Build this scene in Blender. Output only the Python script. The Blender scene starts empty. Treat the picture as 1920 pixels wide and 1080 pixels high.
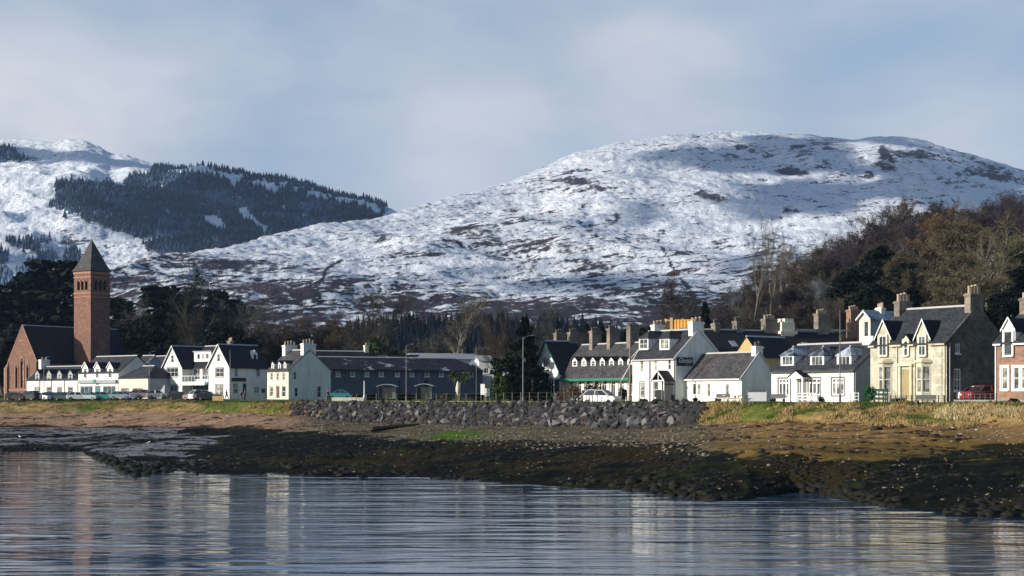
import bpy, bmesh, math, random
import numpy as np
from mathutils import Vector, Matrix, Euler
random.seed(7); rng = np.random.default_rng(7)
S = bpy.context.scene; COL = S.collection
R = math.radians
# ------------------------------------------------------------------ camera
F = 3000.0; HZ = 748.0; CZ = 5.8          # focal length in photo pixels, horizon row, eye height above the water
cam = bpy.data.objects.new('camera', bpy.data.cameras.new('camera')); COL.objects.link(cam)
cam.location = (0, 0, CZ); cam.rotation_euler = (R(90), 0, 0)
cam.data.sensor_width = 36; cam.data.lens = F / 1920 * 36; cam.data.shift_y = (HZ - 540) / 1920
cam.data.clip_start = 0.5; cam.data.clip_end = 20000
S.camera = cam
# ------------------------------------------------------------------ sun, sky, exposure
SUN_EL = 16.5; SX, SY = -0.92, -0.39
az = math.atan2(SX, SY)
sun = bpy.data.objects.new('sun', bpy.data.lights.new('sun', 'SUN')); COL.objects.link(sun)
sun.data.energy = 5.0; sun.data.angle = R(0.5); sun.data.color = (1.0, 0.93, 0.82)
ch = math.cos(R(SUN_EL)); SV = Vector((SX * ch, SY * ch, math.sin(R(SUN_EL)))).normalized()
sun.rotation_euler = SV.to_track_quat('Z', 'Y').to_euler()
W = bpy.data.worlds.new('World'); S.world = W; W.use_nodes = True
nt = W.node_tree; nt.nodes.clear()
def N(tree, typ, **kw):
    n = tree.nodes.new(typ)
    for k, v in kw.items():
        if k == 'inp':
            for a, b in v.items(): n.inputs[a].default_value = b
        else: setattr(n, k, v)
    return n
def LK(tree, a, b): tree.links.new(a, b)
def ramp(tree, fac, stops, interp='LINEAR'):
    r = tree.nodes.new('ShaderNodeValToRGB'); r.color_ramp.interpolation = interp
    while len(r.color_ramp.elements) < len(stops): r.color_ramp.elements.new(0.5)
    for e, (p, c) in zip(r.color_ramp.elements, stops):
        e.position = p; e.color = (c[0], c[1], c[2], 1) if hasattr(c, '__len__') else (c, c, c, 1)
    tree.links.new(fac, r.inputs[0]); return r.outputs[0]
def mixc(tree, fac, a, b, bt='MIX'):
    m = tree.nodes.new('ShaderNodeMix'); m.data_type = 'RGBA'; m.blend_type = bt
    for sock, v in ((m.inputs[0], fac), (m.inputs[6], a), (m.inputs[7], b)):
        if hasattr(v, 'is_output'): tree.links.new(v, sock)
        elif hasattr(v, '__len__'): sock.default_value = (v[0], v[1], v[2], 1)
        else: sock.default_value = v
    return m.outputs[2]
def mth(tree, op, a, b=0.0, c=None, clamp=False):
    m = tree.nodes.new('ShaderNodeMath'); m.operation = op; m.use_clamp = clamp
    for i, v in enumerate((a, b) if c is None else (a, b, c)):
        if hasattr(v, 'is_output'): tree.links.new(v, m.inputs[i])
        else: m.inputs[i].default_value = v
    return m.outputs[0]
SKYK = 0.105
sky = N(nt, 'ShaderNodeTexSky', sky_type='NISHITA', sun_disc=False, sun_elevation=R(SUN_EL), sun_rotation=az % (2 * math.pi))
sky.air_density = 1.0; sky.dust_density = 0.6; sky.ozone_density = 2.6
tc = N(nt, 'ShaderNodeTexCoord'); sep = N(nt, 'ShaderNodeSeparateXYZ'); LK(nt, tc.outputs['Generated'], sep.inputs[0])
mp = N(nt, 'ShaderNodeMapping', inp={'Scale': (1, 1, 2.6), 'Location': (3.1, 0.7, 0.2)}); LK(nt, tc.outputs['Generated'], mp.inputs[0])
n1 = N(nt, 'ShaderNodeTexNoise', inp={'Scale': 4.2, 'Detail': 7.0, 'Roughness': 0.52, 'Distortion': 0.25}); LK(nt, mp.outputs[0], n1.inputs[0])
n2 = N(nt, 'ShaderNodeTexNoise', inp={'Scale': 1.7, 'Detail': 3.0, 'Roughness': 0.5}); LK(nt, mp.outputs[0], n2.inputs[0])
def lump(px, py, rad):                     # a bank of cloud lying in that direction of the sky
    d = Vector(((px - 960) / F, 1, (HZ - py) / F)).normalized()
    vm = N(nt, 'ShaderNodeVectorMath', operation='DISTANCE'); LK(nt, tc.outputs['Generated'], vm.inputs[0]); vm.inputs[1].default_value = d
    nd = mth(nt, 'ADD', vm.outputs['Value'], mth(nt, 'MULTIPLY', mth(nt, 'SUBTRACT', n1.outputs[0], 0.5), 0.10))
    return mth(nt, 'SUBTRACT', 1.0, mth(nt, 'DIVIDE', nd, rad), clamp=True)
l1 = mth(nt, 'ADD', lump(150, 255, 0.10), lump(-40, 250, 0.09), clamp=True)
l2 = lump(800, 290, 0.085); l3 = lump(1150, 330, 0.13); l4 = lump(1800, 260, 0.10); l5 = lump(300, 60, 0.18)
low = mth(nt, 'SUBTRACT', 1.0, mth(nt, 'DIVIDE', sep.outputs['Z'], 0.30), clamp=True)
cl = mth(nt, 'ADD', mth(nt, 'MULTIPLY_ADD', mth(nt, 'SUBTRACT', n1.outputs[0], 0.5), 1.15, 0.325), mth(nt, 'MULTIPLY', n2.outputs[0], 0.55))
cl = mth(nt, 'ADD', cl, mth(nt, 'MULTIPLY', low, 0.16))
for l, k in ((l1, .24), (l2, .26), (l3, .24), (l4, .18), (l5, .0)): cl = mth(nt, 'ADD', cl, mth(nt, 'MULTIPLY', l, k))
cfac = ramp(nt, cl, [(0.45, 0.55), (0.62, 0.80), (0.86, 0.96), (1.0, 0.98)])
ccol = ramp(nt, cl, [(0.46, (0.31, 0.41, 0.57)), (0.60, (0.37, 0.45, 0.57)), (0.74, (0.45, 0.51, 0.60)), (0.88, (0.55, 0.58, 0.65)), (1.0, (0.64, 0.65, 0.70))])
skc = mixc(nt, 1.0, sky.outputs[0], (SKYK, SKYK, SKYK), 'MULTIPLY')
SKYN = skc
high = mth(nt, 'DIVIDE', mth(nt, 'SUBTRACT', sep.outputs['Z'], 0.30), 0.35, clamp=True)     # overhead the cloud breaks up
cf2 = mth(nt, 'MULTIPLY', cfac, mth(nt, 'SUBTRACT', 1.0, mth(nt, 'MULTIPLY', high, 0.85)))
inland = N(nt, 'ShaderNodeMapRange', inp={1: -0.35, 2: 0.55, 3: 0.12, 4: 1.0}); LK(nt, sep.outputs['Y'], inland.inputs[0])   # the cloud lies over the hills, the bay behind is clear
veil = mth(nt, 'MULTIPLY', mth(nt, 'MAXIMUM', cf2, mth(nt, 'MULTIPLY', mth(nt, 'SUBTRACT', 1.0, high), 0.55)), inland.outputs[0])
fin = mixc(nt, veil, skc, ccol)
bg = N(nt, 'ShaderNodeBackground', inp={'Strength': 1.0}); LK(nt, fin, bg.inputs[0])
wo = N(nt, 'ShaderNodeOutputWorld'); LK(nt, bg.outputs[0], wo.inputs[0])
S.view_settings.view_transform = 'Standard'; S.view_settings.look = 'None'
S.view_settings.exposure = 0.22; S.view_settings.gamma = 1.0
S.render.engine = 'CYCLES'
S.cycles.max_bounces = 5; S.cycles.diffuse_bounces = 2; S.cycles.glossy_bounces = 3; S.cycles.volume_bounces = 0
S.cycles.use_denoising = True
# ------------------------------------------------------------------ helpers
def tag(o, label=None, cat=None, group=None, kind=None):
    if label: o['label'] = label
    if cat: o['category'] = cat
    if group: o['group'] = group
    if kind: o['kind'] = kind
    return o
def empty(name, loc, rz, label, cat, group=None):
    o = bpy.data.objects.new(name, None); COL.objects.link(o); o.empty_display_size = 0.3
    o.location = loc; o.rotation_euler = (0, 0, rz)
    return tag(o, label, cat, group)
class MB:
    def __init__(s): s.v = []; s.f = []
    def add(s, vs, fs):
        b = len(s.v); s.v.extend(vs); s.f.extend([tuple(i + b for i in f) for f in fs]); return s
    def quad(s, *p): return s.add(list(p), [tuple(range(len(p)))])
    def hexa(s, p): return s.add(p, [(0, 3, 2, 1), (4, 5, 6, 7), (0, 1, 5, 4), (1, 2, 6, 5), (2, 3, 7, 6), (3, 0, 4, 7)])
    def box(s, x0, x1, y0, y1, z0, z1):
        return s.hexa([(x0, y0, z0), (x1, y0, z0), (x1, y1, z0), (x0, y1, z0), (x0, y0, z1), (x1, y0, z1), (x1, y1, z1), (x0, y1, z1)])
    def pbox(s, P, a0, a1, z0, z1, o0, o1):
        return s.hexa([P(a0, z0, o0), P(a1, z0, o0), P(a1, z0, o1), P(a0, z0, o1), P(a0, z1, o0), P(a1, z1, o0), P(a1, z1, o1), P(a0, z1, o1)])
    def prism(s, prof, fn, a0, a1):        # prof: list of (p,q); fn(a,p,q)->xyz
        n = len(prof); vs = [fn(a0, p, q) for p, q in prof] + [fn(a1, p, q) for p, q in prof]
        return s.add(vs, [tuple(range(n))[::-1], tuple(range(n, 2 * n))] + [(i, (i + 1) % n, n + (i + 1) % n, n + i) for i in range(n)])
    def tube(s, p0, p1, r0, r1, n=8, cap=True):
        p0 = Vector(p0); p1 = Vector(p1); d = (p1 - p0).normalized()
        a = d.orthogonal().normalized(); b = d.cross(a); vs = []
        for p, r in ((p0, r0), (p1, r1)):
            for i in range(n):
                t = 2 * math.pi * i / n; vs.append(tuple(p + a * (r * math.cos(t)) + b * (r * math.sin(t))))
        fs = [(i, (i + 1) % n, n + (i + 1) % n, n + i) for i in range(n)]
        if cap: fs += [tuple(range(n))[::-1], tuple(range(n, 2 * n))]
        return s.add(vs, fs)
    def path(s, pts, r, n=8):
        for a, b in zip(pts, pts[1:]): s.tube(a, b, r, r, n)
        return s
    def lathe(s, prof, c=(0, 0), n=12):
        vs = []; k = len(prof)
        for r, z in prof:
            for i in range(n):
                t = 2 * math.pi * i / n; vs.append((c[0] + r * math.cos(t), c[1] + r * math.sin(t), z))
        fs = [(j * n + i, j * n + (i + 1) % n, (j + 1) * n + (i + 1) % n, (j + 1) * n + i) for j in range(k - 1) for i in range(n)]
        return s.add(vs, fs + [tuple(range(n))[::-1], tuple(range((k - 1) * n, k * n))])
    def build(s, name, m, parent=None, smooth=False):
        me = bpy.data.meshes.new(name); me.from_pydata(s.v, [], s.f); me.update()
        return link_mesh(name, me, m, parent, smooth)
def link_mesh(name, me, m, parent=None, smooth=False):
    if m: me.materials.append(m)
    if smooth: me.polygons.foreach_set('use_smooth', [True] * len(me.polygons))
    o = bpy.data.objects.new(name, me); COL.objects.link(o)
    if parent: o.parent = parent
    return o
def np_mesh(name, V, Fc, smooth=False):    # V (n,3), Fc (m,k) arrays
    me = bpy.data.meshes.new(name); V = np.asarray(V, np.float32); Fc = np.asarray(Fc, np.int32); k = Fc.shape[1]
    me.vertices.add(len(V)); me.vertices.foreach_set('co', V.ravel())
    me.loops.add(Fc.size); me.loops.foreach_set('vertex_index', Fc.ravel())
    me.polygons.add(len(Fc)); me.polygons.foreach_set('loop_start', np.arange(0, Fc.size, k, dtype=np.int32))
    if smooth: me.polygons.foreach_set('use_smooth', np.ones(len(Fc), bool))
    me.update(calc_edges=True); me.validate(); return me
def vcol(me, name, rgb):
    a = me.color_attributes.new(name, 'FLOAT_COLOR', 'POINT')
    c = np.ones((len(rgb), 4), np.float32); c[:, :3] = rgb; a.data.foreach_set('color', c.ravel())
def vfloat(me, name, v):
    a = me.attributes.new(name, 'FLOAT', 'POINT'); a.data.foreach_set('value', np.asarray(v, np.float32))
def hsh(ix, iy, seed):
    h = (ix.astype(np.int64) * 374761393 + iy.astype(np.int64) * 668265263 + seed * 1442695041) & 0x7fffffff
    h = ((h ^ (h >> 13)) * 1274126177) & 0x7fffffff
    return ((h ^ (h >> 16)) & 0xffff) / 65535.0
def vnoise(x, y, seed=0):
    xi = np.floor(x); yi = np.floor(y); fx = x - xi; fy = y - yi
    fx = fx * fx * fx * (fx * (fx * 6 - 15) + 10); fy = fy * fy * fy * (fy * (fy * 6 - 15) + 10)
    a = hsh(xi, yi, seed); b = hsh(xi + 1, yi, seed); c = hsh(xi, yi + 1, seed); d = hsh(xi + 1, yi + 1, seed)
    return (a + (b - a) * fx) * (1 - fy) + (c + (d - c) * fx) * fy
def fbm(x, y, seed=0, oct=5, rough=0.5):
    x = np.asarray(x, float); y = np.asarray(y, float); t = 0; a = 1; n = 0
    for i in range(oct):
        t = t + a * vnoise(x, y, seed + i); n += a; a *= rough; x = x * 2.03 + 17.1; y = y * 2.03 + 5.7
    return t / n                            # about 0..1
def sstep(a, b, x): t = np.clip((x - a) / (b - a), 0, 1); return t * t * (3 - 2 * t)
def PX(px, py, D): return Vector(((px - 960) * D / F, D, CZ - (py - HZ) * D / F))
# ------------------------------------------------------------------ materials
def newmat(name):
    m = bpy.data.materials.new(name); m.use_nodes = True; t = m.node_tree
    return m, t, t.nodes['Principled BSDF']
def mat(name, c, rough=0.8, var=0.25, scale=1.5, bump=0.0, bscale=8.0, metal=0.0, dark=None, spec=0.5, stretch=(1, 1, 1), big=0.0):
    """base colour broken up by noise; optional bump; 'dark' = a second stain colour streaked in by a slower noise"""
    m, t, b = newmat(name)
    tcn = N(t, 'ShaderNodeTexCoord'); mpn = N(t, 'ShaderNodeMapping', inp={'Scale': stretch}); LK(t, tcn.outputs['Object'], mpn.inputs[0])
    nz = N(t, 'ShaderNodeTexNoise', inp={'Scale': scale, 'Detail': 6.0, 'Roughness': 0.6}); LK(t, mpn.outputs[0], nz.inputs[0])
    col = mixc(t, nz.outputs[0], [x * (1 - var) for x in c], [min(1, x * (1 + var)) for x in c])
    if dark:
        n2_ = N(t, 'ShaderNodeTexNoise', inp={'Scale': scale * 0.35, 'Detail': 5.0, 'Roughness': 0.65, 'Distortion': 0.4}); LK(t, mpn.outputs[0], n2_.inputs[0])
        col = mixc(t, ramp(t, n2_.outputs[0], [(0.45, 0), (0.72, 1)]), col, dark)
    LK(t, col, b.inputs['Base Color'])
    b.inputs['Roughness'].default_value = rough; b.inputs['Metallic'].default_value = metal; b.inputs['Specular IOR Level'].default_value = spec
    if bump:
        nb = N(t, 'ShaderNodeTexNoise', inp={'Scale': bscale, 'Detail': 4.0}); LK(t, mpn.outputs[0], nb.inputs[0])
        bp = N(t, 'ShaderNodeBump', inp={'Strength': 0.6, 'Distance': bump}); LK(t, nb.outputs[0], bp.inputs['Height']); LK(t, bp.outputs[0], b.inputs['Normal'])
    return m
def coursed(name, c, c2, mortar, bw, bh, rough=0.85, msize=0.012, stain=None, axis='wall', bump=0.01):
    """bricks, ashlar blocks or slates laid in courses: brick texture on (x+y, z)"""
    m, t, b = newmat(name)
    tcn = N(t, 'ShaderNodeTexCoord'); sp = N(t, 'ShaderNodeSeparateXYZ'); LK(t, tcn.outputs['Object'], sp.inputs[0])
    cb = N(t, 'ShaderNodeCombineXYZ'); LK(t, mth(t, 'ADD', sp.outputs[0], sp.outputs[1]), cb.inputs[0]); LK(t, sp.outputs[2], cb.inputs[1])
    br = N(t, 'ShaderNodeTexBrick', inp={'Color1': (*c, 1), 'Color2': (*c2, 1), 'Mortar': (*mortar, 1), 'Scale': 1.0, 'Mortar Size': msize, 'Brick Width': bw, 'Row Height': bh, 'Bias': 0.0})
    LK(t, cb.outputs[0], br.inputs[0])
    nz = N(t, 'ShaderNodeTexNoise', inp={'Scale': 1.1, 'Detail': 6.0, 'Roughness': 0.65}); LK(t, tcn.outputs['Object'], nz.inputs[0])
    col = mixc(t, 1.0, br.outputs[0], ramp(t, nz.outputs[0], [(0.3, 0.62), (0.7, 1.25)]), 'MULTIPLY')
    if stain:
        n2_ = N(t, 'ShaderNodeTexNoise', inp={'Scale': 0.5, 'Detail': 7.0, 'Roughness': 0.7}); LK(t, tcn.outputs['Object'], n2_.inputs[0])
        col = mixc(t, ramp(t, n2_.outputs[0], [(0.47, 0), (0.66, 0.9)]), col, stain)
    LK(t, col, b.inputs['Base Color']); b.inputs['Roughness'].default_value = rough
    bp = N(t, 'ShaderNodeBump', inp={'Strength': 0.5, 'Distance': bump}); LK(t, br.outputs['Fac'], bp.inputs['Height']); bp.invert = True; LK(t, bp.outputs[0], b.inputs['Normal'])
    return m
def harl(name, c, stain=(0.42, 0.41, 0.36)):   # roughcast wall: limewash with rain streaks
    m, t, b = newmat(name)
    tcn = N(t, 'ShaderNodeTexCoord'); mpn = N(t, 'ShaderNodeMapping', inp={'Scale': (1.3, 1.3, 0.22)}); LK(t, tcn.outputs['Object'], mpn.inputs[0])
    nz = N(t, 'ShaderNodeTexNoise', inp={'Scale': 1.4, 'Detail': 7.0, 'Roughness': 0.62}); LK(t, mpn.outputs[0], nz.inputs[0])
    n3 = N(t, 'ShaderNodeTexNoise', inp={'Scale': 0.45, 'Detail': 4.0}); LK(t, tcn.outputs['Object'], n3.inputs[0])
    col = mixc(t, ramp(t, nz.outputs[0], [(0.50, 0), (0.78, 0.55)]), c, stain)
    col = mixc(t, 1.0, col, ramp(t, n3.outputs[0], [(0.3, 0.86), (0.7, 1.05)]), 'MULTIPLY')
    LK(t, col, b.inputs['Base Color']); b.inputs['Roughness'].default_value = 0.9; b.inputs['Specular IOR Level'].default_value = 0.2
    nb = N(t, 'ShaderNodeTexNoise', inp={'Scale': 26.0, 'Detail': 3.0}); LK(t, tcn.outputs['Object'], nb.inputs[0])
    bp = N(t, 'ShaderNodeBump', inp={'Strength': 0.5, 'Distance': 0.02}); LK(t, nb.outputs[0], bp.inputs['Height']); LK(t, bp.outputs[0], b.inputs['Normal'])
    return m
def slate(name, c, frost=0.0):
    m, t, b = newmat(name)
    tcn = N(t, 'ShaderNodeTexCoord'); sp = N(t, 'ShaderNodeSeparateXYZ'); LK(t, tcn.outputs['Object'], sp.inputs[0])
    cb = N(t, 'ShaderNodeCombineXYZ'); LK(t, mth(t, 'ADD', sp.outputs[0], mth(t, 'MULTIPLY', sp.outputs[1], 0.83)), cb.inputs[0]); LK(t, sp.outputs[2], cb.inputs[1])
    br = N(t, 'ShaderNodeTexBrick', inp={'Color1': (*[x * 0.62 for x in c], 1), 'Color2': (*[x * 1.5 for x in c], 1), 'Mortar': (*[x * 0.4 for x in c], 1), 'Scale': 1.0, 'Mortar Size': 0.012, 'Brick Width': 0.32, 'Row Height': 0.16})
    LK(t, cb.outputs[0], br.inputs[0])
    nz = N(t, 'ShaderNodeTexNoise', inp={'Scale': 0.9, 'Detail': 7.0, 'Roughness': 0.7}); LK(t, tcn.outputs['Object'], nz.inputs[0])
    col = mixc(t, 1.0, br.outputs[0], ramp(t, nz.outputs[0], [(0.3, 0.6), (0.7, 1.5)]), 'MULTIPLY')
    col = mixc(t, ramp(t, nz.outputs['Color'], [(0.55, 0), (0.75, 0.35)]), col, (0.16, 0.15, 0.10))
    if frost:
        n2_ = N(t, 'ShaderNodeTexNoise', inp={'Scale': 0.35, 'Detail': 6.0, 'Roughness': 0.6}); LK(t, tcn.outputs['Object'], n2_.inputs[0])
        col = mixc(t, ramp(t, n2_.outputs[0], [(0.64 - frost * 0.25, 0), (0.74 - frost * 0.2, 1)]), col, (0.42, 0.47, 0.56))
    LK(t, col, b.inputs['Base Color']); b.inputs['Roughness'].default_value = 0.7; b.inputs['Specular IOR Level'].default_value = 0.3
    bp = N(t, 'ShaderNodeBump', inp={'Strength': 0.6, 'Distance': 0.012}); LK(t, br.outputs['Fac'], bp.inputs['Height']); bp.invert = True; LK(t, bp.outputs[0], b.inputs['Normal'])
    return m
def glass(name, c=(0.015, 0.018, 0.022)):
    m, t, b = newmat(name); tcn = N(t, 'ShaderNodeTexCoord')
    nz = N(t, 'ShaderNodeTexNoise', inp={'Scale': 1.3, 'Detail': 2.0}); LK(t, tcn.outputs['Object'], nz.inputs[0])
    LK(t, mixc(t, ramp(t, nz.outputs[0], [(0.42, 0), (0.6, 1)]), c, [x * 3.4 + 0.008 for x in c]), b.inputs['Base Color'])
    b.inputs['Roughness'].default_value = 0.06
    bp = N(t, 'ShaderNodeBump', inp={'Strength': 0.1, 'Distance': 0.02}); LK(t, nz.outputs[0], bp.inputs['Height']); LK(t, bp.outputs[0], b.inputs['Normal'])
    return m
M = {}
M['white'] = harl('white_harling', (0.80, 0.79, 0.75)); M['cream'] = harl('cream_harling', (0.76, 0.70, 0.57), (0.40, 0.33, 0.22))
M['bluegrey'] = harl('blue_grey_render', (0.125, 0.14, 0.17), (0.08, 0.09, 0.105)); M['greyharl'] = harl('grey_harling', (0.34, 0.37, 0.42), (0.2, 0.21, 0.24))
M['paint'] = mat('white_paint', (0.80, 0.80, 0.78), 0.45, 0.06, 2.0)
M['margin'] = mat('grey_painted_margin', (0.16, 0.16, 0.17), 0.7, 0.15)
M['dkgreen'] = mat('dark_green_boards', (0.01, 0.045, 0.03), 0.6, 0.2); M['green'] = mat('green_painted_board', (0.02, 0.17, 0.12), 0.5, 0.2); M['teal'] = mat('teal_board', (0.03, 0.16, 0.16), 0.5)
M['navy'] = mat('navy_sign_paint', (0.008, 0.012, 0.035), 0.45, 0.2); M['blackpaint'] = mat('black_paint', (0.012, 0.012, 0.013), 0.5, 0.2)
M['door'] = mat('ochre_door', (0.33, 0.25, 0.10), 0.6, 0.2); M['browndoor'] = mat('brown_door', (0.10, 0.055, 0.03), 0.6)
M['slate'] = slate('slate', (0.034, 0.036, 0.043)); M['slatelight'] = slate('weathered_slate', (0.058, 0.056, 0.057))
M['slatedark'] = slate('dark_slate', (0.013, 0.014, 0.018)); M['slatefrost'] = slate('frosted_slate', (0.035, 0.04, 0.055), 0.85); M['slatehalf'] = slate('patchy_frosted_slate', (0.014, 0.016, 0.024), 0.25)
M['ridge'] = mat('ridge_tile', (0.46, 0.45, 0.43), 0.8, 0.25, 3.0); M['lead'] = mat('lead', (0.30, 0.32, 0.35), 0.6, 0.2)
M['redstone'] = coursed('red_sandstone', (0.25, 0.125, 0.082), (0.135, 0.062, 0.045), (0.27, 0.17, 0.12), 0.62, 0.30, stain=(0.16, 0.085, 0.068))
M['redtrim'] = mat('dressed_red_sandstone', (0.32, 0.165, 0.11), 0.85, 0.25, 2.0, 0.01)
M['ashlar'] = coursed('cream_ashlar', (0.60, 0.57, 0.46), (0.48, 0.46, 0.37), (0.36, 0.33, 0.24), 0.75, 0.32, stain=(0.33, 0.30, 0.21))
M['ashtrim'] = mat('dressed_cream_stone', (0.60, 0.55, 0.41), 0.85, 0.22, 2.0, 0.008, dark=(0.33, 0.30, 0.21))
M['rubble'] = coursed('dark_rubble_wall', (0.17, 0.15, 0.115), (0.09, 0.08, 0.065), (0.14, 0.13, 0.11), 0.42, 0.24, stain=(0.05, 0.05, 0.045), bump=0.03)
M['brick'] = coursed('brown_red_stone', (0.34, 0.20, 0.13), (0.24, 0.12, 0.08), (0.32, 0.26, 0.20), 0.5, 0.22, stain=(0.16, 0.10, 0.07))
M['stack'] = coursed('chimney_stone', (0.30, 0.25, 0.20), (0.20, 0.17, 0.14), (0.2, 0.18, 0.15), 0.5, 0.25, stain=(0.10, 0.085, 0.07))
M['pot'] = mat('clay_pot', (0.42, 0.33, 0.24), 0.8, 0.3, 4.0); M['potdark'] = mat('sooty_clay_pot', (0.12, 0.10, 0.085), 0.85, 0.3, 4.0)
M['glass'] = glass('window_glass'); M['glasslight'] = glass('curtained_window', (0.10, 0.10, 0.095)); M['shopglass'] = glass('shop_glass', (0.012, 0.03, 0.035))
M['metal'] = mat('galvanised_steel', (0.13, 0.135, 0.14), 0.5, 0.15, 3.0, metal=0.3); M['dkmetal'] = mat('dark_metal', (0.05, 0.05, 0.055), 0.5, 0.2)
M['wood'] = mat('weathered_wood', (0.20, 0.17, 0.13), 0.85, 0.3, 3.0, stretch=(1, 1, 0.2)); M['larch'] = mat('larch_boards', (0.60, 0.40, 0.17), 0.75, 0.3, 2.0, stretch=(6, 6, 0.3), dark=(0.42, 0.26, 0.10))
M['palewood'] = mat('pale_bench_wood', (0.60, 0.55, 0.44), 0.8, 0.2)
M['orange'] = mat('orange_sheeting', (0.80, 0.32, 0.02), 0.55, 0.25, 1.2, dark=(0.45, 0.15, 0.02)); M['tan'] = mat('tan_timber', (0.55, 0.40, 0.20), 0.8)
M['bark'] = mat('bark', (0.10, 0.085, 0.065), 0.9, 0.4, 2.0, dark=(0.20, 0.19, 0.15)); M['barkpale'] = mat('pale_bark', (0.24, 0.22, 0.18), 0.9, 0.3, 2.0)
def leafmat(name, c, v=0.45, patch=False):
    m, t, b = newmat(name); oi = N(t, 'ShaderNodeObjectInfo'); g = N(t, 'ShaderNodeNewGeometry')
    f = mth(t, 'MULTIPLY_ADD', g.outputs['Random Per Island'], 2 * v, 1 - v); f = mth(t, 'MULTIPLY', f, mth(t, 'MULTIPLY_ADD', oi.outputs['Random'], 0.5, 0.75))
    if patch:
        pz = N(t, 'ShaderNodeTexNoise', inp={'Scale': 0.011, 'Detail': 4.0, 'Roughness': .6}); LK(t, g.outputs['Position'], pz.inputs[0]); f = mth(t, 'MULTIPLY', f, ramp(t, pz.outputs[0], [(.36, .45), (.52, .9), (.66, 2.3)]))
    vm = N(t, 'ShaderNodeVectorMath', operation='SCALE'); vm.inputs[0].default_value = c; LK(t, f, vm.inputs['Scale']); LK(t, vm.outputs[0], b.inputs['Base Color'])
    b.inputs['Roughness'].default_value = 0.85; b.inputs['Specular IOR Level'].default_value = 0.03
    return m
M['twig'] = leafmat('brown_twigs', (0.052, 0.044, 0.035)); M['twiggrey'] = leafmat('grey_twigs', (0.085, 0.079, 0.068)); M['twigpurple'] = leafmat('purplish_twigs', (0.048, 0.039, 0.041))
M['russet'] = leafmat('russet_leaves', (0.100, 0.070, 0.042)); M['olive'] = leafmat('olive_twigs', (0.092, 0.080, 0.050)); M['pine'] = leafmat('pine_needles', (0.010, 0.016, 0.011))
M['spruce'] = leafmat('spruce_needles', (0.009, 0.014, 0.009)); M['evergreen'] = leafmat('evergreen_leaves', (0.015, 0.023, 0.011)); M['ivy'] = leafmat('ivy_leaves', (0.04, 0.06, 0.02))
M['bush'] = leafmat('bush_leaves', (0.035, 0.12, 0.05)); M['heather'] = leafmat('dry_shrub', (0.10, 0.065, 0.04)); M['palm'] = leafmat('palm_leaves', (0.075, 0.095, 0.035))
M['frosthazepine'] = leafmat('frosted_hazy_conifers', (0.048, 0.074, 0.115), 0.7, True); M['plant'] = leafmat('plantation_needles', (0.007, 0.011, 0.015))  # frosted far conifers, with the blue of distant haze mixed into their colour
# ------------------------------------------------------------------ the ground: one sheet from under the water to the foot of the hills
ST = [-400, 0, 150, 190, 240, 290, 330, 420, 560, 640, 800, 1000, 1200, 1320, 1400, 1480, 1540, 1600, 1680, 1800, 1920, 2400]
D1 = [190, 178, 174, 150, 122, 124, 130, 124, 122, 120, 118, 110, 100.6, 91, 92, 100, 98, 90.6, 85.7, 80.2, 78, 66]
D2 = [275, 265, 262, 258, 252, 248, 243, 228, 205, 186, 162, 146, 136, 120, 111, 105, 105, 106, 108, 112, 110, 95]
Z2 = [1.2, 1.2, 1.2, 1.25, 1.3, 1.4, 1.5, 1.6, 1.9, 1.85, 1.8, 1.9, 2.0, 2.2, 2.3, 2.3, 2.25, 2.2, 2.25, 2.3, 2.5, 2.6]
D3 = [292, 281, 277, 276, 273.5, 270, 266, 256, 238, 227, 208.5, 186.5, 169, 157, 150, 143, 138, 134, 129, 124, 119, 106]
Z3 = [3.8, 3.74, 3.74, 3.74, 3.74, 3.74, 3.74, 3.7, 3.3, 2.55, 2.4, 2.6, 2.55, 3.3, 3.65, 3.77, 3.85, 3.9, 3.95, 4.0, 4.05, 4.1]
D4 = [300, 288, 284, 282.5, 280, 276, 273, 262, 243, 232, 213, 191, 174, 163, 156, 149.5, 145.5, 141.5, 137, 131, 126, 113]
HILLK = ([1150, 1280, 1400, 1500, 1600, 1740, 1920, 2400], [0, 1, 8, 14, 19, 24, 29, 34])
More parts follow.
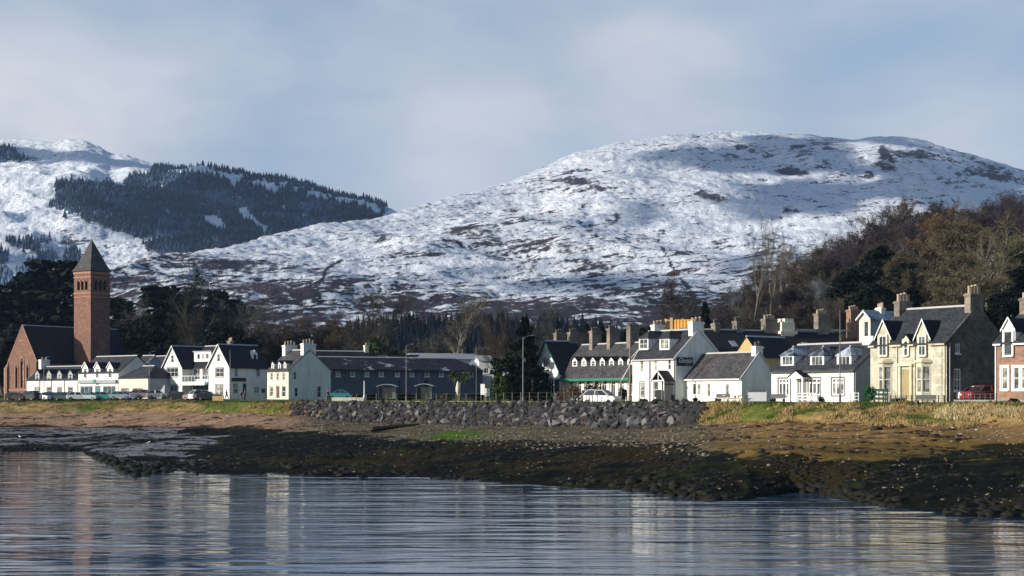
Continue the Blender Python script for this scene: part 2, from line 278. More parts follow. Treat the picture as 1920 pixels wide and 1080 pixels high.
def gz(X, Y, detail=True):
    X = np.asarray(X, float); Y = np.maximum(np.asarray(Y, float), 1.0); px = 960 + F * X / Y
    i = lambda a: np.interp(px, ST, a)
    d1, d2, z2, d3, z3, d4 = i(D1), i(D2), i(Z2), i(D3), i(Z3), i(D4)
    z4 = 5.36; lf = np.clip((900 - px) / 600, 0, 1)
    z = np.where(Y < d1, -(d1 - Y) * 0.05, 0)
    t = np.clip((Y - d1) / (d2 - d1), 0, 1); z = np.where((Y >= d1) & (Y < d2), z2 * (0.25 * np.sqrt(t) + 0.75 * t), z)
    z = np.where((Y >= d2) & (Y < d3), z2 + (z3 - z2) * np.clip((Y - d2) / (d3 - d2), 0, 1) ** 1.3, z)
    z = np.where((Y >= d3) & (Y < d4), z3 + (z4 - z3) * np.clip((Y - d3) / (d4 - d3), 0, 1) ** 0.8, z)
    z = np.where(Y >= d4, z4 + (0.12 + 0.4 * lf) * sstep(0, 14, Y - d4) + 0.018 * np.clip(Y - d4 - 50, 0, 400), z)
    hk = np.interp(px, *HILLK); z = z + hk * sstep(35, 250, Y - d4 - 40 * np.clip((1500 - px) / 200, 0, 1))
    if detail:
        weed = sstep(d1 - 12, d1 + 4, Y) * (1 - sstep(d2 - 10, d2 + 3, Y))
        z = z + weed * ((fbm(X * .16, Y * .12, 3, 4) - 0.5) * 0.6 + (fbm(X * .9, Y * .7, 9, 4) - 0.5) * 0.42)
        bch = sstep(d2 - 3, d2 + 3, Y) * (1 - sstep(d3 - 1, d3 + 2, Y))
        z = z + bch * ((fbm(X * .25, Y * .5, 21, 4) - 0.5) * 0.55)
        bnk = sstep(d3 - 2, d3 + 1, Y) * (1 - sstep(d4 - 1, d4 + .5, Y))
        z = z + bnk * ((fbm(X * .35, Y * .5, 31, 4) - 0.5) * 1.0)
        up = sstep(300, 480, Y) * 1.0; z = z + up * (fbm(X * .02, Y * .02, 41, 4) - 0.5) * 4
    return z
def gz1(X, Y): return float(gz(np.array([X]), np.array([Y]))[0])
pxs = np.linspace(-330, 2250, 1250); u = np.linspace(0, 1, 620)
tD = np.stack([np.interp(pxs, ST, a) for a in (D1, D2, D3, D4)])
rows = []
for a, b, n in ((28, None, 26),):
    rows.append(a + (tD[0] - 14 - a)[None, :] * np.linspace(0, 1, n)[:, None])
def seg(a, b, n): return a[None, :] + (b - a)[None, :] * (np.linspace(0, 1, n, endpoint=False)[:, None])
rows.append(seg(tD[0] - 14, tD[0] - 1, 26)[1:]); rows.append(seg(tD[0] - 1, tD[1], 210)); rows.append(seg(tD[1], tD[2], 110)); rows.append(seg(tD[2], tD[3], 40))
rows.append(seg(tD[3], tD[3] + 30, 26)); far0 = tD[3] + 30
rows.append(far0[None, :] + (760 - far0)[None, :] * (np.linspace(0, 1, 70)[:, None] ** 1.3))
DG = np.concatenate(rows, 0); nr, nc = DG.shape
XG = (pxs[None, :] - 960) / F * DG; ZG = gz(XG, DG)
V = np.stack([XG, DG, ZG], -1).reshape(-1, 3)
idx = np.arange(nr * nc).reshape(nr, nc)
FC = np.stack([idx[:-1, :-1], idx[:-1, 1:], idx[1:, 1:], idx[1:, :-1]], -1).reshape(-1, 4)
gm = np_mesh('ground', V, FC, True)
# what grows or lies where: zones along the slope of the shore, their borders broken by noise
X, Y, Z = V[:, 0], V[:, 1], V[:, 2]; px = 960 + F * X / Y
i_ = lambda a: np.interp(px, ST, a)
nb = fbm(X * .11, Y * .11, 51, 5) - .5; nf = fbm(X * .7, Y * .7, 61, 4) - .5; ng = fbm(X * 2.2, Y * 2.2, 71, 3) - .5; ns = fbm(X * .08, Y * .6, 81, 4) - .5
d1, d2, d3, d4 = i_(D1), i_(D2), i_(D3), i_(D4)
def C(*c): return np.array(c)[None, :]
def lerp(a, b, t): return a + (b - a) * np.clip(t, 0, 1)[:, None]
col = C(.007, .007, .005) + C(.014, .012, .005) * np.clip(nf * 3 + nb * 2, 0, 1.2)[:, None]                # wrack-covered rock
col = lerp(col, C(.024, .018, .006), (nb * 7 + nf * 2 - .2)); col = lerp(col, C(.018, .024, .007), (ns * 7 + nf * 2 - 1.1))                                            # olive-brown bladder wrack
col = lerp(col, C(.14, .13, .115), (ng * 10 - 3.6) + nf * 2.5)                                               # pale stones between
# pools and wet sand at the left
rough = np.full(len(X), 0.75)
wet = (px < 330 + nb * 400) * sstep(-.1, .15, ns + nb * .7 + .05) * sstep(d1 + 6, d1 + 18, Y) * (1 - sstep(d2 - 8, d2 + 2, Y))
col = lerp(col, C(.17, .155, .165), wet * 1.3); rough = rough * (1 - wet) + 0.22 * wet
tb = sstep(d2 - 3 + nb * 34 + nf * 12, d2 + 1 + nb * 34 + nf * 12, Y)                                   # beach above the weed
lf = np.clip((620 - px) / 120, 0, 1); rt = np.clip((px - 1300) / 120, 0, 1); md = (1 - lf) * (1 - rt)
sand = C(.29, .185, .12) * lf[:, None] + C(.22, .135, .052) * rt[:, None] + C(.115, .098, .062) * md[:, None]
sand = sand * (1 + nf * .9 + ng * .8)[:, None]
sand = lerp(sand, C(.05, .035, .025), (ns * 7 - .8) * (0.4 + .6 * (1 - lf * .5)))                       # strand lines of dry weed
sand = lerp(sand, C(.42, .36, .30), (ng * 10 + ns * 3 - 2.9) * (.4 + .6 * rt + .5 * md))
sand = lerp(sand, C(.28, .17, .12), np.clip((px - 1760) / 120, 0, 1) * sstep(d2 + 1, d2 + 4, Y) * (1 - sstep(d3 - 3, d3, Y)) * .9)
sand = lerp(sand, C(.16, .105, .025), rt * (1 - sstep(d2 + 2, d2 + 14, Y + nb * 12)) * .75)          # golden-brown band above the black weed
gpatch = np.exp(-((px - 858) / 38) ** 2 - ((Y - 168) / 10) ** 2); sand = lerp(sand, C(.07, .14, .015), gpatch * 2)
col = col * (1 - tb)[:, None] + sand * tb[:, None]; col = lerp(col, C(.06, .13, .015), gpatch * 1.3 * (nf + .6)); rough = rough * (1 - tb) + .9 * tb
tk = sstep(d3 - 1.5 + nf * 4, d3 + .6 + nf * 4, Y) * (1 - sstep(560, 640, px) * (1 - sstep(1290, 1340, px)))
straw = C(.30, .21, .09) * (1 + nf * 1.1)[:, None]; straw = lerp(straw, C(.10, .125, .025), nb * 5 + nf * 2 + .35 + .5 * sstep(d3 + 2, d4, Y)); straw = lerp(straw, C(.08, .05, .03), ng * 4 - .7)
col = col * (1 - tk)[:, None] + straw * tk[:, None]
tr = sstep(d3 - 1, d3 + 1, Y) * (sstep(560, 640, px) * (1 - sstep(1290, 1340, px))); col = col * (1 - tr)[:, None] + C(.05, .048, .045) * tr[:, None]
tl = sstep(d4 - .8 + nf * 1.5, d4 + .3 + nf * 1.5, Y)
lawn = C(.075, .115, .02) * (1 + nf * .7 + ng * .4)[:, None]; lawn = lerp(lawn, C(.20, .16, .06), nb * 5 - .6)
col = col * (1 - tl)[:, None] + lawn * tl[:, None]
tw = sstep(40, 90, Y - d4); wood = C(.030, .024, .016) * (1 + nf + nb)[:, None]; col = col * (1 - tw)[:, None] + wood * tw[:, None]
vcol(gm, 'soil', np.clip(col, .004, .8)); vfloat(gm, 'gloss', rough)
m, t, b = newmat('shore_ground')
at = N(t, 'ShaderNodeAttribute', attribute_name='soil'); ar = N(t, 'ShaderNodeAttribute', attribute_name='gloss')
tcn = N(t, 'ShaderNodeTexCoord'); nz = N(t, 'ShaderNodeTexNoise', inp={'Scale': 3.0, 'Detail': 6.0, 'Roughness': 0.7}); LK(t, tcn.outputs['Object'], nz.inputs[0])
LK(t, mixc(t, 1.0, at.outputs[0], ramp(t, nz.outputs[0], [(0.25, 0.45), (0.75, 1.5)]), 'MULTIPLY'), b.inputs['Base Color']); LK(t, ar.outputs['Fac'], b.inputs['Roughness'])
b.inputs['Specular IOR Level'].default_value = 0.02; bp = N(t, 'ShaderNodeBump', inp={'Strength': 0.7, 'Distance': 0.12}); LK(t, nz.outputs[0], bp.inputs['Height']); LK(t, bp.outputs[0], b.inputs['Normal'])
tag(link_mesh('ground', gm, m), 'shore and village ground of weed, sand and grass', None, None, 'structure')
# ------------------------------------------------------------------ water
m, t, b = newmat('sea_water')
b.inputs['Base Color'].default_value = (0.016, 0.048, 0.095, 1); b.inputs['IOR'].default_value = 1.5; b.inputs['Specular IOR Level'].default_value = 0.5
tcn = N(t, 'ShaderNodeTexCoord')
def wave(sx, sy, det, dist, rot=0.0):
    mp_ = N(t, 'ShaderNodeMapping', inp={'Scale': (sx, sy, 1), 'Rotation': (0, 0, rot)}); LK(t, tcn.outputs['Object'], mp_.inputs[0])
    n_ = N(t, 'ShaderNodeTexNoise', inp={'Scale': 1.0, 'Detail': det, 'Roughness': 0.5, 'Distortion': dist}); LK(t, mp_.outputs[0], n_.inputs[0]); return n_.outputs[0]
h = mth(t, 'MULTIPLY', wave(.045, .22, 1.5, 1.1, .08), 0.34)
nearw = N(t, 'ShaderNodeMapRange', inp={1: 105.0, 2: 74.0, 3: 1.0, 4: 0.55}); sepq = N(t, 'ShaderNodeSeparateXYZ'); LK(t, tcn.outputs['Object'], sepq.inputs[0]); LK(t, sepq.outputs[1], nearw.inputs[0]); h = mth(t, 'MULTIPLY', h, nearw.outputs[0])
h = mth(t, 'ADD', h, mth(t, 'MULTIPLY', wave(.11, .50, 2.0, 1.2, -.07), 0.14))
calm = ramp(t, wave(.02, .05, 2.0, .4), [(.40, .15), (.62, 1.0)])                                    # cat's-paws of breeze
h = mth(t, 'ADD', h, mth(t, 'MULTIPLY', mth(t, 'MULTIPLY', wave(.4, 1.7, 2.0, .3, .05), 0.045), calm))
sepw = N(t, 'ShaderNodeSeparateXYZ'); LK(t, tcn.outputs['Object'], sepw.inputs[0])
near = N(t, 'ShaderNodeMapRange', inp={1: 118.0, 2: 72.0, 3: 0.0, 4: 1.0}); LK(t, mth(t, 'SUBTRACT', sepw.outputs[1], mth(t, 'MULTIPLY', mth(t, 'SUBTRACT', wave(.03, .12, 3.0, .5, .08), .5), 60.0)), near.inputs[0])
rgh = mth(t, 'MULTIPLY_ADD', near.outputs[0], 0.06, 0.035); rgh = mth(t, 'MULTIPLY', rgh, mth(t, 'MULTIPLY_ADD', calm, .55, .55)); LK(t, rgh, b.inputs['Roughness'])
bp = N(t, 'ShaderNodeBump', inp={'Strength': 1.0, 'Distance': 0.55}); LK(t, h, bp.inputs['Height']); LK(t, bp.outputs[0], b.inputs['Normal'])
wm = MB(); wm.quad((-400, -60, 0), (400, -60, 0), (400, 300, 0), (-400, 300, 0))
tag(wm.build('water', m), 'rippled blue-grey sea water', None, None, 'structure')
# ------------------------------------------------------------------ hills (heights on a fan of bearings, relief in world metres)
def hill(name, label, crest, Dbase, Dc, ybase, naz, nrad, amp, seed, matl, px0, px1, back=500, gpow=.85, crags=(), burns=()):
    p = np.linspace(px0, px1, naz); cx = [c[0] for c in crest]; cy = [c[1] for c in crest]
    yc = np.interp(p, cx, cy); k = np.array([.05, .25, .4, .25, .05]); 
    yc = np.convolve(np.pad(yc, 2, 'edge'), k / k.sum(), 'valid')
    dc = np.interp(p, [d[0] for d in Dc], [d[1] for d in Dc]); yb = np.interp(p, [d[0] for d in ybase], [d[1] for d in ybase])
    t1 = np.linspace(0, 1, nrad); nb_ = 24; D = np.concatenate([Dbase + (dc - Dbase)[None, :] * t1[:, None], dc[None, :] + np.linspace(0, back, nb_ + 1)[1:, None]], 0)
    tt = np.concatenate([t1, np.ones(nb_)])[:, None]
    y = yb[None, :] + (yc - yb)[None, :] * tt ** gpow
    Zr = CZ - (y - HZ) * D / F
    over = np.concatenate([np.zeros(nrad), np.linspace(0, back, nb_ + 1)[1:]])[:, None]; Zr = np.where(over > 0, CZ - (yc[None, :] - HZ) * dc[None, :] / F - over * .22 - (over / back) ** 2 * 60, Zr)
    Xr = (p[None, :] - 960) / F * D
    edge = np.clip(tt * 4, 0, 1)
    crestfade = 1 - 0.75 * sstep(.86, 1.0, tt) 
    r1 = fbm(Xr / 420, D / 420, seed, 3) - .5; r2 = 1 - np.abs(2 * fbm(Xr / 170, D / 170, seed + 7, 4) - 1); r3 = fbm(Xr / 42, D / 42, seed + 13, 5, .55) - .5; r4 = fbm(Xr / 9, D / 14, seed + 19, 3) - .5
    Zr = Zr + edge * crestfade * (amp * (1.7 * r1 + .42 * (r2 - .62) + .15 * r3)) + edge * amp * .07 * r4
    V = np.stack([Xr, D, Zr], -1).reshape(-1, 3); n = len(D); idx = np.arange(n * naz).reshape(n, naz)
    FC = np.stack([idx[:-1, :-1], idx[:-1, 1:], idx[1:, 1:], idx[1:, :-1]], -1).reshape(-1, 4)
    me = np_mesh(name, V, FC, True); Yp = HZ - (Zr - CZ) * F / D; Pp = np.broadcast_to(p[None, :], D.shape); br_ = np.zeros(D.shape); wob = (fbm(Pp / 26, Yp / 12, seed + 31, 5, .6) - .5)
    for cx, cy, rx, ry, kk in crags: br_ = np.maximum(br_, kk * np.exp(-((Pp + wob * 60 - cx) / rx) ** 2 - ((Yp + wob * 26 - cy) / ry) ** 2) * (1 + 2.6 * wob))
    for pts_, wd, kk in burns:                     # stream gullies and the tracks: dark lines down the slope
        for (x0_, y0_), (x1_, y1_) in zip(pts_, pts_[1:]):
            L2 = (x1_ - x0_) ** 2 + (y1_ - y0_) ** 2; tq = np.clip(((Pp - x0_) * (x1_ - x0_) + (Yp - y0_) * (y1_ - y0_)) / L2, 0, 1); dd = np.hypot(Pp + wob * 22 - x0_ - tq * (x1_ - x0_), Yp + wob * 9 - y0_ - tq * (y1_ - y0_)); br_ = np.maximum(br_, kk * np.exp(-(dd / wd) ** 2) * (1 + 1.6 * wob))
    vfloat(me, 'bare', np.clip(br_, 0, 1.2).ravel()); tag(link_mesh(name, me, matl), label, None, None, 'structure')
    return p, D, Xr, Zr
def snow_mat(name, lo, hi, seed, heath=(.036, .027, .033), rock=(.014, .016, .021), cover=0.0):
    m, t, b = newmat(name); g = N(t, 'ShaderNodeNewGeometry'); sp = N(t, 'ShaderNodeSeparateXYZ'); LK(t, g.outputs['Position'], sp.inputs[0])
    def nz(s, det, rg, dis=0.0, sc=(1, 1, 1)):
        mp_ = N(t, 'ShaderNodeMapping', inp={'Scale': sc, 'Location': (seed, seed * 2, 0)}); LK(t, g.outputs['Position'], mp_.inputs[0])
        n_ = N(t, 'ShaderNodeTexNoise', inp={'Scale': s, 'Detail': det, 'Roughness': rg, 'Distortion': dis}); LK(t, mp_.outputs[0], n_.inputs[0]); return n_.outputs[0]
    big = nz(.0045, 4, .55, .5); mid = nz(.035, 8, .68, .4, (1, .55, 1)); fine = nz(.22, 6, .7, .2, (.8, .35, 1)); mr = N(t, 'ShaderNodeMapping', inp={'Rotation': (0, R(14), 0)}); LK(t, g.outputs['Position'], mr.inputs[0]); ms_ = N(t, 'ShaderNodeMapping', inp={'Scale': (.22, .8, 2.8), 'Location': (seed, 0, seed)}); LK(t, mr.outputs[0], ms_.inputs[0])
    ns_ = N(t, 'ShaderNodeTexNoise', inp={'Scale': .05, 'Detail': 7.0, 'Roughness': .66, 'Distortion': .9}); LK(t, ms_.outputs[0], ns_.inputs[0]); streak = ns_.outputs[0]
    alt = N(t, 'ShaderNodeMapRange', inp={1: lo, 2: hi, 3: 0.0, 4: 1.0}); LK(t, sp.outputs[2], alt.inputs[0])
    a = mth(t, 'ADD', mth(t, 'MULTIPLY', alt.outputs[0], .37), cover)
    a = mth(t, 'ADD', a, mth(t, 'MULTIPLY', mth(t, 'SUBTRACT', big, .5), .8)); a = mth(t, 'ADD', a, mth(t, 'MULTIPLY', mth(t, 'SUBTRACT', mid, .5), .85))
    a = mth(t, 'ADD', a, mth(t, 'MULTIPLY', mth(t, 'SUBTRACT', fine, .5), 1.5)); a = mth(t, 'ADD', a, mth(t, 'MULTIPLY', mth(t, 'SUBTRACT', streak, .5), 1.8))
    sp2 = N(t, 'ShaderNodeSeparateXYZ'); LK(t, g.outputs['Normal'], sp2.inputs[0])
    a = mth(t, 'SUBTRACT', a, mth(t, 'MULTIPLY', ramp(t, sp2.outputs[2], [(.50, 1.0), (.90, 0.0)]), .75))     # steep ground sheds snow
    ab = N(t, 'ShaderNodeAttribute', attribute_name='bare'); a = mth(t, 'SUBTRACT', a, mth(t, 'MULTIPLY', ab.outputs['Fac'], ramp(t, mth(t, 'ADD', mth(t, 'MULTIPLY', fine, .5), mth(t, 'MULTIPLY', streak, .5)), [(.42, .0), (.54, 1.2)])))
    sf = ramp(t, a, [(.24, 0.0), (.33, .25), (.40, .85), (.50, 1.0)])
    hc = mixc(t, fine, heath, [x * 1.9 for x in heath]); hc = mixc(t, ramp(t, mid, [(.45, 0), (.6, 1)]), hc, rock)
    sc_ = mixc(t, fine, (.69, .74, .82), (.85, .88, .92))
    LK(t, mixc(t, sf, hc, sc_), b.inputs['Base Color']); b.inputs['Roughness'].default_value = .85; b.inputs['Specular IOR Level'].default_value = .15
    hh = mth(t, 'ADD', mth(t, 'MULTIPLY', mid, 4.0), mth(t, 'MULTIPLY', fine, 1.6))
    bp = N(t, 'ShaderNodeBump', inp={'Strength': 1.0, 'Distance': 1.4}); LK(t, hh, bp.inputs['Height']); LK(t, bp.outputs[0], b.inputs['Normal'])
    return m
main_crest = [(-300, 690), (-60, 640), (60, 580), (205, 517), (300, 492), (400, 463), (500, 440), (600, 415), (700, 402), (800, 378), (880, 358), (960, 337), (1020, 315), (1080, 290), (1150, 272), (1200, 264), (1300, 250), (1370, 246), (1450, 250), (1520, 254), (1570, 259), (1605, 263), (1650, 256), (1720, 260), (1800, 280), (1860, 295), (1920, 312), (2050, 370), (2300, 470), (2600, 560)]
MH = hill('main_hill', 'broad snow-streaked heather hill behind the village', main_crest, 520, [(-300, 800), (205, 1150), (700, 1900), (1050, 2350), (1370, 2650), (1920, 2600), (2600, 2000)],
     [(-300, 700), (300, 690), (900, 690), (2600, 690)], 900, 420, 46, 5, snow_mat('snowy_heather', 20, 190, 3.0, cover=.23), -300, 2500,
     crags=[(1490, 322, 34, 14, .5), (1400, 292, 70, 16, .38), (1500, 282, 60, 12, .38), (1655, 300, 34, 26, .5), (1630, 330, 20, 8, .6), (1348, 374, 26, 9, .45), (1150, 408, 18, 8, .8), (1320, 366, 16, 6, .4), (1490, 398, 30, 6, .5), (1585, 405, 20, 6, .5), (1440, 345, 26, 6, .5), (1720, 290, 60, 14, .3), (1260, 300, 60, 14, .25), (860, 430, 40, 8, .5), (700, 450, 30, 8, .4), (420, 500, 40, 6, .4), (960, 400, 40, 10, .3), (1080, 470, 50, 14, .35), (1850, 330, 60, 14, .3), (1100, 345, 40, 8, .4),
            (1000, 585, 300, 26, .10), (560, 590, 160, 16, .12), (520, 540, 60, 14, .15), (1290, 590, 80, 24, .5), (1430, 470, 26, 22, .3)],
     burns=[([(1405, 440), (1440, 470), (1480, 505)], 3.5, .45), ([(1225, 430), (1262, 500), (1300, 555), (1345, 590)], 3, .5), ([(560, 552), (600, 530), (612, 505), (640, 488)], 2.6, .5), ([(320, 544), (430, 542), (560, 552)], 2.2, .5), ([(520, 585), (700, 572), (880, 560)], 2.2, .5), ([(985, 470), (1000, 500), (1040, 540)], 2.6, .4), ([(780, 420), (860, 412), (960, 420)], 2.2, .4), ([(1085, 560), (1180, 548), (1290, 560)], 2.5, .4)])
far_crest = [(-500, 300), (-200, 262), (0, 263), (50, 265), (100, 270), (130, 264), (160, 266), (190, 278), (205, 288), (240, 293), (290, 310), (400, 330), (500, 347), (600, 370), (645, 379), (660, 383), (720, 399), (800, 430), (1000, 520), (1300, 640)]
FH = hill('far_hill', 'far snowy hill with a long forested shoulder', far_crest, 1400, [(-500, 3300), (0, 3500), (720, 2900), (1300, 2600)],
     [(-500, 640), (300, 600), (700, 560), (1300, 690)], 620, 300, 60, 25, snow_mat('far_snow', 60, 260, 9.0, (.05, .05, .06), cover=.42), -450, 1150, gpow=.95,
     crags=[(20, 430, 60, 12, .25), (60, 300, 60, 10, .3), (180, 310, 50, 10, .3), (640, 395, 60, 10, .3), (560, 440, 120, 18, .4)])
def on_hill(H, px, py):                    # the point of that hill's slope seen at those picture angles
    p, D, Xr, Zr = H; j = int(np.clip(np.searchsorted(p, px), 1, len(p) - 1)); yy = HZ - (Zr[:, j] - CZ) * F / D[:, j]
    w = np.where(yy <= py)[0]
    if not len(w): return None
    i = w[0]; return Vector(((p[j] - 960) / F * D[i, j], D[i, j], Zr[i, j]))
# conifer forests that read as one mass
def conifers(name, label, pts, hs, m, seed, sides=5, w=.23):
    r = np.random.default_rng(seed); n = len(pts); P = np.array(pts); Hh = r.uniform(*hs, n)[:, None]; ang = r.uniform(0, 6.28, n)
    vs = []; fs = []; b0 = 0
    for tier, (z0, z1, rr) in enumerate(((.08, .62, 1.0), (.38, .86, .66), (.66, 1.0, .38))):
        ring = []
        for s in range(sides * 2):
            a = ang + 3.14159 * s / sides + tier; q = (1.0 if s % 2 == 0 else .62) * r.uniform(.8, 1.2, n)
            ring.append(np.stack([np.cos(a) * q, np.sin(a) * q, np.zeros(n)], 1) * Hh * w * rr + P + np.array([0, 0, 1.0]) * Hh * (z0 - (.05 if s % 2 == 0 else 0)))
        top = P + np.array([0, 0, 1.0]) * Hh * z1
        A = np.stack(ring + [top], 1); k = sides * 2 + 1; base = b0 + np.arange(n)[:, None] * k
        for s in range(sides * 2): fs.append(np.concatenate([base + s, base + (s + 1) % (sides * 2), base + k - 1], 1))
        vs.append(A.reshape(-1, 3)); b0 += n * k
    me = np_mesh(name, np.concatenate(vs), np.concatenate(fs)); return tag(link_mesh(name, me, m), label, None, None, 'stuff')
def inpoly(x, y, poly):
    c = False; j = len(poly) - 1
    for i in range(len(poly)):
        if (poly[i][1] > y) != (poly[j][1] > y) and x < (poly[j][0] - poly[i][0]) * (y - poly[i][1]) / (poly[j][1] - poly[i][1]) + poly[i][0]: c = not c
        j = i
    return c
forest = [(88, 382), (108, 338), (160, 348), (226, 348), (240, 336), (292, 312), (400, 332), (500, 349), (600, 372), (650, 384), (725, 402), (640, 428), (500, 452), (400, 480), (310, 500), (285, 470), (265, 440), (205, 428), (150, 405)]
holes = [[(380, 404), (400, 402), (424, 420), (420, 434), (384, 424)], [(432, 388), (456, 388), (508, 436), (500, 440), (455, 408)], [(565, 400), (578, 402), (578, 412), (566, 410)], [(335, 328), (350, 328), (348, 336), (336, 336)]]
pts = []
rr = random.Random(3)
while len(pts) < 7200:
    x, y = rr.uniform(80, 730), rr.uniform(305, 505)
    jx, jy = x + (vnoise(np.array([x / 14.]), np.array([y / 9.]), 8)[0] - .5) * 46, y + (vnoise(np.array([x / 12.]), np.array([y / 8.]), 9)[0] - .5) * 22
    if inpoly(jx, jy, forest) and vnoise(np.array([x / 9.]), np.array([y / 5.]), 31)[0] > .12 and not any(inpoly(x, y, h_) for h_ in holes):
        q = on_hill(FH, x, y + 3)
        if q: pts.append(q)
while len(pts) < 7700:
    x, y = rr.uniform(-20, 150), rr.uniform(455, 560)
    if vnoise(np.array([x / 28.]), np.array([y / 18.]), 5)[0] > .50:
        q = on_hill(FH, x, y)
        if q: pts.append(q)
while len(pts) < 7900:
    x, y = rr.uniform(-40, 50), rr.uniform(276, 306)
    if x < 25 + (y - 276) * .6 or y > 296:
        q = on_hill(FH, x, y)
        if q: pts.append(q)
for _ in range(1500):                              # the forest runs right over the skyline
    x = rr.uniform(288, 722); p_, D_, X_, Z_ = FH; j = int(np.searchsorted(p_, x)); i = rr.randint(262, 304)
    if vnoise(np.array([x / 18.]), np.array([i / 6.]), 77)[0] > .2: pts.append(Vector((X_[i, j] + rr.uniform(-4, 4), D_[i, j], Z_[i, j])))
conifers('hillside_forest', 'dark blue conifer forest covering the shoulder of the far hill', pts, (8, 15), M['frosthazepine'], 11, 4, .27)
pts = []
top = ([430, 600, 640, 700, 760, 900, 1000, 1080, 1140, 1180, 1260, 1330], [640, 628, 612, 590, 583, 582, 584, 590, 606, 622, 630, 622])
while len(pts) < 1500:
    x = rr.uniform(430, 1330); yt = np.interp(x, *top); q = on_hill(MH, x, rr.uniform(yt + 48, 700))
    if q is not None and q.y < 900: pts.append(q - Vector((0, 0, .3)))
conifers('plantation', 'dark conifer plantation at the foot of the snowy hill', pts, (8, 12.5), M['plant'], 12, 5, .2)
# ------------------------------------------------------------------ unseen broken cloud sheets, outlined to cast the wanted shade on the hills
M['cloud'] = mat('cloud', (.85, .85, .87), 1.0, .05)
def cloud_layer(H, blobs, islands, label, alt, thr=.5, seed=0, sx=60., sy=26.):
    p, D, Xr, Zr = H; yy = HZ - (Zr - CZ) * F / D; st = 2
    P_, Y_, X_, D_, Z_ = (q[::st, ::st] for q in (np.broadcast_to(p[None, :], D.shape), yy, Xr, D, Zr))
    m_ = np.zeros(P_.shape)
    for cx, cy, rx, ry, k in blobs: m_ = np.maximum(m_, k * np.exp(-((P_ - cx) / rx) ** 2 - ((Y_ - cy) / ry) ** 2))
    for cx, cy, rx, ry in islands: m_ = m_ - 1.1 * np.exp(-((P_ - cx) / rx) ** 2 - ((Y_ - cy) / ry) ** 2)
    m_ = m_ + (fbm(P_ / sx, Y_ / sy, seed, 5, .6) - .5) * 1.5
    k = (alt - Z_) / SV.z; V0 = np.stack([X_ + SV.x * k, D_ + SV.y * k, np.full(k.shape, float(alt))], -1)
    keep = m_ > thr; n, c = keep.shape; idx = np.arange(n * c).reshape(n, c)
    q = keep[:-1, :-1] & keep[1:, :-1] & keep[:-1, 1:] & keep[1:, 1:]; Fq = np.stack([idx[:-1, :-1], idx[:-1, 1:], idx[1:, 1:], idx[1:, :-1]], -1)[q]
    V1 = V0 + np.array([0, 0, 1.0]) * (4 + 26 * np.clip(m_ - thr, 0, 1))[..., None]; V = np.concatenate([V0.reshape(-1, 3), V1.reshape(-1, 3)])
    used = np.unique(Fq); mp_ = -np.ones(len(V), int); allu = np.concatenate([used, used + n * c]); mp_[allu] = np.arange(len(allu)); FF = np.concatenate([mp_[Fq], mp_[Fq[:, ::-1] + n * c]])
    tag(link_mesh('shade_clouds', np_mesh('shade_clouds', V[allu], FF, True), M['cloud']), label, None, None, 'structure')
cloud_layer(MH, [(1330, 300, 130, 36, .8), (1480, 300, 140, 45, 1.0), (1530, 370, 170, 60, 1.0), (1760, 350, 170, 70, 1.1), (1420, 395, 110, 34, .85), (1900, 400, 120, 70, 1.0), (1195, 405, 55, 42, .8), (1365, 500, 40, 40, .8), (1010, 530, 90, 26, .65), (820, 480, 90, 26, .6), (900, 505, 120, 30, .72), (1130, 535, 110, 28, .72), (700, 560, 120, 24, .62), (480, 560, 90, 22, .6), (1060, 420, 60, 26, .6), (620, 520, 60, 22, .6), (1240, 560, 90, 24, .6), (960, 430, 40, 22, .5)],
    [(1640, 272, 38, 14), (1655, 405, 60, 24), (1475, 438, 45, 20), (1580, 440, 40, 16), (1290, 420, 60, 20)], 'unseen broken cloud shaped to shade the big hill', 950, .5, 41)
cloud_layer(FH, [(480, 400, 260, 70, 1.2), (60, 500, 90, 40, .7)], [(330, 300, 60, 14)], 'unseen broken cloud shaped to shade the far hill', 1000, .5, 47)
WR = random.Random(4); M['glassmid'] = glass('dim_window_glass', (.035, .04, .045))
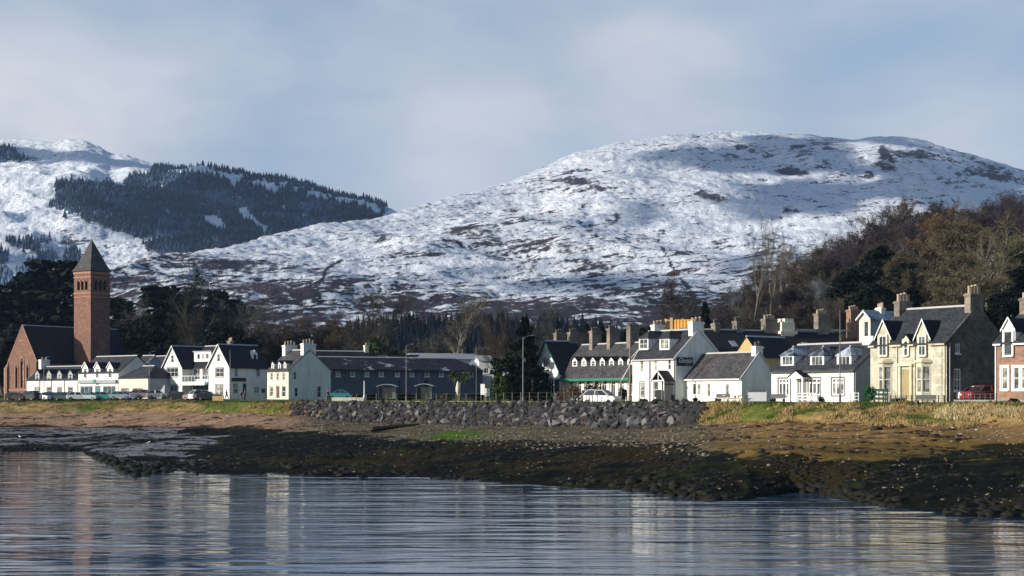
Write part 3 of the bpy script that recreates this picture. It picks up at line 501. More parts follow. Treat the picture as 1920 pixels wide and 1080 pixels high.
# ------------------------------------------------------------------ house kit. Local frame: x along the front, y into the house, z up
class House:
    def __init__(s, name, label, cat, pxL, pxR, D, th, pyb, pxB=None, d=None, group=None):
        t = R(th); c, sn = math.cos(t), math.sin(t); kL = (pxL - 960) / F; kR = (pxR - 960) / F; XR = kR * D
        s.u = Vector((c, -sn, 0)); s.w = Vector((sn, c, 0)); s.L = (XR - kL * D) / (c + kL * sn)
        if d is None: kB = (pxB - 960) / F; d = (kB * D - XR) / (sn - kB * c)
        s.d = d; s.zb = CZ - (pyb - HZ) * D / F; s.O = Vector((XR, D, s.zb)) - s.u * s.L; s.th = th
        s.root = empty(name, s.O, -t, label, cat, group)
        L = s.L; s.Fr = lambda a, z, o: (a, -o, z); s.Sd = lambda a, z, o: (L + o, a, z); s.Lf = lambda a, z, o: (-o, a, z)
        s.ze = s.zr = None
    def _hit(s, px, base, along):              # depth and distance along a wall line where the sight line meets it
        k = (px - 960) / F                      # t*(k,1) = base + a*along
        den = along.x - k * along.y; a = (k * base.y - base.x) / den; return a, base.y + a * along.y
    def fr(s, px, py, off=0.0): a, D = s._hit(px, s.O + s.w * off, s.u); return a, CZ - (py - HZ) * D / F - s.zb
    def sd(s, px, py, off=0.0): a, D = s._hit(px, s.O + s.u * (s.L + off), s.w); return a, CZ - (py - HZ) * D / F - s.zb
    def rect(s, fn, r, off=0.0):               # pixel box -> wall box
        x0, y0, x1, y1 = r; ym = (y0 + y1) / 2; a0 = fn(x0, ym, off)[0]; a1 = fn(x1, ym, off)[0]; xm = (x0 + x1) / 2
        return (a0, fn(xm, y1, off)[1], a1, fn(xm, y0, off)[1])
    def heights(s, pye, pyr, apex_side=True):
        s.ze = s.fr(s.px_of(s.L, 0), pye)[1]; s.zr = CZ - (pyr - HZ) * (s.O + s.u * s.L + s.w * (s.d / 2)).y / F - s.zb
    def px_of(s, x, y): p = s.O + s.u * x + s.w * y; return 960 + F * p.x / p.y
    def zroof(s, y): return s.ze + (s.zr - s.ze) * (1 - abs(y - s.d / 2) / (s.d / 2))
def holed(mb, P, a0, a1, z0, z1, holes, rev=.15):
    A = sorted({a0, a1, *[h[0] for h in holes], *[h[2] for h in holes]}); Zs = sorted({z0, z1, *[h[1] for h in holes], *[h[3] for h in holes]})
    A = [a for a in A if a0 <= a <= a1]; Zs = [z for z in Zs if z0 <= z <= z1]
    for i in range(len(A) - 1):
        for j in range(len(Zs) - 1):
            ca, cz = (A[i] + A[i + 1]) / 2, (Zs[j] + Zs[j + 1]) / 2
            if any(h[0] < ca < h[2] and h[1] < cz < h[3] for h in holes): continue
            mb.quad(P(A[i], Zs[j], 0), P(A[i + 1], Zs[j], 0), P(A[i + 1], Zs[j + 1], 0), P(A[i], Zs[j + 1], 0))
    for h in holes:
        x0, b0, x1, b1 = h
        for p, q in (((x0, b0), (x1, b0)), ((x1, b0), (x1, b1)), ((x1, b1), (x0, b1)), ((x0, b1), (x0, b0))):
            mb.quad(P(*p, 0), P(*q, 0), P(*q, -rev), P(*p, -rev))
def walls(H, m, fh=(), sh=(), L=None, d=None, x0=0, y0=0, ze=None, zr=None, ridge='x', name='wall', sidew=None):
    L = L or H.L; d = d or H.d; ze = ze or H.ze; zr = H.zr if zr is None else zr
    mb = MB(); lo = -1.2; Fr = lambda a, z, o: (x0 + a, y0 - o, z); Sd = lambda a, z, o: (x0 + L + o, y0 + a, z)
    holed(mb, Fr, 0, L, lo, ze, list(fh)); 
    mb.quad((x0, y0 + d, lo), (x0 + L, y0 + d, lo), (x0 + L, y0 + d, ze), (x0, y0 + d, ze)); mb.quad((x0, y0, lo), (x0, y0 + d, lo), (x0, y0 + d, ze), (x0, y0, ze))
    ms = MB() if sidew else mb
    holed(ms, Sd, 0, d, lo, ze, list(sh))
    if ridge == 'x':
        ms.quad((x0 + L, y0, ze), (x0 + L, y0 + d, ze), (x0 + L, y0 + d / 2, zr)); mb.quad((x0, y0, ze), (x0, y0 + d, ze), (x0, y0 + d / 2, zr))
    elif ridge == 'y':
        mb.quad((x0, y0, ze), (x0 + L, y0, ze), (x0 + L / 2, y0, zr)); mb.quad((x0, y0 + d, ze), (x0 + L, y0 + d, ze), (x0 + L / 2, y0 + d, zr))
    if sidew: ms.build(name, sidew, H.root)
    return mb.build(name, m, H.root)
def gable_roof(H, m, a0, a1, b0, b1, ze, zr, axis='x', ov=.25, vg=.12, th=.14, name='roof', parent=None, ridge=True, ridge_m=None, hip=(0, 0)):
    f = (lambda a, b, z: (a, b, z)) if axis == 'x' else (lambda a, b, z: (b, a, z))
    bm_ = (b0 + b1) / 2; k = (zr - ze) / (bm_ - b0); e0 = ze - k * ov; mb = MB(); s_ = .03
    A0, A1 = a0 - vg, a1 + vg
    if hip == (0, 0):
        for sg, bo in ((1, b0 - ov), (-1, b1 + ov)):
            prof = [(bo, e0 + s_), (bm_, zr + s_), (bm_, zr + s_ + th), (bo, e0 + s_ + th)]
            mb.prism(prof, lambda a, p, q: f(a, p, q), A0, A1)
    else:
        h0, h1 = hip; z2 = zr + s_ + th; z1 = e0 + s_ + th
        p = [f(A0, b0 - ov, z1), f(A1, b0 - ov, z1), f(A1, b1 + ov, z1), f(A0, b1 + ov, z1), f(A0 + h0, bm_, z2), f(A1 - h1, bm_, z2)]
        q = [(x, y, z - th) for x, y, z in p[:4]]
        mb.add(p + q, [(0, 1, 5, 4), (2, 3, 4, 5), (3, 0, 4), (1, 2, 5), (0, 6, 7, 1), (1, 7, 8, 2), (2, 8, 9, 3), (3, 9, 6, 0), (6, 9, 8, 7)])
    o = mb.build(name, m, parent or H.root)
    if ridge:
        r = MB(); zz = zr + s_ + th
        r.prism([(bm_ - .17, zz - .1), (bm_, zz + .09), (bm_ + .17, zz - .1)], lambda a, p, q: f(a, p, q), A0 + hip[0], A1 - hip[1]); r.build('ridge_cap', ridge_m or M['ridge'], o if not parent else parent)
    return o
def barge(H, P, a0, a1, ze, zr, m, w=.22, o=.14, ov=.25, parent=None, name='bargeboard'):  # boards under a gable's verge; P maps (a,z,o)
    mid = (a0 + a1) / 2; k = (zr - ze) / (mid - a0); mb = MB()
    for A, Zz in ((a0 - ov, ze - k * ov), (a1 + ov, ze - k * ov)):
        p = [(A, Zz), (mid, zr), (mid, zr + w), (A, Zz + w)]
        mb.add([P(a, z, o - .05) for a, z in p] + [P(a, z, o + .02) for a, z in p], [(0, 1, 2, 3), (7, 6, 5, 4), (0, 4, 5, 1), (1, 5, 6, 2), (2, 6, 7, 3), (3, 7, 4, 0)])
    return mb.build(name, m, parent or H.root)
def window(H, P, r, nx=1, nz=2, par=None, fm=None, gm=None, rev=.12, sill=True, margin=None, door=None, name=None, fw=.07, bars=.05, split=None, mw=.13):
    x0, z0, x1, z1 = r; fm = fm or M['paint']; par = par or H.root; nm = name or ('door' if door else 'window'); gm = gm or (M['glasslight'] if WR.random() < .3 else M['glass'] if WR.random() < .6 else M['glassmid'])
    mb = MB(); o0, o1 = -rev, -rev + .06
    fw = min(fw, (x1 - x0) * .16)
    mb.pbox(P, x0, x0 + fw, z0, z1, o0, o1); mb.pbox(P, x1 - fw, x1, z0, z1, o0, o1); mb.pbox(P, x0 + fw, x1 - fw, z0, z0 + fw, o0, o1); mb.pbox(P, x0 + fw, x1 - fw, z1 - fw, z1, o0, o1)
    for i in range(1, nx):
        a = x0 + (x1 - x0) * i / nx; mb.pbox(P, a - bars / 2, a + bars / 2, z0 + fw, z1 - fw, o0, o1 + .004)
    for j in range(1, nz):
        zz = z0 + (z1 - z0) * (split if split and nz == 2 else j / nz); mb.pbox(P, x0 + fw, x1 - fw, zz - bars / 2, zz + bars / 2, o0, o1 + .002)
    w = mb.build(nm, fm, par); sub = w if par is H.root else par
    g = MB(); g.pbox(P, x0 + .01, x1 - .01, z0 + .01, z1 - .01, -rev - .03, -rev + .015); g.build('door_leaf' if door else 'pane', door or gm or M['glass'], sub)
    if sill: s_ = MB(); s_.pbox(P, x0 - .08, x1 + .08, z0 - .12, z0 - .004, -.02, .09); s_.build('sill', M['paint'] if margin is None else margin, sub)
    if margin:
        q = MB(); q.pbox(P, x0 - mw, x0 - .003, z0 - .06, z1 + mw, .003, .022); q.pbox(P, x1 + .003, x1 + mw, z0 - .06, z1 + mw, .003, .022); q.pbox(P, x0 - .002, x1 + .002, z1 + .003, z1 + mw, .003, .022); q.build('margin', margin, sub)
    return w
def chimney(H, x0, x1, y0, y1, z0, z1, m, pots=4, along='y', potm=None, cap=None, poth=.55):
    mb = MB(); mb.box(x0, x1, y0, y1, z0, z1 - .25); mb.box(x0 - .09, x1 + .09, y0 - .09, y1 + .09, z1 - .25, z1 - .1); mb.box(x0 - .03, x1 + .03, y0 - .03, y1 + .03, z1 - .1, z1); c = mb.build('chimney', m, H.root)
    for i in range(pots):
        t = (i + .5) / pots; cx, cy = ((x0 + x1) / 2, y0 + (y1 - y0) * t) if along == 'y' else (x0 + (x1 - x0) * t, (y0 + y1) / 2)
        p = MB(); h_ = poth * (1 + .12 * ((i * 7) % 3 - 1)); p.lathe([(.15, z1 - .02), (.13, z1 + h_ * .8), (.17, z1 + h_ * .84), (.16, z1 + h_), (.1, z1 + h_)], (cx, cy), 8); p.build('pot', potm or M['pot'], c)
    return c
def dormer(H, xc, w, z0, z1, kind='gable', rise=.6, y0=None, wm=None, rm=None, nx=2, nz=2, barge_m=None, ov=.12, win=None, fm=None, gm=None, name='dormer', gap=.14, front=None):
    """a dormer whose face stands on the front slope: face from z0 to z1 (its eave), roof running back into the slope"""
    sl = (H.zr - H.ze) / (H.d / 2); yz = lambda z: (z - H.ze) / sl
    if y0 is None: y0 = max(0.0, yz(z0)) if z0 > H.ze else 0.0
    x0, x1 = xc - w / 2, xc + w / 2; P = lambda a, z, o: (a, y0 - o, z); yb = yz(z1) + .3; zt = z1 + rise
    r_ = win or (x0 + gap, z0 + .12, x1 - gap, z1 - .1)
    mb = MB(); holed(mb, P, x0, x1, z0, z1, [r_], .1)
    for X_ in (x0, x1): mb.quad((X_, y0, z0), (X_, y0, z1), (X_, yb, z1), (X_, max(y0, yz(z0)), z0))
    if kind == 'gable': mb.quad(P(x0, z1, 0), P(x1, z1, 0), P(xc, zt, 0))
    d_ = mb.build(name, wm or M['paint'], H.root)
    ybk = min(yz(zt), H.d / 2 - .02); rb = MB(); e = ov; k = rise / (w / 2); th = .09; yf = y0 - .14
    rm = rm or M['slate']
    if kind == 'gable':
        for sg in (-1, 1):
            prof = [(xc, zt), (xc + sg * (w / 2 + e), z1 - k * e), (xc + sg * (w / 2 + e), z1 - k * e + th), (xc, zt + th)]
            ye = yz(z1) + .1
            A = [(p, yf, q) for p, q in prof]; B = [(xc, ybk + .1, zt), (xc + sg * (w / 2 + e), ye, z1 - k * e), (xc + sg * (w / 2 + e), ye, z1 - k * e + th), (xc, ybk + .1, zt + th)]
            rb.add(A + B, [(0, 1, 2, 3), (7, 6, 5, 4), (0, 4, 5, 1), (1, 5, 6, 2), (2, 6, 7, 3), (3, 7, 4, 0)])
    elif kind == 'hip':
        hx = w / 2 * .9
        A = [(x0 - e, yf, z1), (x1 + e, yf, z1), (xc, y0 + hx, zt), (xc, ybk + .1, zt), (x0 - e, yz(z1) + .1, z1), (x1 + e, yz(z1) + .1, z1)]
        Bq = [(x, y, z - .08) for x, y, z in A[:2] + A[4:]]
        rb.add(A + Bq, [(0, 1, 2), (1, 5, 3, 2), (0, 2, 3, 4), (0, 6, 7, 1), (1, 7, 9, 5), (0, 4, 8, 6)])
        rd = MB(); rd.box(xc - .12, xc + .12, y0 + hx, ybk, zt, zt + .08); rd.build('dormer_ridge', M['ridge'], d_)
    else:                                          # flat-topped box
        rb.box(x0 - e, x1 + e, yf, yb + .2, z1, z1 + .14)
    rb.build('dormer_roof', rm, d_)
    if barge_m and kind == 'gable': barge(H, P, x0, x1, z1, zt, barge_m, .2, .17, ov, d_)
    window(H, P, r_, nx, nz, d_, fm, gm, .08, False)
    return d_
def gutter(H, x0, x1, z, m, y=-.3, r=.07):
    mb = MB(); mb.box(x0, x1, y - r, y + r, z - r, z + r); return mb.build('gutter', m, H.root)
def downpipe(H, P, a, z0, z1, m, r=.05): mb = MB(); mb.pbox(P, a - r, a + r, z0, z1, .03, .03 + 2 * r); return mb.build('downpipe', m, H.root)
def std(H, wm, rm, fh, sh, **k):
    walls(H, wm, fh, sh, **k); gable_roof(H, rm, 0, H.L, 0, H.d, H.ze, H.zr)
# ================================================================== 1 the hotel with the blue gable sign
H = House('hotel', 'tall white hotel with a blue name board on its shaded gable', 'hotel', 1186, 1266.5, 187, 55, 755, pxB=1354)
H.heights(670, 619)
fw = [(1199.8, 671.7, 1206.7, 697.6), (1225.7, 671.7, 1232.2, 696), (1251.7, 671.5, 1258, 694), (1199.8, 716, 1207.8, 747.6), (1224.8, 714.5, 1233.4, 746.7)]
fr = [H.rect(H.fr, r) for r in fw]
walls(H, M['white'], fr); gable_roof(H, M['slate'], 0, H.L, 0, H.d, H.ze, H.zr, vg=.1)
for r in fr: window(H, H.Fr, r, 1, 2, margin=M['margin'] if r[1] < 2 else None, fw=.1, mw=.1)
barge(H, H.Sd, 0, H.d, H.ze, H.zr, M['paint'], .26, .1); barge(H, H.Lf, 0, H.d, H.ze, H.zr, M['paint'], .26, .1)
gutter(H, -.1, H.L + .1, H.ze - .22, M['ridge'])
for a in (.42, .985): downpipe(H, H.Fr, H.L * a, -.2, H.ze - .2, M['margin'])
for xa, xb in ((1198, 1215.6), (1236.5, 1255)):
    r = H.rect(H.fr, (xa, 634, xb, 657), .7); dormer(H, (r[0] + r[2]) / 2, r[2] - r[0], r[1] + .05, r[3], 'hip', .85, nx=2, nz=2, y0=.7, gap=.12)
chimney(H, H.L - .75, H.L - .02, H.d / 2 - 1.0, H.d / 2 + .8, H.zr - .7, H.zr + 1.0, M['white'], 3)
chimney(H, .02, .7, H.d / 2 - .8, H.d / 2 + .8, H.zr - .7, H.zr + .9, M['white'], 3)
r = H.rect(H.sd, (1268.6, 670, 1298.3, 686)); sg = MB(); sg.pbox(H.Sd, r[0], r[2], r[1], r[3], .02, .08); sign = sg.build('name_board', M['navy'], H.root)
def text(body, H, P0, rz, size, m, par, shear=0.0, name='lettering', sx=1.0, ext=.006):
    cu = bpy.data.curves.new(name, 'FONT'); cu.body = body; cu.size = size; cu.shear = shear; cu.align_x = 'CENTER'; cu.align_y = 'CENTER'; cu.extrude = ext; cu.offset = .006
    tmp = bpy.data.objects.new('tmp', cu); COL.objects.link(tmp); dg = bpy.context.evaluated_depsgraph_get(); me = bpy.data.meshes.new_from_object(tmp.evaluated_get(dg)); bpy.data.objects.remove(tmp)
    o = link_mesh(name, me, m, par); o.location = P0; o.rotation_euler = (R(90), 0, rz); o.scale = (sx, 1, 1); return o
rm_ = (r[0] + r[2]) / 2
text('Glenisle', H, (H.L + .095, rm_ + .0, r[1] + .60), R(90), .80, M['paint'], sign, .35, sx=(r[2] - r[0]) * .9 / 2.75)
text('HOTEL', H, (H.L + .095, rm_ + .5, r[1] + .18), R(90), .24, M['lead'], sign, 0, sx=1.2)
# hanging sign, porch
hx, hz = H.fr(1241, 703); a = MB(); a.box(hx - .04, hx + .04, -1.0, 0, hz + .42, hz + .48); br_ = a.build('sign_bracket', M['dkmetal'], H.root)
a = MB(); a.box(hx - .55, hx + .5, -.5, -.42, hz - .38, hz + .38); s_ = a.build('hanging_sign', M['lead'], H.root); a = MB(); a.box(hx - .42, hx + .38, -.525, -.502, hz - .26, hz + .26); a.build('sign_panel', M['margin'], s_)
pw = 2.3; xa, xb = H.L - 2.35, H.L - .25; zp = 2.65
a = MB()
for X_ in (xa + .05, xb - .05): a.box(X_ - .06, X_ + .06, -1.55, -1.43, -.6, zp)
a.box(xa, xb, -1.56, -1.42, zp - .12, zp); a.box((xa + xb) / 2 - .05, (xa + xb) / 2 + .05, -1.54, -1.44, zp, zp + .8); por = a.build('porch', M['paint'], H.root)
a = MB(); a.box(xa - .05, xb + .05, -.05, -.004, -.2, zp); a.build('door_leaf', M['blackpaint'], por)  # black sheet across the whole porch back, standing for its dark inside
gable_roof(H, M['slatedark'], -1.6, 0, xa, xb, zp, zp + 1.0, 'y', .2, .06, .1, 'porch_roof', por, False)
barge(H, lambda a_, z, o: (a_, -1.6 - o, z), xa, xb, zp, zp + 1.0, M['paint'], .16, .1, .2, por)
a = MB(); bx, bz = H.fr(1279, 749, -1.9); a.box(xb - .9, xb, -2.0, -1.9, -.1, 1.5); a.build('menu_board', M['blackpaint'], H.root)
# ================================================================== 2 low wing
H = House('white_cottage', 'low white cottage with dark slates joined to the hotel gable', 'cottage', 1283, 1390.5, 180, 55, 754, pxB=1456); W2 = H
H.heights(707.8, 662)
fr = [H.rect(H.fr, r) for r in ((1298, 718, 1304.5, 741), (1307, 718, 1313.7, 741), (1325.7, 718, 1332, 744), (1359.6, 718, 1367, 741))]
std(H, M['white'], M['slatelight'], fr, [])
for r in fr: window(H, H.Fr, r, 1, 1, fw=.14)
barge(H, H.Sd, 0, H.d, H.ze, H.zr, M['paint'], .22, .1); gutter(H, 0, H.L, H.ze - .2, M['paint'])
chimney(H, H.L - .75, H.L - .02, H.d / 2 - .5, H.d / 2 + .6, H.zr - .6, H.zr + .8, M['white'], 2, potm=M['potdark'])
# ================================================================== 3 white cottage with three hipped dormers
H = House('dormer_cottage', 'white cottage with three hipped dormers and a small gabled porch', 'cottage', 1446.5, 1604, 163, 55, 750, d=8.2)
H.heights(692, 643)
tri = [(1459.7, 710, 1480, 742), (1515.8, 709.5, 1538, 741), (1559.6, 709, 1582.5, 741)]; fr = [H.rect(H.fr, r) for r in tri]
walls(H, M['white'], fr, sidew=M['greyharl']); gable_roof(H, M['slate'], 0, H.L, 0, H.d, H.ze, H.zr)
for r in fr: window(H, H.Fr, r, 3, 2, margin=M['margin'], split=.74, fw=.12, bars=.16, mw=.16)
for xa, xb in ((1463.8, 1488.6), (1519, 1545), (1569, 1596)):
    r = H.rect(H.fr, (xa, 666, xb, 687), .55); dormer(H, (r[0] + r[2]) / 2, r[2] - r[0], r[1], r[3], 'hip', .95, y0=.55, nx=3, nz=1, gap=.2, rm=M['slatefrost'])
chimney(H, H.L - 2.4, H.L - .9, H.d / 2 - .5, H.d / 2 + .5, H.zr - .8, H.zr + .75, M['white'], 0)
gutter(H, 0, H.L, H.ze - .2, M['dkmetal']); downpipe(H, H.Fr, H.L - .1, -.2, H.ze - .2, M['margin'])
xa = H.fr(1481, 720, -1.0)[0]; xb = xa + 1.9; zp = 2.25; a = MB()
for X_ in (xa, xb): a.box(X_ - .1, X_ + .1, -1.1, -.9, -.5, zp)
a.box(xa - .15, xb + .15, -1.15, 0, zp, zp + .16); a.quad((xa - .1, -1.1, zp + .16), (xb + .1, -1.1, zp + .16), ((xa + xb) / 2, -1.1, zp + .75)); por = a.build('porch', M['paint'], H.root)
gable_roof(H, M['slatedark'], -1.15, 0, xa, xb, zp + .2, zp + .8, 'y', .2, .06, .08, 'porch_roof', por, False)
a = MB(); a.box(xa + .45, xb - .45, -.03, .0 - .003, -.3, zp - .1); a.build('door_leaf', M['margin'], por)
# ================================================================== 4 cream stone villa
H = House('stone_villa', 'cream ashlar villa with two gabled wall dormers and bay windows', 'house', 1632, 1775, 150, 55, 751, pxB=1887); V4 = H
H.heights(642, 575)
bays = [(1646.5, 681, 1677), (1717.5, 680, 1750)]
side = [H.rect(H.sd, r) for r in ((1791, 631, 1800.6, 663), (1788.6, 691, 1802, 733))]
dr = H.rect(H.fr, (1692, 692, 1705.5, 749)); bayr = []
for b0, b1, b2 in bays:
    r = H.rect(H.fr, (b0 + 4, b1, b2 - 5, 752), 0); bayr.append(r)
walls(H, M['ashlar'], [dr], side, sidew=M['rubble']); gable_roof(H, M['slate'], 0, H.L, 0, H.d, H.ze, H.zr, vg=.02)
window(H, H.Fr, dr, 1, 1, door=M['door'], fm=M['ashtrim'], sill=False)
for r in side: window(H, H.Sd, r, 2, 2, fw=.12)
a = MB(); a.box(dr[0] - .55, dr[2] + .55, -.35, -.003, dr[3] + .28, dr[3] + .5); a.box(dr[0] - .4, dr[0] - .1, -.2, -.003, -.3, dr[3] + .28); a.box(dr[2] + .1, dr[2] + .4, -.2, -.003, -.3, dr[3] + .28); a.build('door_surround', M['ashtrim'], H.root)
for r in bayr:                                     # canted bays
    x0, x1, zt = r[0], r[2], r[3]; dp = .75; cut = .45; plan = [(x0 - .1, 0), (x0 + cut, -dp), (x1 - cut, -dp), (x1 + .1, 0)]
    a = MB(); zs = .75; zh = zt - .3
    for (p, q) in zip(plan, plan[1:]):
        a.quad((*p, -.5), (*q, -.5), (*q, zs), (*p, zs)); a.quad((*p, zh), (*q, zh), (*q, zt), (*p, zt))
        v = Vector(q) - Vector(p); n_ = Vector((v.y, -v.x)).normalized() * .0
        for f0, f1 in ((0, .13), (.87, 1)):
            s0 = Vector(p) + v * f0; s1 = Vector(p) + v * f1; a.quad((s0.x, s0.y, zs), (s1.x, s1.y, zs), (s1.x, s1.y, zh), (s0.x, s0.y, zh))
    bay = a.build('bay_window', M['ashtrim'], H.root)
    a = MB(); a.prism([(p[0], p[1]) for p in [(x0 - .28, -.003), (x0 + cut - .14, -dp - .2), (x1 - cut + .14, -dp - .2), (x1 + .28, -.003)]], lambda z, p, q: (p, q, z), zt + .003, zt + .22)
    a.prism([(x0 - .05, -.003), (x0 + cut, -dp + .05), (x1 - cut, -dp + .05), (x1 + .05, -.003)], lambda z, p, q: (p, q, z), zt + .22, zt + .4); a.build('cornice', M['ashtrim'], bay)
    fmb = MB(); gb = MB()
    for (p, q) in zip(plan, plan[1:]):
        v = Vector(q) - Vector(p); n_ = Vector((-v.y, v.x)).normalized() * .08; Pq = lambda a_, z, o, p=p, v=v, n_=n_: (p[0] + v.x * a_ - n_.x * (o / .08) * -1, p[1] + v.y * a_ + n_.y * (o / .08), z)
        gb.quad(Pq(.1, zs, .1), Pq(.9, zs, .1), Pq(.9, zh, .1), Pq(.1, zh, .1))
        for f0, f1, b_, t_ in ((.12, .18, zs, zh), (.82, .88, zs, zh), (.12, .88, zs, zs + .08), (.12, .88, zh - .08, zh), (.12, .88, (zs + zh) / 2 - .04, (zs + zh) / 2 + .04)): fmb.pbox(Pq, f0, f1, b_, t_, .03, .08)
    gb.build('pane', M['glasslight'], bay); fmb.build('sash', M['paint'], bay)
for xm, w_, z0p, z1p, zap, px_w in ((1657.5, 25, 667, 631, 602, 14), (1731, 25, 667, 631, 601, 13)):
    r = H.rect(H.fr, (xm - w_ / 2, z1p, xm + w_ / 2, 642)); xc = (r[0] + r[2]) / 2; w = r[2] - r[0]; zl = H.fr(xm, z0p)[1]; z1 = H.fr(xm, 629)[1]; zt = H.fr(xm, zap)[1]
    wr = H.rect(H.fr, (xm - px_w / 2, 628, xm + px_w / 2, 666))
    dormer(H, xc, w * .94, H.ze - .05, z1, 'gable', zt - z1, y0=-.05, wm=M['ashlar'], rm=M['slatedark'], barge_m=M['paint'], ov=.3, nx=1, nz=2, win=(xc - (wr[2] - wr[0]) / 2, H.ze + .0, xc + (wr[2] - wr[0]) / 2, z1 + .0 - .06))
    window(H, lambda a_, z, o: (a_, -.20 - o, z), (wr[0], zl, wr[2], z1 - .04), 2, 2, rev=.06, margin=M['ashtrim'])
r = H.rect(H.fr, (1696, 637, 1703.4, 667)); xc = (r[0] + r[2]) / 2; window(H, lambda a_, z, o: (a_, -.13 - o, z), (r[0], r[1], r[2], H.ze + .3), 1, 2, rev=.06, margin=M['ashtrim'], mw=.2)
dormer(H, xc, 1.0, H.ze - .05, H.ze + .35, 'gable', .55, y0=-.05, wm=M['ashtrim'], rm=M['slatedark'], barge_m=None, win=(xc - .2, H.ze, xc + .2, H.ze + .3), nx=1, nz=1)
gx = sorted((H.fr(q, 642)[0]) for q in (1643, 1672, 1693, 1706, 1717, 1745))
for q0, q1 in ((0, gx[0]), (gx[1], gx[2]), (gx[3], gx[4]), (gx[5], H.L)): gutter(H, q0, q1, H.ze - .16, M['ashtrim'], -.3, .08)
for p_ in (1683, 1716, 1772): downpipe(H, H.Fr, H.fr(p_, 700)[0], -.3, H.ze - .2, M['ashtrim'])
downpipe(H, H.Sd, .35, -.3, H.ze, M['lead'])
for xx, up in ((0.0, .95), (H.L - .7, 1.25)): chimney(H, xx, xx + .7, H.d / 2 - .95, H.d / 2 + .95, H.zr - 1.3, H.zr + up, M['stack'], 4, poth=.8)
for P, a0, k_ in ((H.Sd, 0, 1), (H.Lf, 0, 1)): barge(H, P, 0, H.d, H.ze, H.zr + .05, M['stack'], .16, .03, .15, name='skew_stone')
# ================================================================== 5 brown-red stone house at the edge
H = House('red_stone_house', 'brown-red stone house with white window surrounds at the end of the row', 'house', 1866, 2050, 135.2, 55, 754, d=8.5)
H.heights(636.5, 570)
wr = [H.rect(H.fr, r) for r in ((1877, 687, 1890, 731), (1899, 687, 1911, 731), (1914, 687, 1926, 731))]
walls(H, M['brick'], wr); gable_roof(H, M['slate'], 0, H.L, 0, H.d, H.ze, H.zr)
for r in wr: window(H, H.Fr, r, 1, 2, margin=M['paint'], fw=.12)
for pxc in (1892, 1985):
    r = H.rect(H.fr, (pxc - 8, 621, pxc + 8, 667)); xc = (r[0] + r[2]) / 2; w = r[2] - r[0]
    dormer(H, xc, w * 1.5, H.ze - .03, r[3] + .1, 'gable', 1.0, y0=-.03, wm=M['paint'], rm=M['slatedark'], barge_m=M['paint'], win=(r[0], H.ze, r[2], r[3]), nx=1, nz=1)
    window(H, lambda a_, z, o: (a_, -.16 - o, z), (r[0], r[1], r[2], r[3]), 1, 2, rev=.06, margin=M['paint'])
gutter(H, 0, H.fr(1880, 640)[0], H.ze - .18, M['paint']); gutter(H, H.fr(1903, 640)[0], H.fr(1970, 640)[0], H.ze - .18, M['paint']); downpipe(H, H.Fr, .12, -.3, H.ze, M['paint']); chimney(H, .05, .7, H.d / 2 - .9, H.d / 2 + .9, H.zr - 1, H.zr + 1.0, M['stack'], 4)
# ================================================================== 6 long terrace with green eaves
H = House('green_eaved_terrace', 'long low terrace with green eaves, small white dormers and a steep left gable', 'terrace', 1004, 1192, 212, 55, 748, d=8.2)
H.heights(696, 642)
xg0 = H.fr(1008, 690)[0]; xg1 = H.fr(1060, 690)[0]; n_ = 8; ops = []; Lt = H.L - xg1
for i in range(n_): x0 = xg1 + .4 + (Lt - .5) * (i + .22) / n_; ops.append((x0, .5, x0 + .95, 2.55))
walls(H, M['white'], ops)
for r in ops: window(H, H.Fr, r, 2, 2, split=.7)
gable_roof(H, M['slatelight'], xg1 - 1.5, H.L, 0, H.d, H.ze, H.zr, ov=1.1, vg=0)
a = MB(); a.box(xg1 + .5, H.L, -1.22, -1.12, H.ze - 1.22, H.ze - .86); a.build('fascia', M['green'], H.root)
for i in range(n_ + 1):
    a = MB(); xx = xg1 + .45 + (Lt - .6) * i / n_; a.box(xx - .06, xx + .06, -1.0, -.88, -.5, H.ze - .95); a.build('veranda_post', M['wood'], H.root)
for i in range(7):
    px_ = 1076 + i * 17.2; r = H.rect(H.fr, (px_ - 4.5, 675, px_ + 4.5, 688), .6); dormer(H, (r[0] + r[2]) / 2, r[2] - r[0], r[1], r[3], 'gable', .42, y0=.75, nx=1, nz=2, rm=M['slatedark'], ov=.18)
for px_, hh in ((1050, 2.0), (1076, 2.0), (1117, 2.0), (1150, 2.2), (1187, 2.3)):
    x_ = H.fr(px_, 620, H.d / 2)[0]; chimney(H, x_ - .35, x_ + .35, H.d / 2 - .9, H.d / 2 + .8, H.zr - 1.2, H.zr + hh, M['stack'], 4, potm=M['potdark'])
zg = H.fr(1034, 641)[1]; zge = H.fr(1060, 697)[1]; xm = (xg0 + xg1) / 2; wg = [(xm - .6, zge + .3, xm + .6, zge + 1.8)]
mb = MB(); Pg = lambda a_, z, o: (a_, -.9 - o, z); holed(mb, Pg, xg0, xg1, -1, zge, []); mb.quad(Pg(xg0, zge, 0), Pg(xg1, zge, 0), Pg(xm, zg, 0))
for xx in (xg0, xg1): mb.quad((xx, -.9, -1), (xx, H.d * .5, -1), (xx, H.d * .5, zge), (xx, -.9, zge))
mb.build('gable_wall', M['white'], H.root); window(H, Pg, wg[0], 2, 2, rev=-.02, margin=M['green'])
gable_roof(H, M['slatedark'], -.9, H.d * .5, xg0, xg1, zge, zg, 'y', .35, .3, name='gable_roof'); barge(H, Pg, xg0, xg1, zge, zg, M['green'], .2, .34, .35)
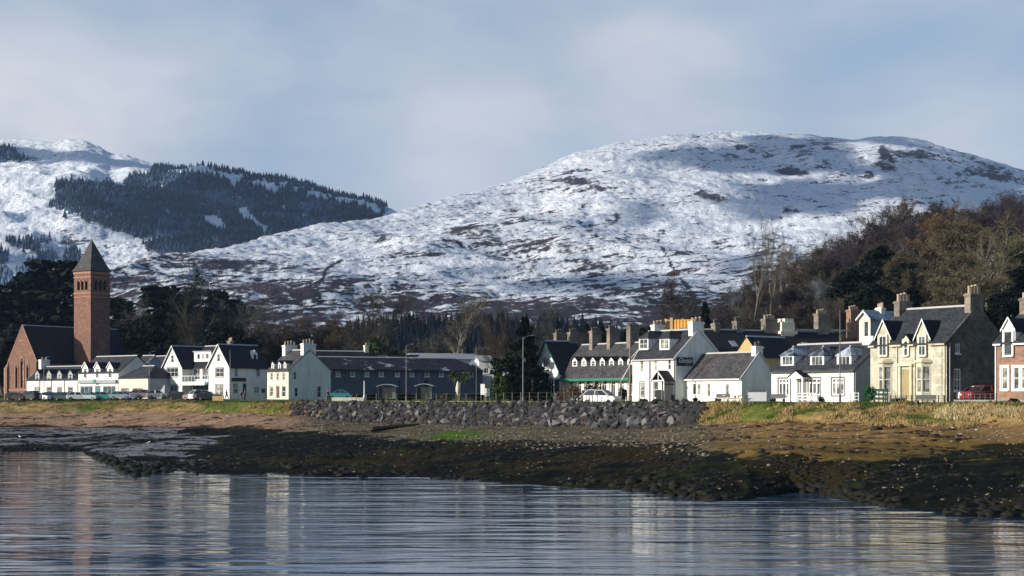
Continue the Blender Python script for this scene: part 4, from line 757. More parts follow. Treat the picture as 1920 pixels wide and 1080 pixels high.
x0, x1 = xm - .2, xg1 - .15; a = MB(); a.box(x0, x1, -1.9, -.903, -.4, .8); bay = a.build('bay_window', M['paint'], H.root); a = MB(); a.box(x0 - .08, x1 + .08, -2.0, -.903, 2.75, 3.0); a.box(x0 + .02, x1 - .02, -1.88, -1.80, 2.6, 2.75); a.build('bay_cornice', M['paint'], bay)
a = MB(); a.box(x0 + .08, x1 - .08, -1.8, -.91, .8, 2.75); a.build('pane', M['glass'], bay)
for i in range(6): a = MB(); xx = x0 + .06 + (x1 - x0 - .12) * i / 5; a.box(xx - .06, xx + .06, -1.9, -1.78, .8, 2.6); a.build('mullion', M['paint'], bay)
# ================================================================== 7 small house with the cream front
H = House('cream_fronted_house', 'small two-storey house with cream front, grey gable and tall white chimneys', 'house', 501, 541, 265, 48, 747.5, pxB=620)
H.heights(694.7, 657)
fw = [(507.5, 699, 511, 712.5), (518.8, 699, 522.4, 712.5), (530, 699, 533.6, 712.5), (505.6, 724, 512.4, 744), (517.5, 723, 524, 747), (528.4, 724, 535.4, 744)]
sw = [(550.6, 697, 556, 712), (552.5, 727, 559, 744), (595, 724, 602.5, 745)]
fr = [H.rect(H.fr, r) for r in fw]; sr = [H.rect(H.sd, r) for r in sw]
walls(H, M['cream'], fr, sr, sidew=M['white']); gable_roof(H, M['slatelight'], 0, H.L, 0, H.d, H.ze, H.zr)
for i, r in enumerate(fr): window(H, H.Fr, r, 1, 2 if i != 4 else 1, door=M['browndoor'] if i == 4 else None, sill=i != 4, margin=M['ashtrim'], mw=.12)
for i, r in enumerate(sr): window(H, H.Sd, r, 1, 2, sill=i != 2, door=M['browndoor'] if i == 2 else None)
barge(H, H.Sd, 0, H.d, H.ze, H.zr, M['paint'], .16, .1)
for px_ in (509, 521.5, 532): 
    x_ = H.fr(px_, 690)[0]; dormer(H, x_, .75, H.ze + .15, H.ze + 1.25, 'gable', .4, y0=.25, nx=1, nz=2, ov=.06)
chimney(H, H.L - .9, H.L - .02, H.d / 2 - 1.25, H.d / 2 + 1.25, H.zr - .9, H.zr + 1.15, M['white'], 4, poth=.7)
chimney(H, .02, .9, H.d / 2 - 1.25, H.d / 2 + 1.25, H.zr - .9, H.zr + 1.0, M['white'], 4, poth=.7)
# ================================================================== 8 long grey building, its wall in shade
def frontal(name, label, cat, pxL, pxR, D, rot, pyb, d, group=None):   # a block whose long side faces us: rot<0 turns its right end away
    return House(name, label, cat, pxL, pxR, D, rot, pyb, d=d, group=group)
H = frontal('long_grey_building', 'long low grey building with a frost-patched dark roof and small windows', 'building', 600, 905, 293, -26, 746, 9.0); B8 = H
H.ze = H.fr(760, 693.4)[1]; H.zr = CZ - (672 - HZ) * (H.O + H.u * (H.L / 2) + H.w * (H.d / 2)).y / F - H.zb
wins = [H.rect(H.fr, (x - 4.5, 695.5, x + 4.5, 706)) for x in (634, 661.5, 688, 715, 745, 772.5, 801, 827.5, 883)]
door8 = [H.rect(H.fr, (748, 712, 752, 745)), H.rect(H.fr, (795, 712, 803, 745))]
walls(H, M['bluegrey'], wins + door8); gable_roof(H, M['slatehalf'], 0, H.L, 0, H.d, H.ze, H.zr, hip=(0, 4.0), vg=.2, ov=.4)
for r in wins: window(H, H.Fr, r, 1, 2, fw=.14, bars=.14)
for r in door8: window(H, H.Fr, r, 1, 1, door=M['blackpaint'], sill=False, fm=M['margin'])
gutter(H, 0, H.L, H.ze - .3, M['dkmetal'], -.45); downpipe(H, H.Fr, H.fr(785, 710)[0], -.3, H.ze, M['lead'])
H = frontal('dark_roofed_barn', 'dark slated barn roof showing above the long grey building', 'barn', 588, 704, 312, -26, 745, 8)
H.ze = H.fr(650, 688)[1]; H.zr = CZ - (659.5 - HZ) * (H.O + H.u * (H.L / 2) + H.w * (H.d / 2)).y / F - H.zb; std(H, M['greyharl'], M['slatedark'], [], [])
chimney(H, H.L - .8, H.L - .05, H.d / 2 - .4, H.d / 2 + .4, H.zr - 1.2, H.zr + 1.35, M['cream'], 1)
H = frontal('flat_roofed_store', 'low flat roofed store with a dark edge behind the grey building', 'building', 728, 782, 310, -20, 745, 6)
H.ze = H.fr(750, 668)[1]; a = MB(); a.box(0, H.L, 0, H.d, -1, H.ze); a.build('wall', M['greyharl'], H.root); a = MB(); a.box(-.3, H.L + .3, -.3, H.d + .3, H.ze + .003, H.ze + .3); a.build('roof', M['slatedark'], H.root)
H = frontal('pale_roofed_shed', 'shed with a pale metal roof behind the long grey building', 'shed', 778, 905, 318, -22, 745, 8)
H.ze = H.fr(840, 674)[1]; H.zr = H.fr(840, 664)[1]; std(H, M['white'], M['lead'], [], [])
H = frontal('white_rendered_house', 'small white rendered building at the right end of the grey building', 'house', 898, 924, 302, -10, 745, 6)
H.ze = H.fr(900, 677)[1]; H.zr = H.fr(900, 668.5)[1]; r8 = [H.rect(H.fr, (908, 690, 916, 700))]; std(H, M['white'], M['lead'], r8, []); window(H, H.Fr, r8[0], 2, 1)
# ================================================================== 9 double-gabled hotel at the left
H = House('gabled_inn', 'white double-gabled inn with a balcony between its steep gables', 'inn', 306, 430, 285, 40, 746.5, pxB=500)
H.ze = H.fr(429, 686)[1]; H.zr = H.fr(408, 647)[1]; xA = H.fr(341.6, 690)[0]; xB = H.fr(391, 690)[0]; L = H.L
gA = [H.rect(H.fr, (313, 689.5, 333.5, 706.5)), H.rect(H.fr, (313, 722, 332, 745))]; gB = [H.rect(H.fr, (404.5, 690, 419, 706.5)), H.rect(H.fr, (404.5, 721, 418, 745))]
sB = [H.rect(H.sd, r) for r in ((440, 688, 446.5, 706.5), (480.5, 688, 488, 706.5), (437.5, 718.5, 447, 738), (455, 718.5, 463, 738), (476.5, 725, 486, 737), (490, 728, 499, 737))]
for (xa, xb, g, ss) in ((0, xA, gA, []), (xB, L, gB, sB)):
    walls(H, M['white'], [(r[0] - xa, r[1], r[2] - xa, r[3]) for r in g], ss, L=xb - xa, x0=xa, ridge='y')
    gable_roof(H, M['slatedark'], 0, H.d, xa, xb, H.ze, H.zr, 'y', .35, .3); P = H.Fr; barge(H, P, xa, xb, H.ze, H.zr, M['paint'], .2, .34, .35)
    xm = (xa + xb) / 2; window(H, P, (xm - .4, H.ze + .8, xm + .4, H.ze + 2.2), 1, 2, rev=-.02)
for r in gA: window(H, H.Fr, r, 3, 2, margin=M['margin'])
for r in gB: window(H, H.Fr, r, 2, 2, margin=M['margin'])
for i, r in enumerate(sB): window(H, H.Sd, r, 1 if i != 4 else 2, 2)
yb_ = 2.2; mb = MB(); w1 = [(xA + .5, 3.4, xA + 2.3, 5.4), (xA + 3.0, 3.4, xB - .5, 5.4), (xA + .4, .3, xB - .4, 2.5)]
holed(mb, lambda a_, z, o: (a_, yb_ - o, z), xA, xB, -1, H.ze, w1); mb.build('wall', M['white'], H.root)
for r in w1: window(H, lambda a_, z, o: (a_, yb_ - o, z), r, 3, 2 if r[1] > 1 else 1, fm=M['paint'] if r[1] > 1 else M['teal'], sill=False)
hz_, hd_ = H.zr, H.d; gable_roof(H, M['slatedark'], xA - .2, xB + .2, yb_, H.d, H.ze, H.zr, 'x', .3, 0)
H2 = type('q', (), {})(); H2.__dict__.update(H.__dict__); H2.root = H.root; k_ = (H.zr - H.ze) / ((H.d - yb_) / 2)
a = MB(); x0, x1 = H.fr(364, 670, 2.6)[0], H.fr(396, 670, 2.6)[0]; zt_ = H.fr(380, 660, 2.6)[1]; zb_ = H.fr(380, 678, 2.6)[1]; a.box(x0, x1, 2.6, 5.4, zb_, zt_); dm = a.build('dormer', M['paint'], H.root); a = MB(); a.box(x0 - .2, x1 + .2, 2.4, 5.5, zt_ + .003, zt_ + .2); a.build('dormer_roof', M['lead'], dm)
for f in (.2, .45, .7): window(H, lambda a_, z, o: (a_, 2.6 - o, z), (x0 + (x1 - x0) * f, zb_ + .45, x0 + (x1 - x0) * (f + .16), zt_ - .3), 1, 1, dm, rev=-.02, sill=False)
a = MB(); a.box(xA, xB, -.1, yb_, 2.75, 3.0); bal = a.build('balcony', M['white'], H.root); a = MB(); a.box(xA, xB, -.14, -.08, 4.0, 4.08)
for i in range(9): xx = xA + (xB - xA) * i / 8; a.box(xx - .035, xx + .035, -.14, -.08, 3.0, 4.0)
a.build('railing', M['paint'], bal); a = MB(); a.box(xA + .1, xB - .9, -.2, -.12, 2.35, 2.95); a.build('shop_fascia', M['paint'], H.root); a = MB(); a.box(xB - .85, xB - .05, -.22, -.12, 2.45, 2.95); a.build('shop_sign', M['teal'], H.root)
sd0, sdz = H.sd(434, 712); sd1, _ = H.sd(461, 712); a = MB(); a.pbox(H.Sd, sd0, sd1, H.sd(447, 715)[1], H.sd(447, 708.5)[1], .01, .12); a.build('side_sign', M['navy'], H.root)
x_, y_ = L, H.sd(476, 670, -1.2)[0]; zc_ = H.sd(476, 676, -1.2)[1]; a = MB(); a.box(L - 1.5, L - .9, y_ - .6, y_ + .6, zc_, zc_ + 1.2); a.add([(L - .9, y_ - .6, zc_ + 1.2), (L - .9, y_ + .6, zc_ + 1.2), (L - .9, y_, zc_ + 1.9), (L - 2.2, y_, zc_ + 1.9), (L - 1.5, y_ - .6, zc_ + 1.2), (L - 1.5, y_ + .6, zc_ + 1.2)], [(0, 1, 2), (0, 2, 3, 4), (1, 5, 3, 2)]); dm = a.build('dormer', M['paint'], H.root); a = MB(); a.box(L - .9, L - .86, y_ - .3, y_ + .3, zc_ + .2, zc_ + 1.1); a.build('pane', M['glass'], dm)
chimney(H, L / 2 + 2.5, L / 2 + 3.4, H.d * .6, H.d * .6 + .9, H.zr - .6, H.zr + 1.0, M['stack'], 3, 'x')
# ================================================================== 10 shops and the low terrace at the far left
H = House('gabled_shop', 'white shop with three gabled dormers above a grey shop front', 'shop', 147, 222, 300, 40, 745.5, d=8.5)
H.heights(698, 668); dp = H.rect(H.fr, (150, 713, 217, 742)); L = H.L
op = [(.6, .6, L * .36, 2.2), (L * .42, .1, L * .56, 2.3), (L * .62, .5, L - .9, 2.2)]
walls(H, M['white'], op); gable_roof(H, M['slate'], 0, L, 0, H.d, H.ze, H.zr)
for i, r in enumerate(op): window(H, H.Fr, r, 3 if i != 1 else 1, 1, gm=M['shopglass'], door=M['teal'] if i == 1 else None, sill=i != 1)
a = MB(); a.box(.3, L - .3, -.45, -.01, 2.75, 3.35); a.build('shop_fascia', M['lead'], H.root); a = MB(); a.box(L * .43, L * .5, -.5, -.452, 2.6, 3.45); a.build('shop_sign', M['green'], H.root); a = MB(); a.box(.6, L * .36, -.1, -.02, 2.25, 2.5); a.box(L * .62, L - .9, -.1, -.02, 2.25, 2.5); a.build('blind', M['paint'], H.root)
for px_ in (160, 182.5, 206.5):
    x_ = H.fr(px_, 700)[0]; z1 = H.fr(px_, 690)[1]; zt = H.fr(px_, 680)[1]; dormer(H, x_, 1.9, H.ze - .02, z1, 'gable', zt - z1, y0=-.02, barge_m=M['paint'], nx=1, nz=2, gap=.45, rm=M['slatedark'], ov=.1)
    window(H, lambda a_, z, o: (a_, -.1 - o, z), (x_ - .45, H.ze - 1.0, x_ + .45, H.ze - .05), 1, 1, rev=.08)
H = House('dormered_terrace', 'low white terrace with four small dormers beside the church', 'terrace', 50, 145, 312, 40, 745, d=7.5)
H.heights(711.5, 687)
op = [H.rect(H.fr, r) for r in ((65.5, 726, 74, 738), (88, 726, 96, 738), (108, 726, 115.5, 742), (128, 726, 136, 738))]
walls(H, M['white'], op); gable_roof(H, M['slate'], 0, H.L, 0, H.d, H.ze, H.zr); barge(H, H.Lf, 0, H.d, H.ze, H.zr, M['paint'], .2, .1)
for i, r in enumerate(op): window(H, H.Fr, r, 1, 2 if i != 2 else 1, door=M['margin'] if i == 2 else None, margin=M['margin'], sill=i != 2)
for px_ in (70, 92, 111.5, 132): x_ = H.fr(px_, 705)[0]; dormer(H, x_, 1.5, H.ze - .02, H.fr(px_, 700)[1], 'gable', .75, y0=-.02, nx=1, nz=2, gap=.3, rm=M['slatedark'], wm=M['lead'], ov=.08)
for f in (.27, .5, .76): downpipe(H, H.Fr, H.L * f, -.2, H.ze, M['margin'])
chimney(H, .05, .95, H.d / 2 - 1.0, H.d / 2 + 1.0, H.zr - .8, H.zr + 1.6, M['white'], 2)
H = House('cream_shop', 'low cream shop with a hipped slate roof and two wide windows', 'shop', 223, 277.5, 292, 40, 745.5, d=6.5)
H.ze = H.fr(277, 708)[1]; H.zr = H.ze + 2.1; op = [H.rect(H.fr, r) for r in ((226.5, 727, 242, 741), (248, 727, 268, 741))]
walls(H, M['cream'], op, zr=H.ze + .01, ridge='n', sidew=M['greyharl']); gable_roof(H, M['slate'], 0, H.L, 0, H.d, H.ze, H.zr, hip=(3.0, 2.4))
for r in op: window(H, H.Fr, r, 2, 1, gm=M['glasslight'])
for i, (p0, p1, D_, lab) in enumerate(((238, 259, 318, 'slate roofed house behind the cream shop with white verges'), (262, 308, 322, 'second slate roofed house behind the shops, next to the inn'))):
    H = House('slate_roofed_house', lab, 'house', p0, p1, D_, 40, 745, d=8, group='houses behind the shops'); H.ze = H.fr(p1, 697)[1]; H.zr = H.ze + 3.2; std(H, M['greyharl'], M['slate'], [], []); barge(H, H.Sd, 0, H.d, H.ze, H.zr, M['paint'], .2, .1)
# ================================================================== 11 the church
H = House('church', 'red sandstone church with a tall square tower and slate spire', 'church', 16, 68, 336, 34.5, 744, d=26)
Lc = H.L; H.ze = 7.6; H.zr = CZ - (611 - HZ) * 339 / F - H.zb
lan = [(Lc * .30 - .38, 1.9, Lc * .30 + .38, 6.2), (Lc * .5 - .5, 1.9, Lc * .5 + .5, 7.4), (Lc * .70 - .38, 1.9, Lc * .70 + .38, 6.2)]
walls(H, M['redstone'], lan, ridge='y'); gable_roof(H, M['slatedark'], .4, H.d, 0, Lc, H.ze, H.zr, 'y', .3, 0.0)
for r in lan:
    w = window(H, H.Fr, r, 1, 3, fm=M['redtrim'], rev=.3, sill=False); a = MB(); xm = (r[0] + r[2]) / 2; hw = (r[2] - r[0]) / 2; pts_ = []
    for s in range(9): t = math.pi * s / 8; pts_.append((xm + math.cos(t) * hw, r[3] + math.sin(t) * hw * 1.6))
    out = [(xm + (p - xm) * 1.45, r[3] + (q - r[3]) * 1.35) for p, q in pts_]
    a.add([H.Fr(p, q, .02) for p, q in pts_], [tuple(range(9))]); a.build('lancet_head', M['glass'], w); a = MB()
    for p0, p1, q0, q1 in zip(pts_, pts_[1:], out, out[1:]): a.add([H.Fr(*p0, .03), H.Fr(*p1, .03), H.Fr(*q1, .03), H.Fr(*q0, .03), H.Fr(*p0, .12), H.Fr(*p1, .12), H.Fr(*q1, .12), H.Fr(*q0, .12)], [(0, 1, 2, 3), (7, 6, 5, 4), (0, 4, 5, 1), (3, 2, 6, 7)])
    for sx_ in (r[0] - .2, r[2]): a.box(sx_, sx_ + .2, -.12, -.003, r[1], r[3]); 
    a.build('lancet_arch', M['redtrim'], w)
a = MB(); a.pbox(H.Fr, -.2, Lc + .2, 1.3, 1.6, .004, .14); a.build('string_course', M['redtrim'], H.root); a = MB(); a.pbox(H.Fr, Lc * .36, Lc * .64, H.zr - 3.2, H.zr - 3.0, .004, .1)
a.build('string_course', M['redtrim'], H.root)
barge(H, H.Fr, 0, Lc, H.ze, H.zr, M['redtrim'], .35, .03, .3, name='skew_stone')
a = MB(); a.box(-.9, 0, -.5, .6, -1, 6.0); a.add([(-.9, -.5, 6.0), (0, -.5, 6.0), (0, .6, 6.0), (-.9, .6, 6.0), (-.2, -.1, 7.2), (0, -.1, 7.2), (0, .3, 7.2), (-.2, .3, 7.2)], [(0, 1, 5, 4), (1, 2, 6, 5), (2, 3, 7, 6), (3, 0, 4, 7), (4, 5, 6, 7)]); a.build('buttress', M['redtrim'], H.root); a = MB(); a.box(Lc, Lc + .9, -.5, .6, -1, 5.0); a.build('buttress', M['redtrim'], H.root)
# tower: front corner at px 170
Rt = PX(170, 745, 341.5); t0 = Rt - H.O; tx1 = t0.dot(H.u); ty0 = t0.dot(H.w); kL = (138.8 - 960) / F; kB = (206 - 960) / F
tl = (Rt.x - kL * Rt.y) / (H.u.x - kL * H.u.y); td = (kB * Rt.y - Rt.x) / (H.w.x - kB * H.w.y); tx0 = tx1 - tl; ty1 = ty0 + td
zt = CZ - (508 - HZ) * Rt.y / F - H.zb; zo = lambda py: CZ - (py - HZ) * Rt.y / F - H.zb
Pf = lambda a_, z, o: (tx0 + a_, ty0 - o, z); Ps = lambda a_, z, o: (tx1 + o, ty0 + a_, z)
mb = MB(); nb3 = 3; of = [(tl * (.19 + .23 * i), zo(543), tl * (.19 + .23 * i) + tl * .17, zo(527)) for i in range(3)]; os_ = [(td * (.19 + .23 * i), zo(543), td * (.19 + .23 * i) + td * .17, zo(527)) for i in range(3)]
holed(mb, Pf, 0, tl, -1, zt, of, .5); holed(mb, Ps, 0, td, -1, zt, os_, .5)
mb.quad((tx0, ty0, -1), (tx0, ty1, -1), (tx0, ty1, zt), (tx0, ty0, zt)); mb.quad((tx0, ty1, -1), (tx1, ty1, -1), (tx1, ty1, zt), (tx0, ty1, zt)); tw = mb.build('tower', M['redstone'], H.root)
a = MB()
for P, n_, ww in ((Pf, of, tl), (Ps, os_, td)):
    for r in n_:
        a.pbox(P, r[0], r[2], r[1], r[3], -.52, -.48)
a.build('louvre', M['blackpaint'], tw)
for P, ww in ((Pf, tl), (Ps, td)):
    for py, hh, oo in ((549, .35, .16), (556, .2, .09), (519, .3, .14), (511, .45, .22)): a = MB(); a.pbox(P, -.02, ww + (oo if P is Pf else .02), zo(py) - hh / 2, zo(py) + hh / 2, .003, oo); a.build('string_course', M['redtrim'], tw)
    for r in (of if P is Pf else os_):
        a = MB(); xm = (r[0] + r[2]) / 2; hw = (r[2] - r[0]) / 2; p_ = [(xm + math.cos(math.pi * s / 8) * hw, r[3] + math.sin(math.pi * s / 8) * hw * 1.2) for s in range(9)]; q_ = [(xm + math.cos(math.pi * s / 8) * hw * 1.35, r[3] + math.sin(math.pi * s / 8) * hw * 1.6) for s in range(9)]
        for i in range(8): a.add([P(*p_[i], .01), P(*p_[i + 1], .01), P(*q_[i + 1], .01), P(*q_[i], .01), P(*p_[i], .14), P(*p_[i + 1], .14), P(*q_[i + 1], .14), P(*q_[i], .14)], [(7, 6, 5, 4), (0, 4, 5, 1), (3, 2, 6, 7)])
        a.build('belfry_arch', M['redtrim'], tw); a = MB(); a.add([P(xm + math.cos(math.pi * s / 8) * hw, r[3] + .003 + math.sin(math.pi * s / 8) * hw * 1.2, .008) for s in range(9)], [tuple(range(9))]); a.build('belfry_opening', M['blackpaint'], tw)
e = .28; cx, cy = (tx0 + tx1) / 2, (ty0 + ty1) / 2; zs = zo(446.5) ; a = MB(); z0 = zt + .2; z1 = zt + 1.4
ring = lambda f, z: [(cx + (x - cx) * f, cy + (y - cy) * f, z) for x, y in ((tx0, ty0), (tx1, ty0), (tx1, ty1), (tx0, ty1))]
rs = [ring(1 + 2 * e / tl, z0 - .1), ring(1 + 2 * e / tl, z0), ring(.86, z1), ring(.02, zs)]; vs = sum(rs, [])
a.add(vs, [tuple(j * 4 + k for k in q) for j in range(3) for q in ((0, 1, 5, 4), (1, 2, 6, 5), (2, 3, 7, 6), (3, 0, 4, 7))] + [(0, 3, 2, 1), (12, 13, 14, 15)]); a.build('spire', M['slatelight'], tw); a = MB(); a.tube((cx, cy, zs - .3), (cx, cy, zs + .9), .07, .04, 6); a.build('finial', M['dkmetal'], tw)
# ================================================================== 12 houses behind the front row at the right
H = frontal('back_terrace', 'long dark slated terrace rising behind the white cottages', 'terrace', 1312, 1603, 207, -26, 746, 9.5); BT = H
H.ze = H.fr(1312, 668)[1]; H.zr = CZ - (620.5 - HZ) * (H.O + H.u * (H.L * .3) + H.w * (H.d / 2)).y / F - H.zb
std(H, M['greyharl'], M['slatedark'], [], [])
for px_, wpx, py_, mm, pots in ((1341, 8, 606, 'stack', 2), (1383, 12, 602, 'stack', 3), (1442, 22, 598, 'stack', 4), (1540, 20, 588, 'stack', 4), (1600, 18, 581, 'brick', 4)):
    x0 = H.fr(px_ - wpx / 2, 620, H.d / 2)[0]; x1 = H.fr(px_ + wpx / 2, 620, H.d / 2)[0]; zc = H.fr(px_, py_, H.d / 2)[1]; chimney(H, x0, x1, H.d / 2 - .5, H.d / 2 + .5, H.zr - .6, zc, M[mm], pots, 'x', M['potdark'] if px_ < 1400 else None)
x0, z0 = H.fr(1466, 615, H.d / 2 - 1.0); x1, _ = H.fr(1490, 615, H.d / 2 - 1.0); zt_ = H.fr(1480, 597, H.d / 2 - 1)[1]; a = MB(); a.box(x0, x1, H.d / 2 - 1, H.d / 2 + 1, H.zr - 1.5, zt_ - .5); a.box(x0 - .3, x1 + .3, H.d / 2 - 1.2, H.d / 2 + 1.2, H.zr - .3, H.zr + .1); a.box(x0 + .6, x1, H.d / 2 - .8, H.d / 2 + .8, zt_ - .5, zt_); a.build('roof_house', M['cream'], H.root)
a = MB(); rb0 = H.fr(1495, 620, H.d / 2)[0]; rb1 = H.fr(1530, 620, H.d / 2)[0]; rb2 = H.fr(1556, 620, H.d / 2)[0]; rb3 = H.fr(1590, 620, H.d / 2)[0]
a.box(rb0, rb1, H.d / 2 - .3, H.d / 2 + .3, H.zr + .26, H.zr + .45); a.build('parapet', M['ridge'], H.root); a = MB(); a.box(rb2, rb3, H.d / 2 - .3, H.d / 2 + .3, H.zr + .26, H.zr + .5); a.build('parapet', M['ridge'], H.root)
for f in (.25, .5, .72):
    yl = 1.6; P = lambda a_, z, o: (a_, yl - o, H.zroof(yl) + z); a = MB(); x_ = H.L * f; sl = (H.zr - H.ze) / (H.d / 2); a.add([(x_, yl, H.zroof(yl) + .22), (x_ + .9, yl, H.zroof(yl) + .22), (x_ + .9, yl + 1.0, H.zroof(yl + 1) + .22), (x_, yl + 1.0, H.zroof(yl + 1) + .22), (x_, yl, H.zroof(yl)), (x_ + .9, yl, H.zroof(yl)), (x_ + .9, yl + 1.0, H.zroof(yl + 1)), (x_, yl + 1.0, H.zroof(yl + 1))], [(0, 1, 2, 3), (0, 4, 5, 1), (1, 5, 6, 2), (3, 7, 4, 0), (2, 6, 7, 3)]); a.build('skylight', M['lead'], H.root)
H = House('larch_clad_house', 'new house with a bare yellow larch-clad gable', 'house', 1376, 1424, 194, 50, 748, d=7)
H.ze = H.fr(1424, 668)[1]; H.zr = H.fr(1400, 632.5)[1]; walls(H, M['larch'], [], ridge='y'); gable_roof(H, M['slatedark'], 0, H.d, 0, H.L, H.ze, H.zr, 'y', .2, .05)
H = House('frosty_roofed_house', 'house with a frosted pale roof and a deep open gable', 'house', 1611, 1632, 188, 50, 745, d=13)
H.ze = H.fr(1632, 597)[1]; H.zr = H.fr(1621, 585)[1]; r = (H.L * .4, H.ze - 2.2, H.L * .82, H.ze - .3); walls(H, M['cream'], [r], ridge='y', sidew=M['greyharl']); gable_roof(H, M['slatefrost'], 0, H.d, 0, H.L, H.ze, H.zr, 'y', .25, .35); window(H, H.Fr, r, 1, 1); barge(H, H.Fr, 0, H.L, H.ze, H.zr, M['paint'], .2, .37, .25)
chimney(H, H.L / 2 - .4, H.L / 2 + .4, H.d * .2, H.d * .2 + .8, H.zr - .3, H.zr + .6, M['white'], 3, 'x')
# orange-sheeted scaffold over the roofs
sc = empty('scaffold', PX(1248, 640, 214), R(-10), 'scaffold wrapped in orange sheeting above the roofs behind the hotel', 'scaffold'); k = 214 / F; L = 52 * k; z0 = 21 * k; z1 = 40 * k
a = MB()
for x in (0, .22 * L, .6 * L, L):
    for y in (0, 1.6): a.box(x - .06, x + .06, y - .06, y + .06, -9, z1 + .2)
for z in (z0, z1): 
    a.box(-.2, L + .2, -.1, -.02, z - .05, z + .05); a.box(-.2, L + .2, 1.62, 1.7, z - .05, z + .05)
a.build('scaffold_poles', M['tan'], sc)
a = MB(); xs = np.linspace(.2 * L, L, 15)
for i in range(14): y_ = -.14 - .07 * (i % 2); y2 = -.14 - .07 * ((i + 1) % 2); a.hexa([(xs[i], y_, z0), (xs[i + 1], y2, z0), (xs[i + 1], y2 + .03, z0), (xs[i], y_ + .03, z0), (xs[i], y_, z1), (xs[i + 1], y2, z1), (xs[i + 1], y2 + .03, z1), (xs[i], y_ + .03, z1)])
a.build('sheeting', M['orange'], sc); a = MB(); a.box(.16 * L, .26 * L, -.3, -.22, z0 - .1, z1 + .3); a.box(.5 * L, L, -.32, -.24, z0 - .25, z0 - .02); a.build('boards', M['larch'], sc); a = MB(); a.box(-.1, .22 * L, -.2, -.12, z0 + .1, z1 - .3); a.build('rail_panel', M['heather'], sc)
# ------------------------------------------------------------------ trees
def tube_np(pts, rad, n=5):
    V = []; Fs = []; k = len(pts)
    for i in range(k):
        d = (pts[min(i + 1, k - 1)] - pts[max(i - 1, 0)]).normalized(); a = d.orthogonal().normalized(); b = d.cross(a)
        for s in range(n): t = 6.283 * s / n; V.append(pts[i] + a * (rad[i] * math.cos(t)) + b * (rad[i] * math.sin(t)))
    for i in range(k - 1):
        for s in range(n): Fs.append((i * n + s, i * n + (s + 1) % n, (i + 1) * n + (s + 1) % n, (i + 1) * n + s))
    return V, Fs
def rot_away(d, ang, r):
    a = d.orthogonal().normalized(); a.rotate(Matrix.Rotation(r.uniform(0, 6.283), 3, d)); q = Matrix.Rotation(ang, 3, a); return (q @ d).normalized()
def bare_tree(seed, H=12.0, open_=.75, limbs=8, clear=.22, upw=.35, twl=1.0, tww=.045, dens=1.0):
    r = random.Random(seed); tv = []; tf = []; tw = []
    def put(pts, rad, n): 
        v, f = tube_np(pts, rad, n); b = len(tv); tv.extend(v); tf.extend([tuple(i + b for i in q) for q in f])
    def grow(p, d, ln, rad, lev):
        k = 4 if lev < 2 else 3; pts = [p.copy()]; rads = [rad]; dd = d.copy()
        for i in range(k):
            dd = (dd + Vector((r.uniform(-1, 1), r.uniform(-1, 1), r.uniform(-.4, 1) * upw)) * .20).normalized(); pts.append(pts[-1] + dd * ln / k); rads.append(rad * (1 - .75 * (i + 1) / k))
        put(pts, rads, 6 if lev == 0 else 4 if lev == 1 else 3)
        def at(t): x = t * k; i = min(int(x), k - 1); return pts[i].lerp(pts[i + 1], x - i), (pts[i + 1] - pts[i]).normalized(), rads[i]
        if lev < 3:
            nch = limbs if lev == 0 else r.randint(4, 6)
            for j in range(nch):
                t = (clear + (1 - clear) * (j + r.random()) / nch) if lev == 0 else .3 + .7 * (j + r.random()) / nch
                q, dq, rq = at(min(t, .99)); nd = rot_away(dq, r.uniform(.45, .95) * open_ * (1.15 if lev == 0 else 1), r); nd = (nd + Vector((0, 0, upw * .5))).normalized()
                grow(q, nd, ln * (r.uniform(.42, .6) if lev == 0 else r.uniform(.45, .65)), max(rq * .55, .02), lev + 1)
        if lev >= 2 or (lev == 1):
            n_ = int((11 if lev == 3 else 7) * dens)
            for j in range(n_): q, dq, _ = at(r.uniform(.25, 1)); nd = rot_away(dq, r.uniform(.3, 1.0), r); nd = (nd + Vector((0, 0, .25))).normalized(); tw.append((q, nd, r.uniform(.6, 1.4) * twl))
    grow(Vector((0, 0, -.3)), Vector((r.uniform(-.05, .05), r.uniform(-.05, .05), 1)).normalized(), H * .78, H * .022, 0)
    P = np.array([t[0] for t in tw]); D = np.array([t[1] for t in tw]); Ln = np.array([t[2] for t in tw])[:, None]
    g = np.random.default_rng(seed); sd = np.cross(D, g.normal(size=D.shape)); sd /= np.linalg.norm(sd, axis=1)[:, None] + 1e-6
    V = []; Fc = []
    bend = g.normal(size=D.shape) * .18
    A = P - sd * tww * .5; B = P + sd * tww * .5; Cc = P + D * Ln + bend * Ln; M1 = P + D * Ln * .5; S2 = np.cross(D, sd); T = M1 + S2 * Ln * .45 + D * Ln * .2; U = M1 - S2 * Ln * .35 + sd * Ln * .2 + D * Ln * .3
    V = np.stack([A, B, Cc, M1 - D * tww, M1 + D * tww, T, M1 - sd * tww * .5, M1 + sd * tww * .5, U], 1).reshape(-1, 3); b = np.arange(len(P))[:, None] * 9
    Fc = np.concatenate([b + np.array([[0, 1, 2]]), b + np.array([[3, 4, 5]]), b + np.array([[6, 7, 8]])], 0)
    tm = bpy.data.meshes.new('trunk'); tm.from_pydata([tuple(v) for v in tv], [], tf); tm.update()
    return tm, np_mesh('crown', V, Fc)
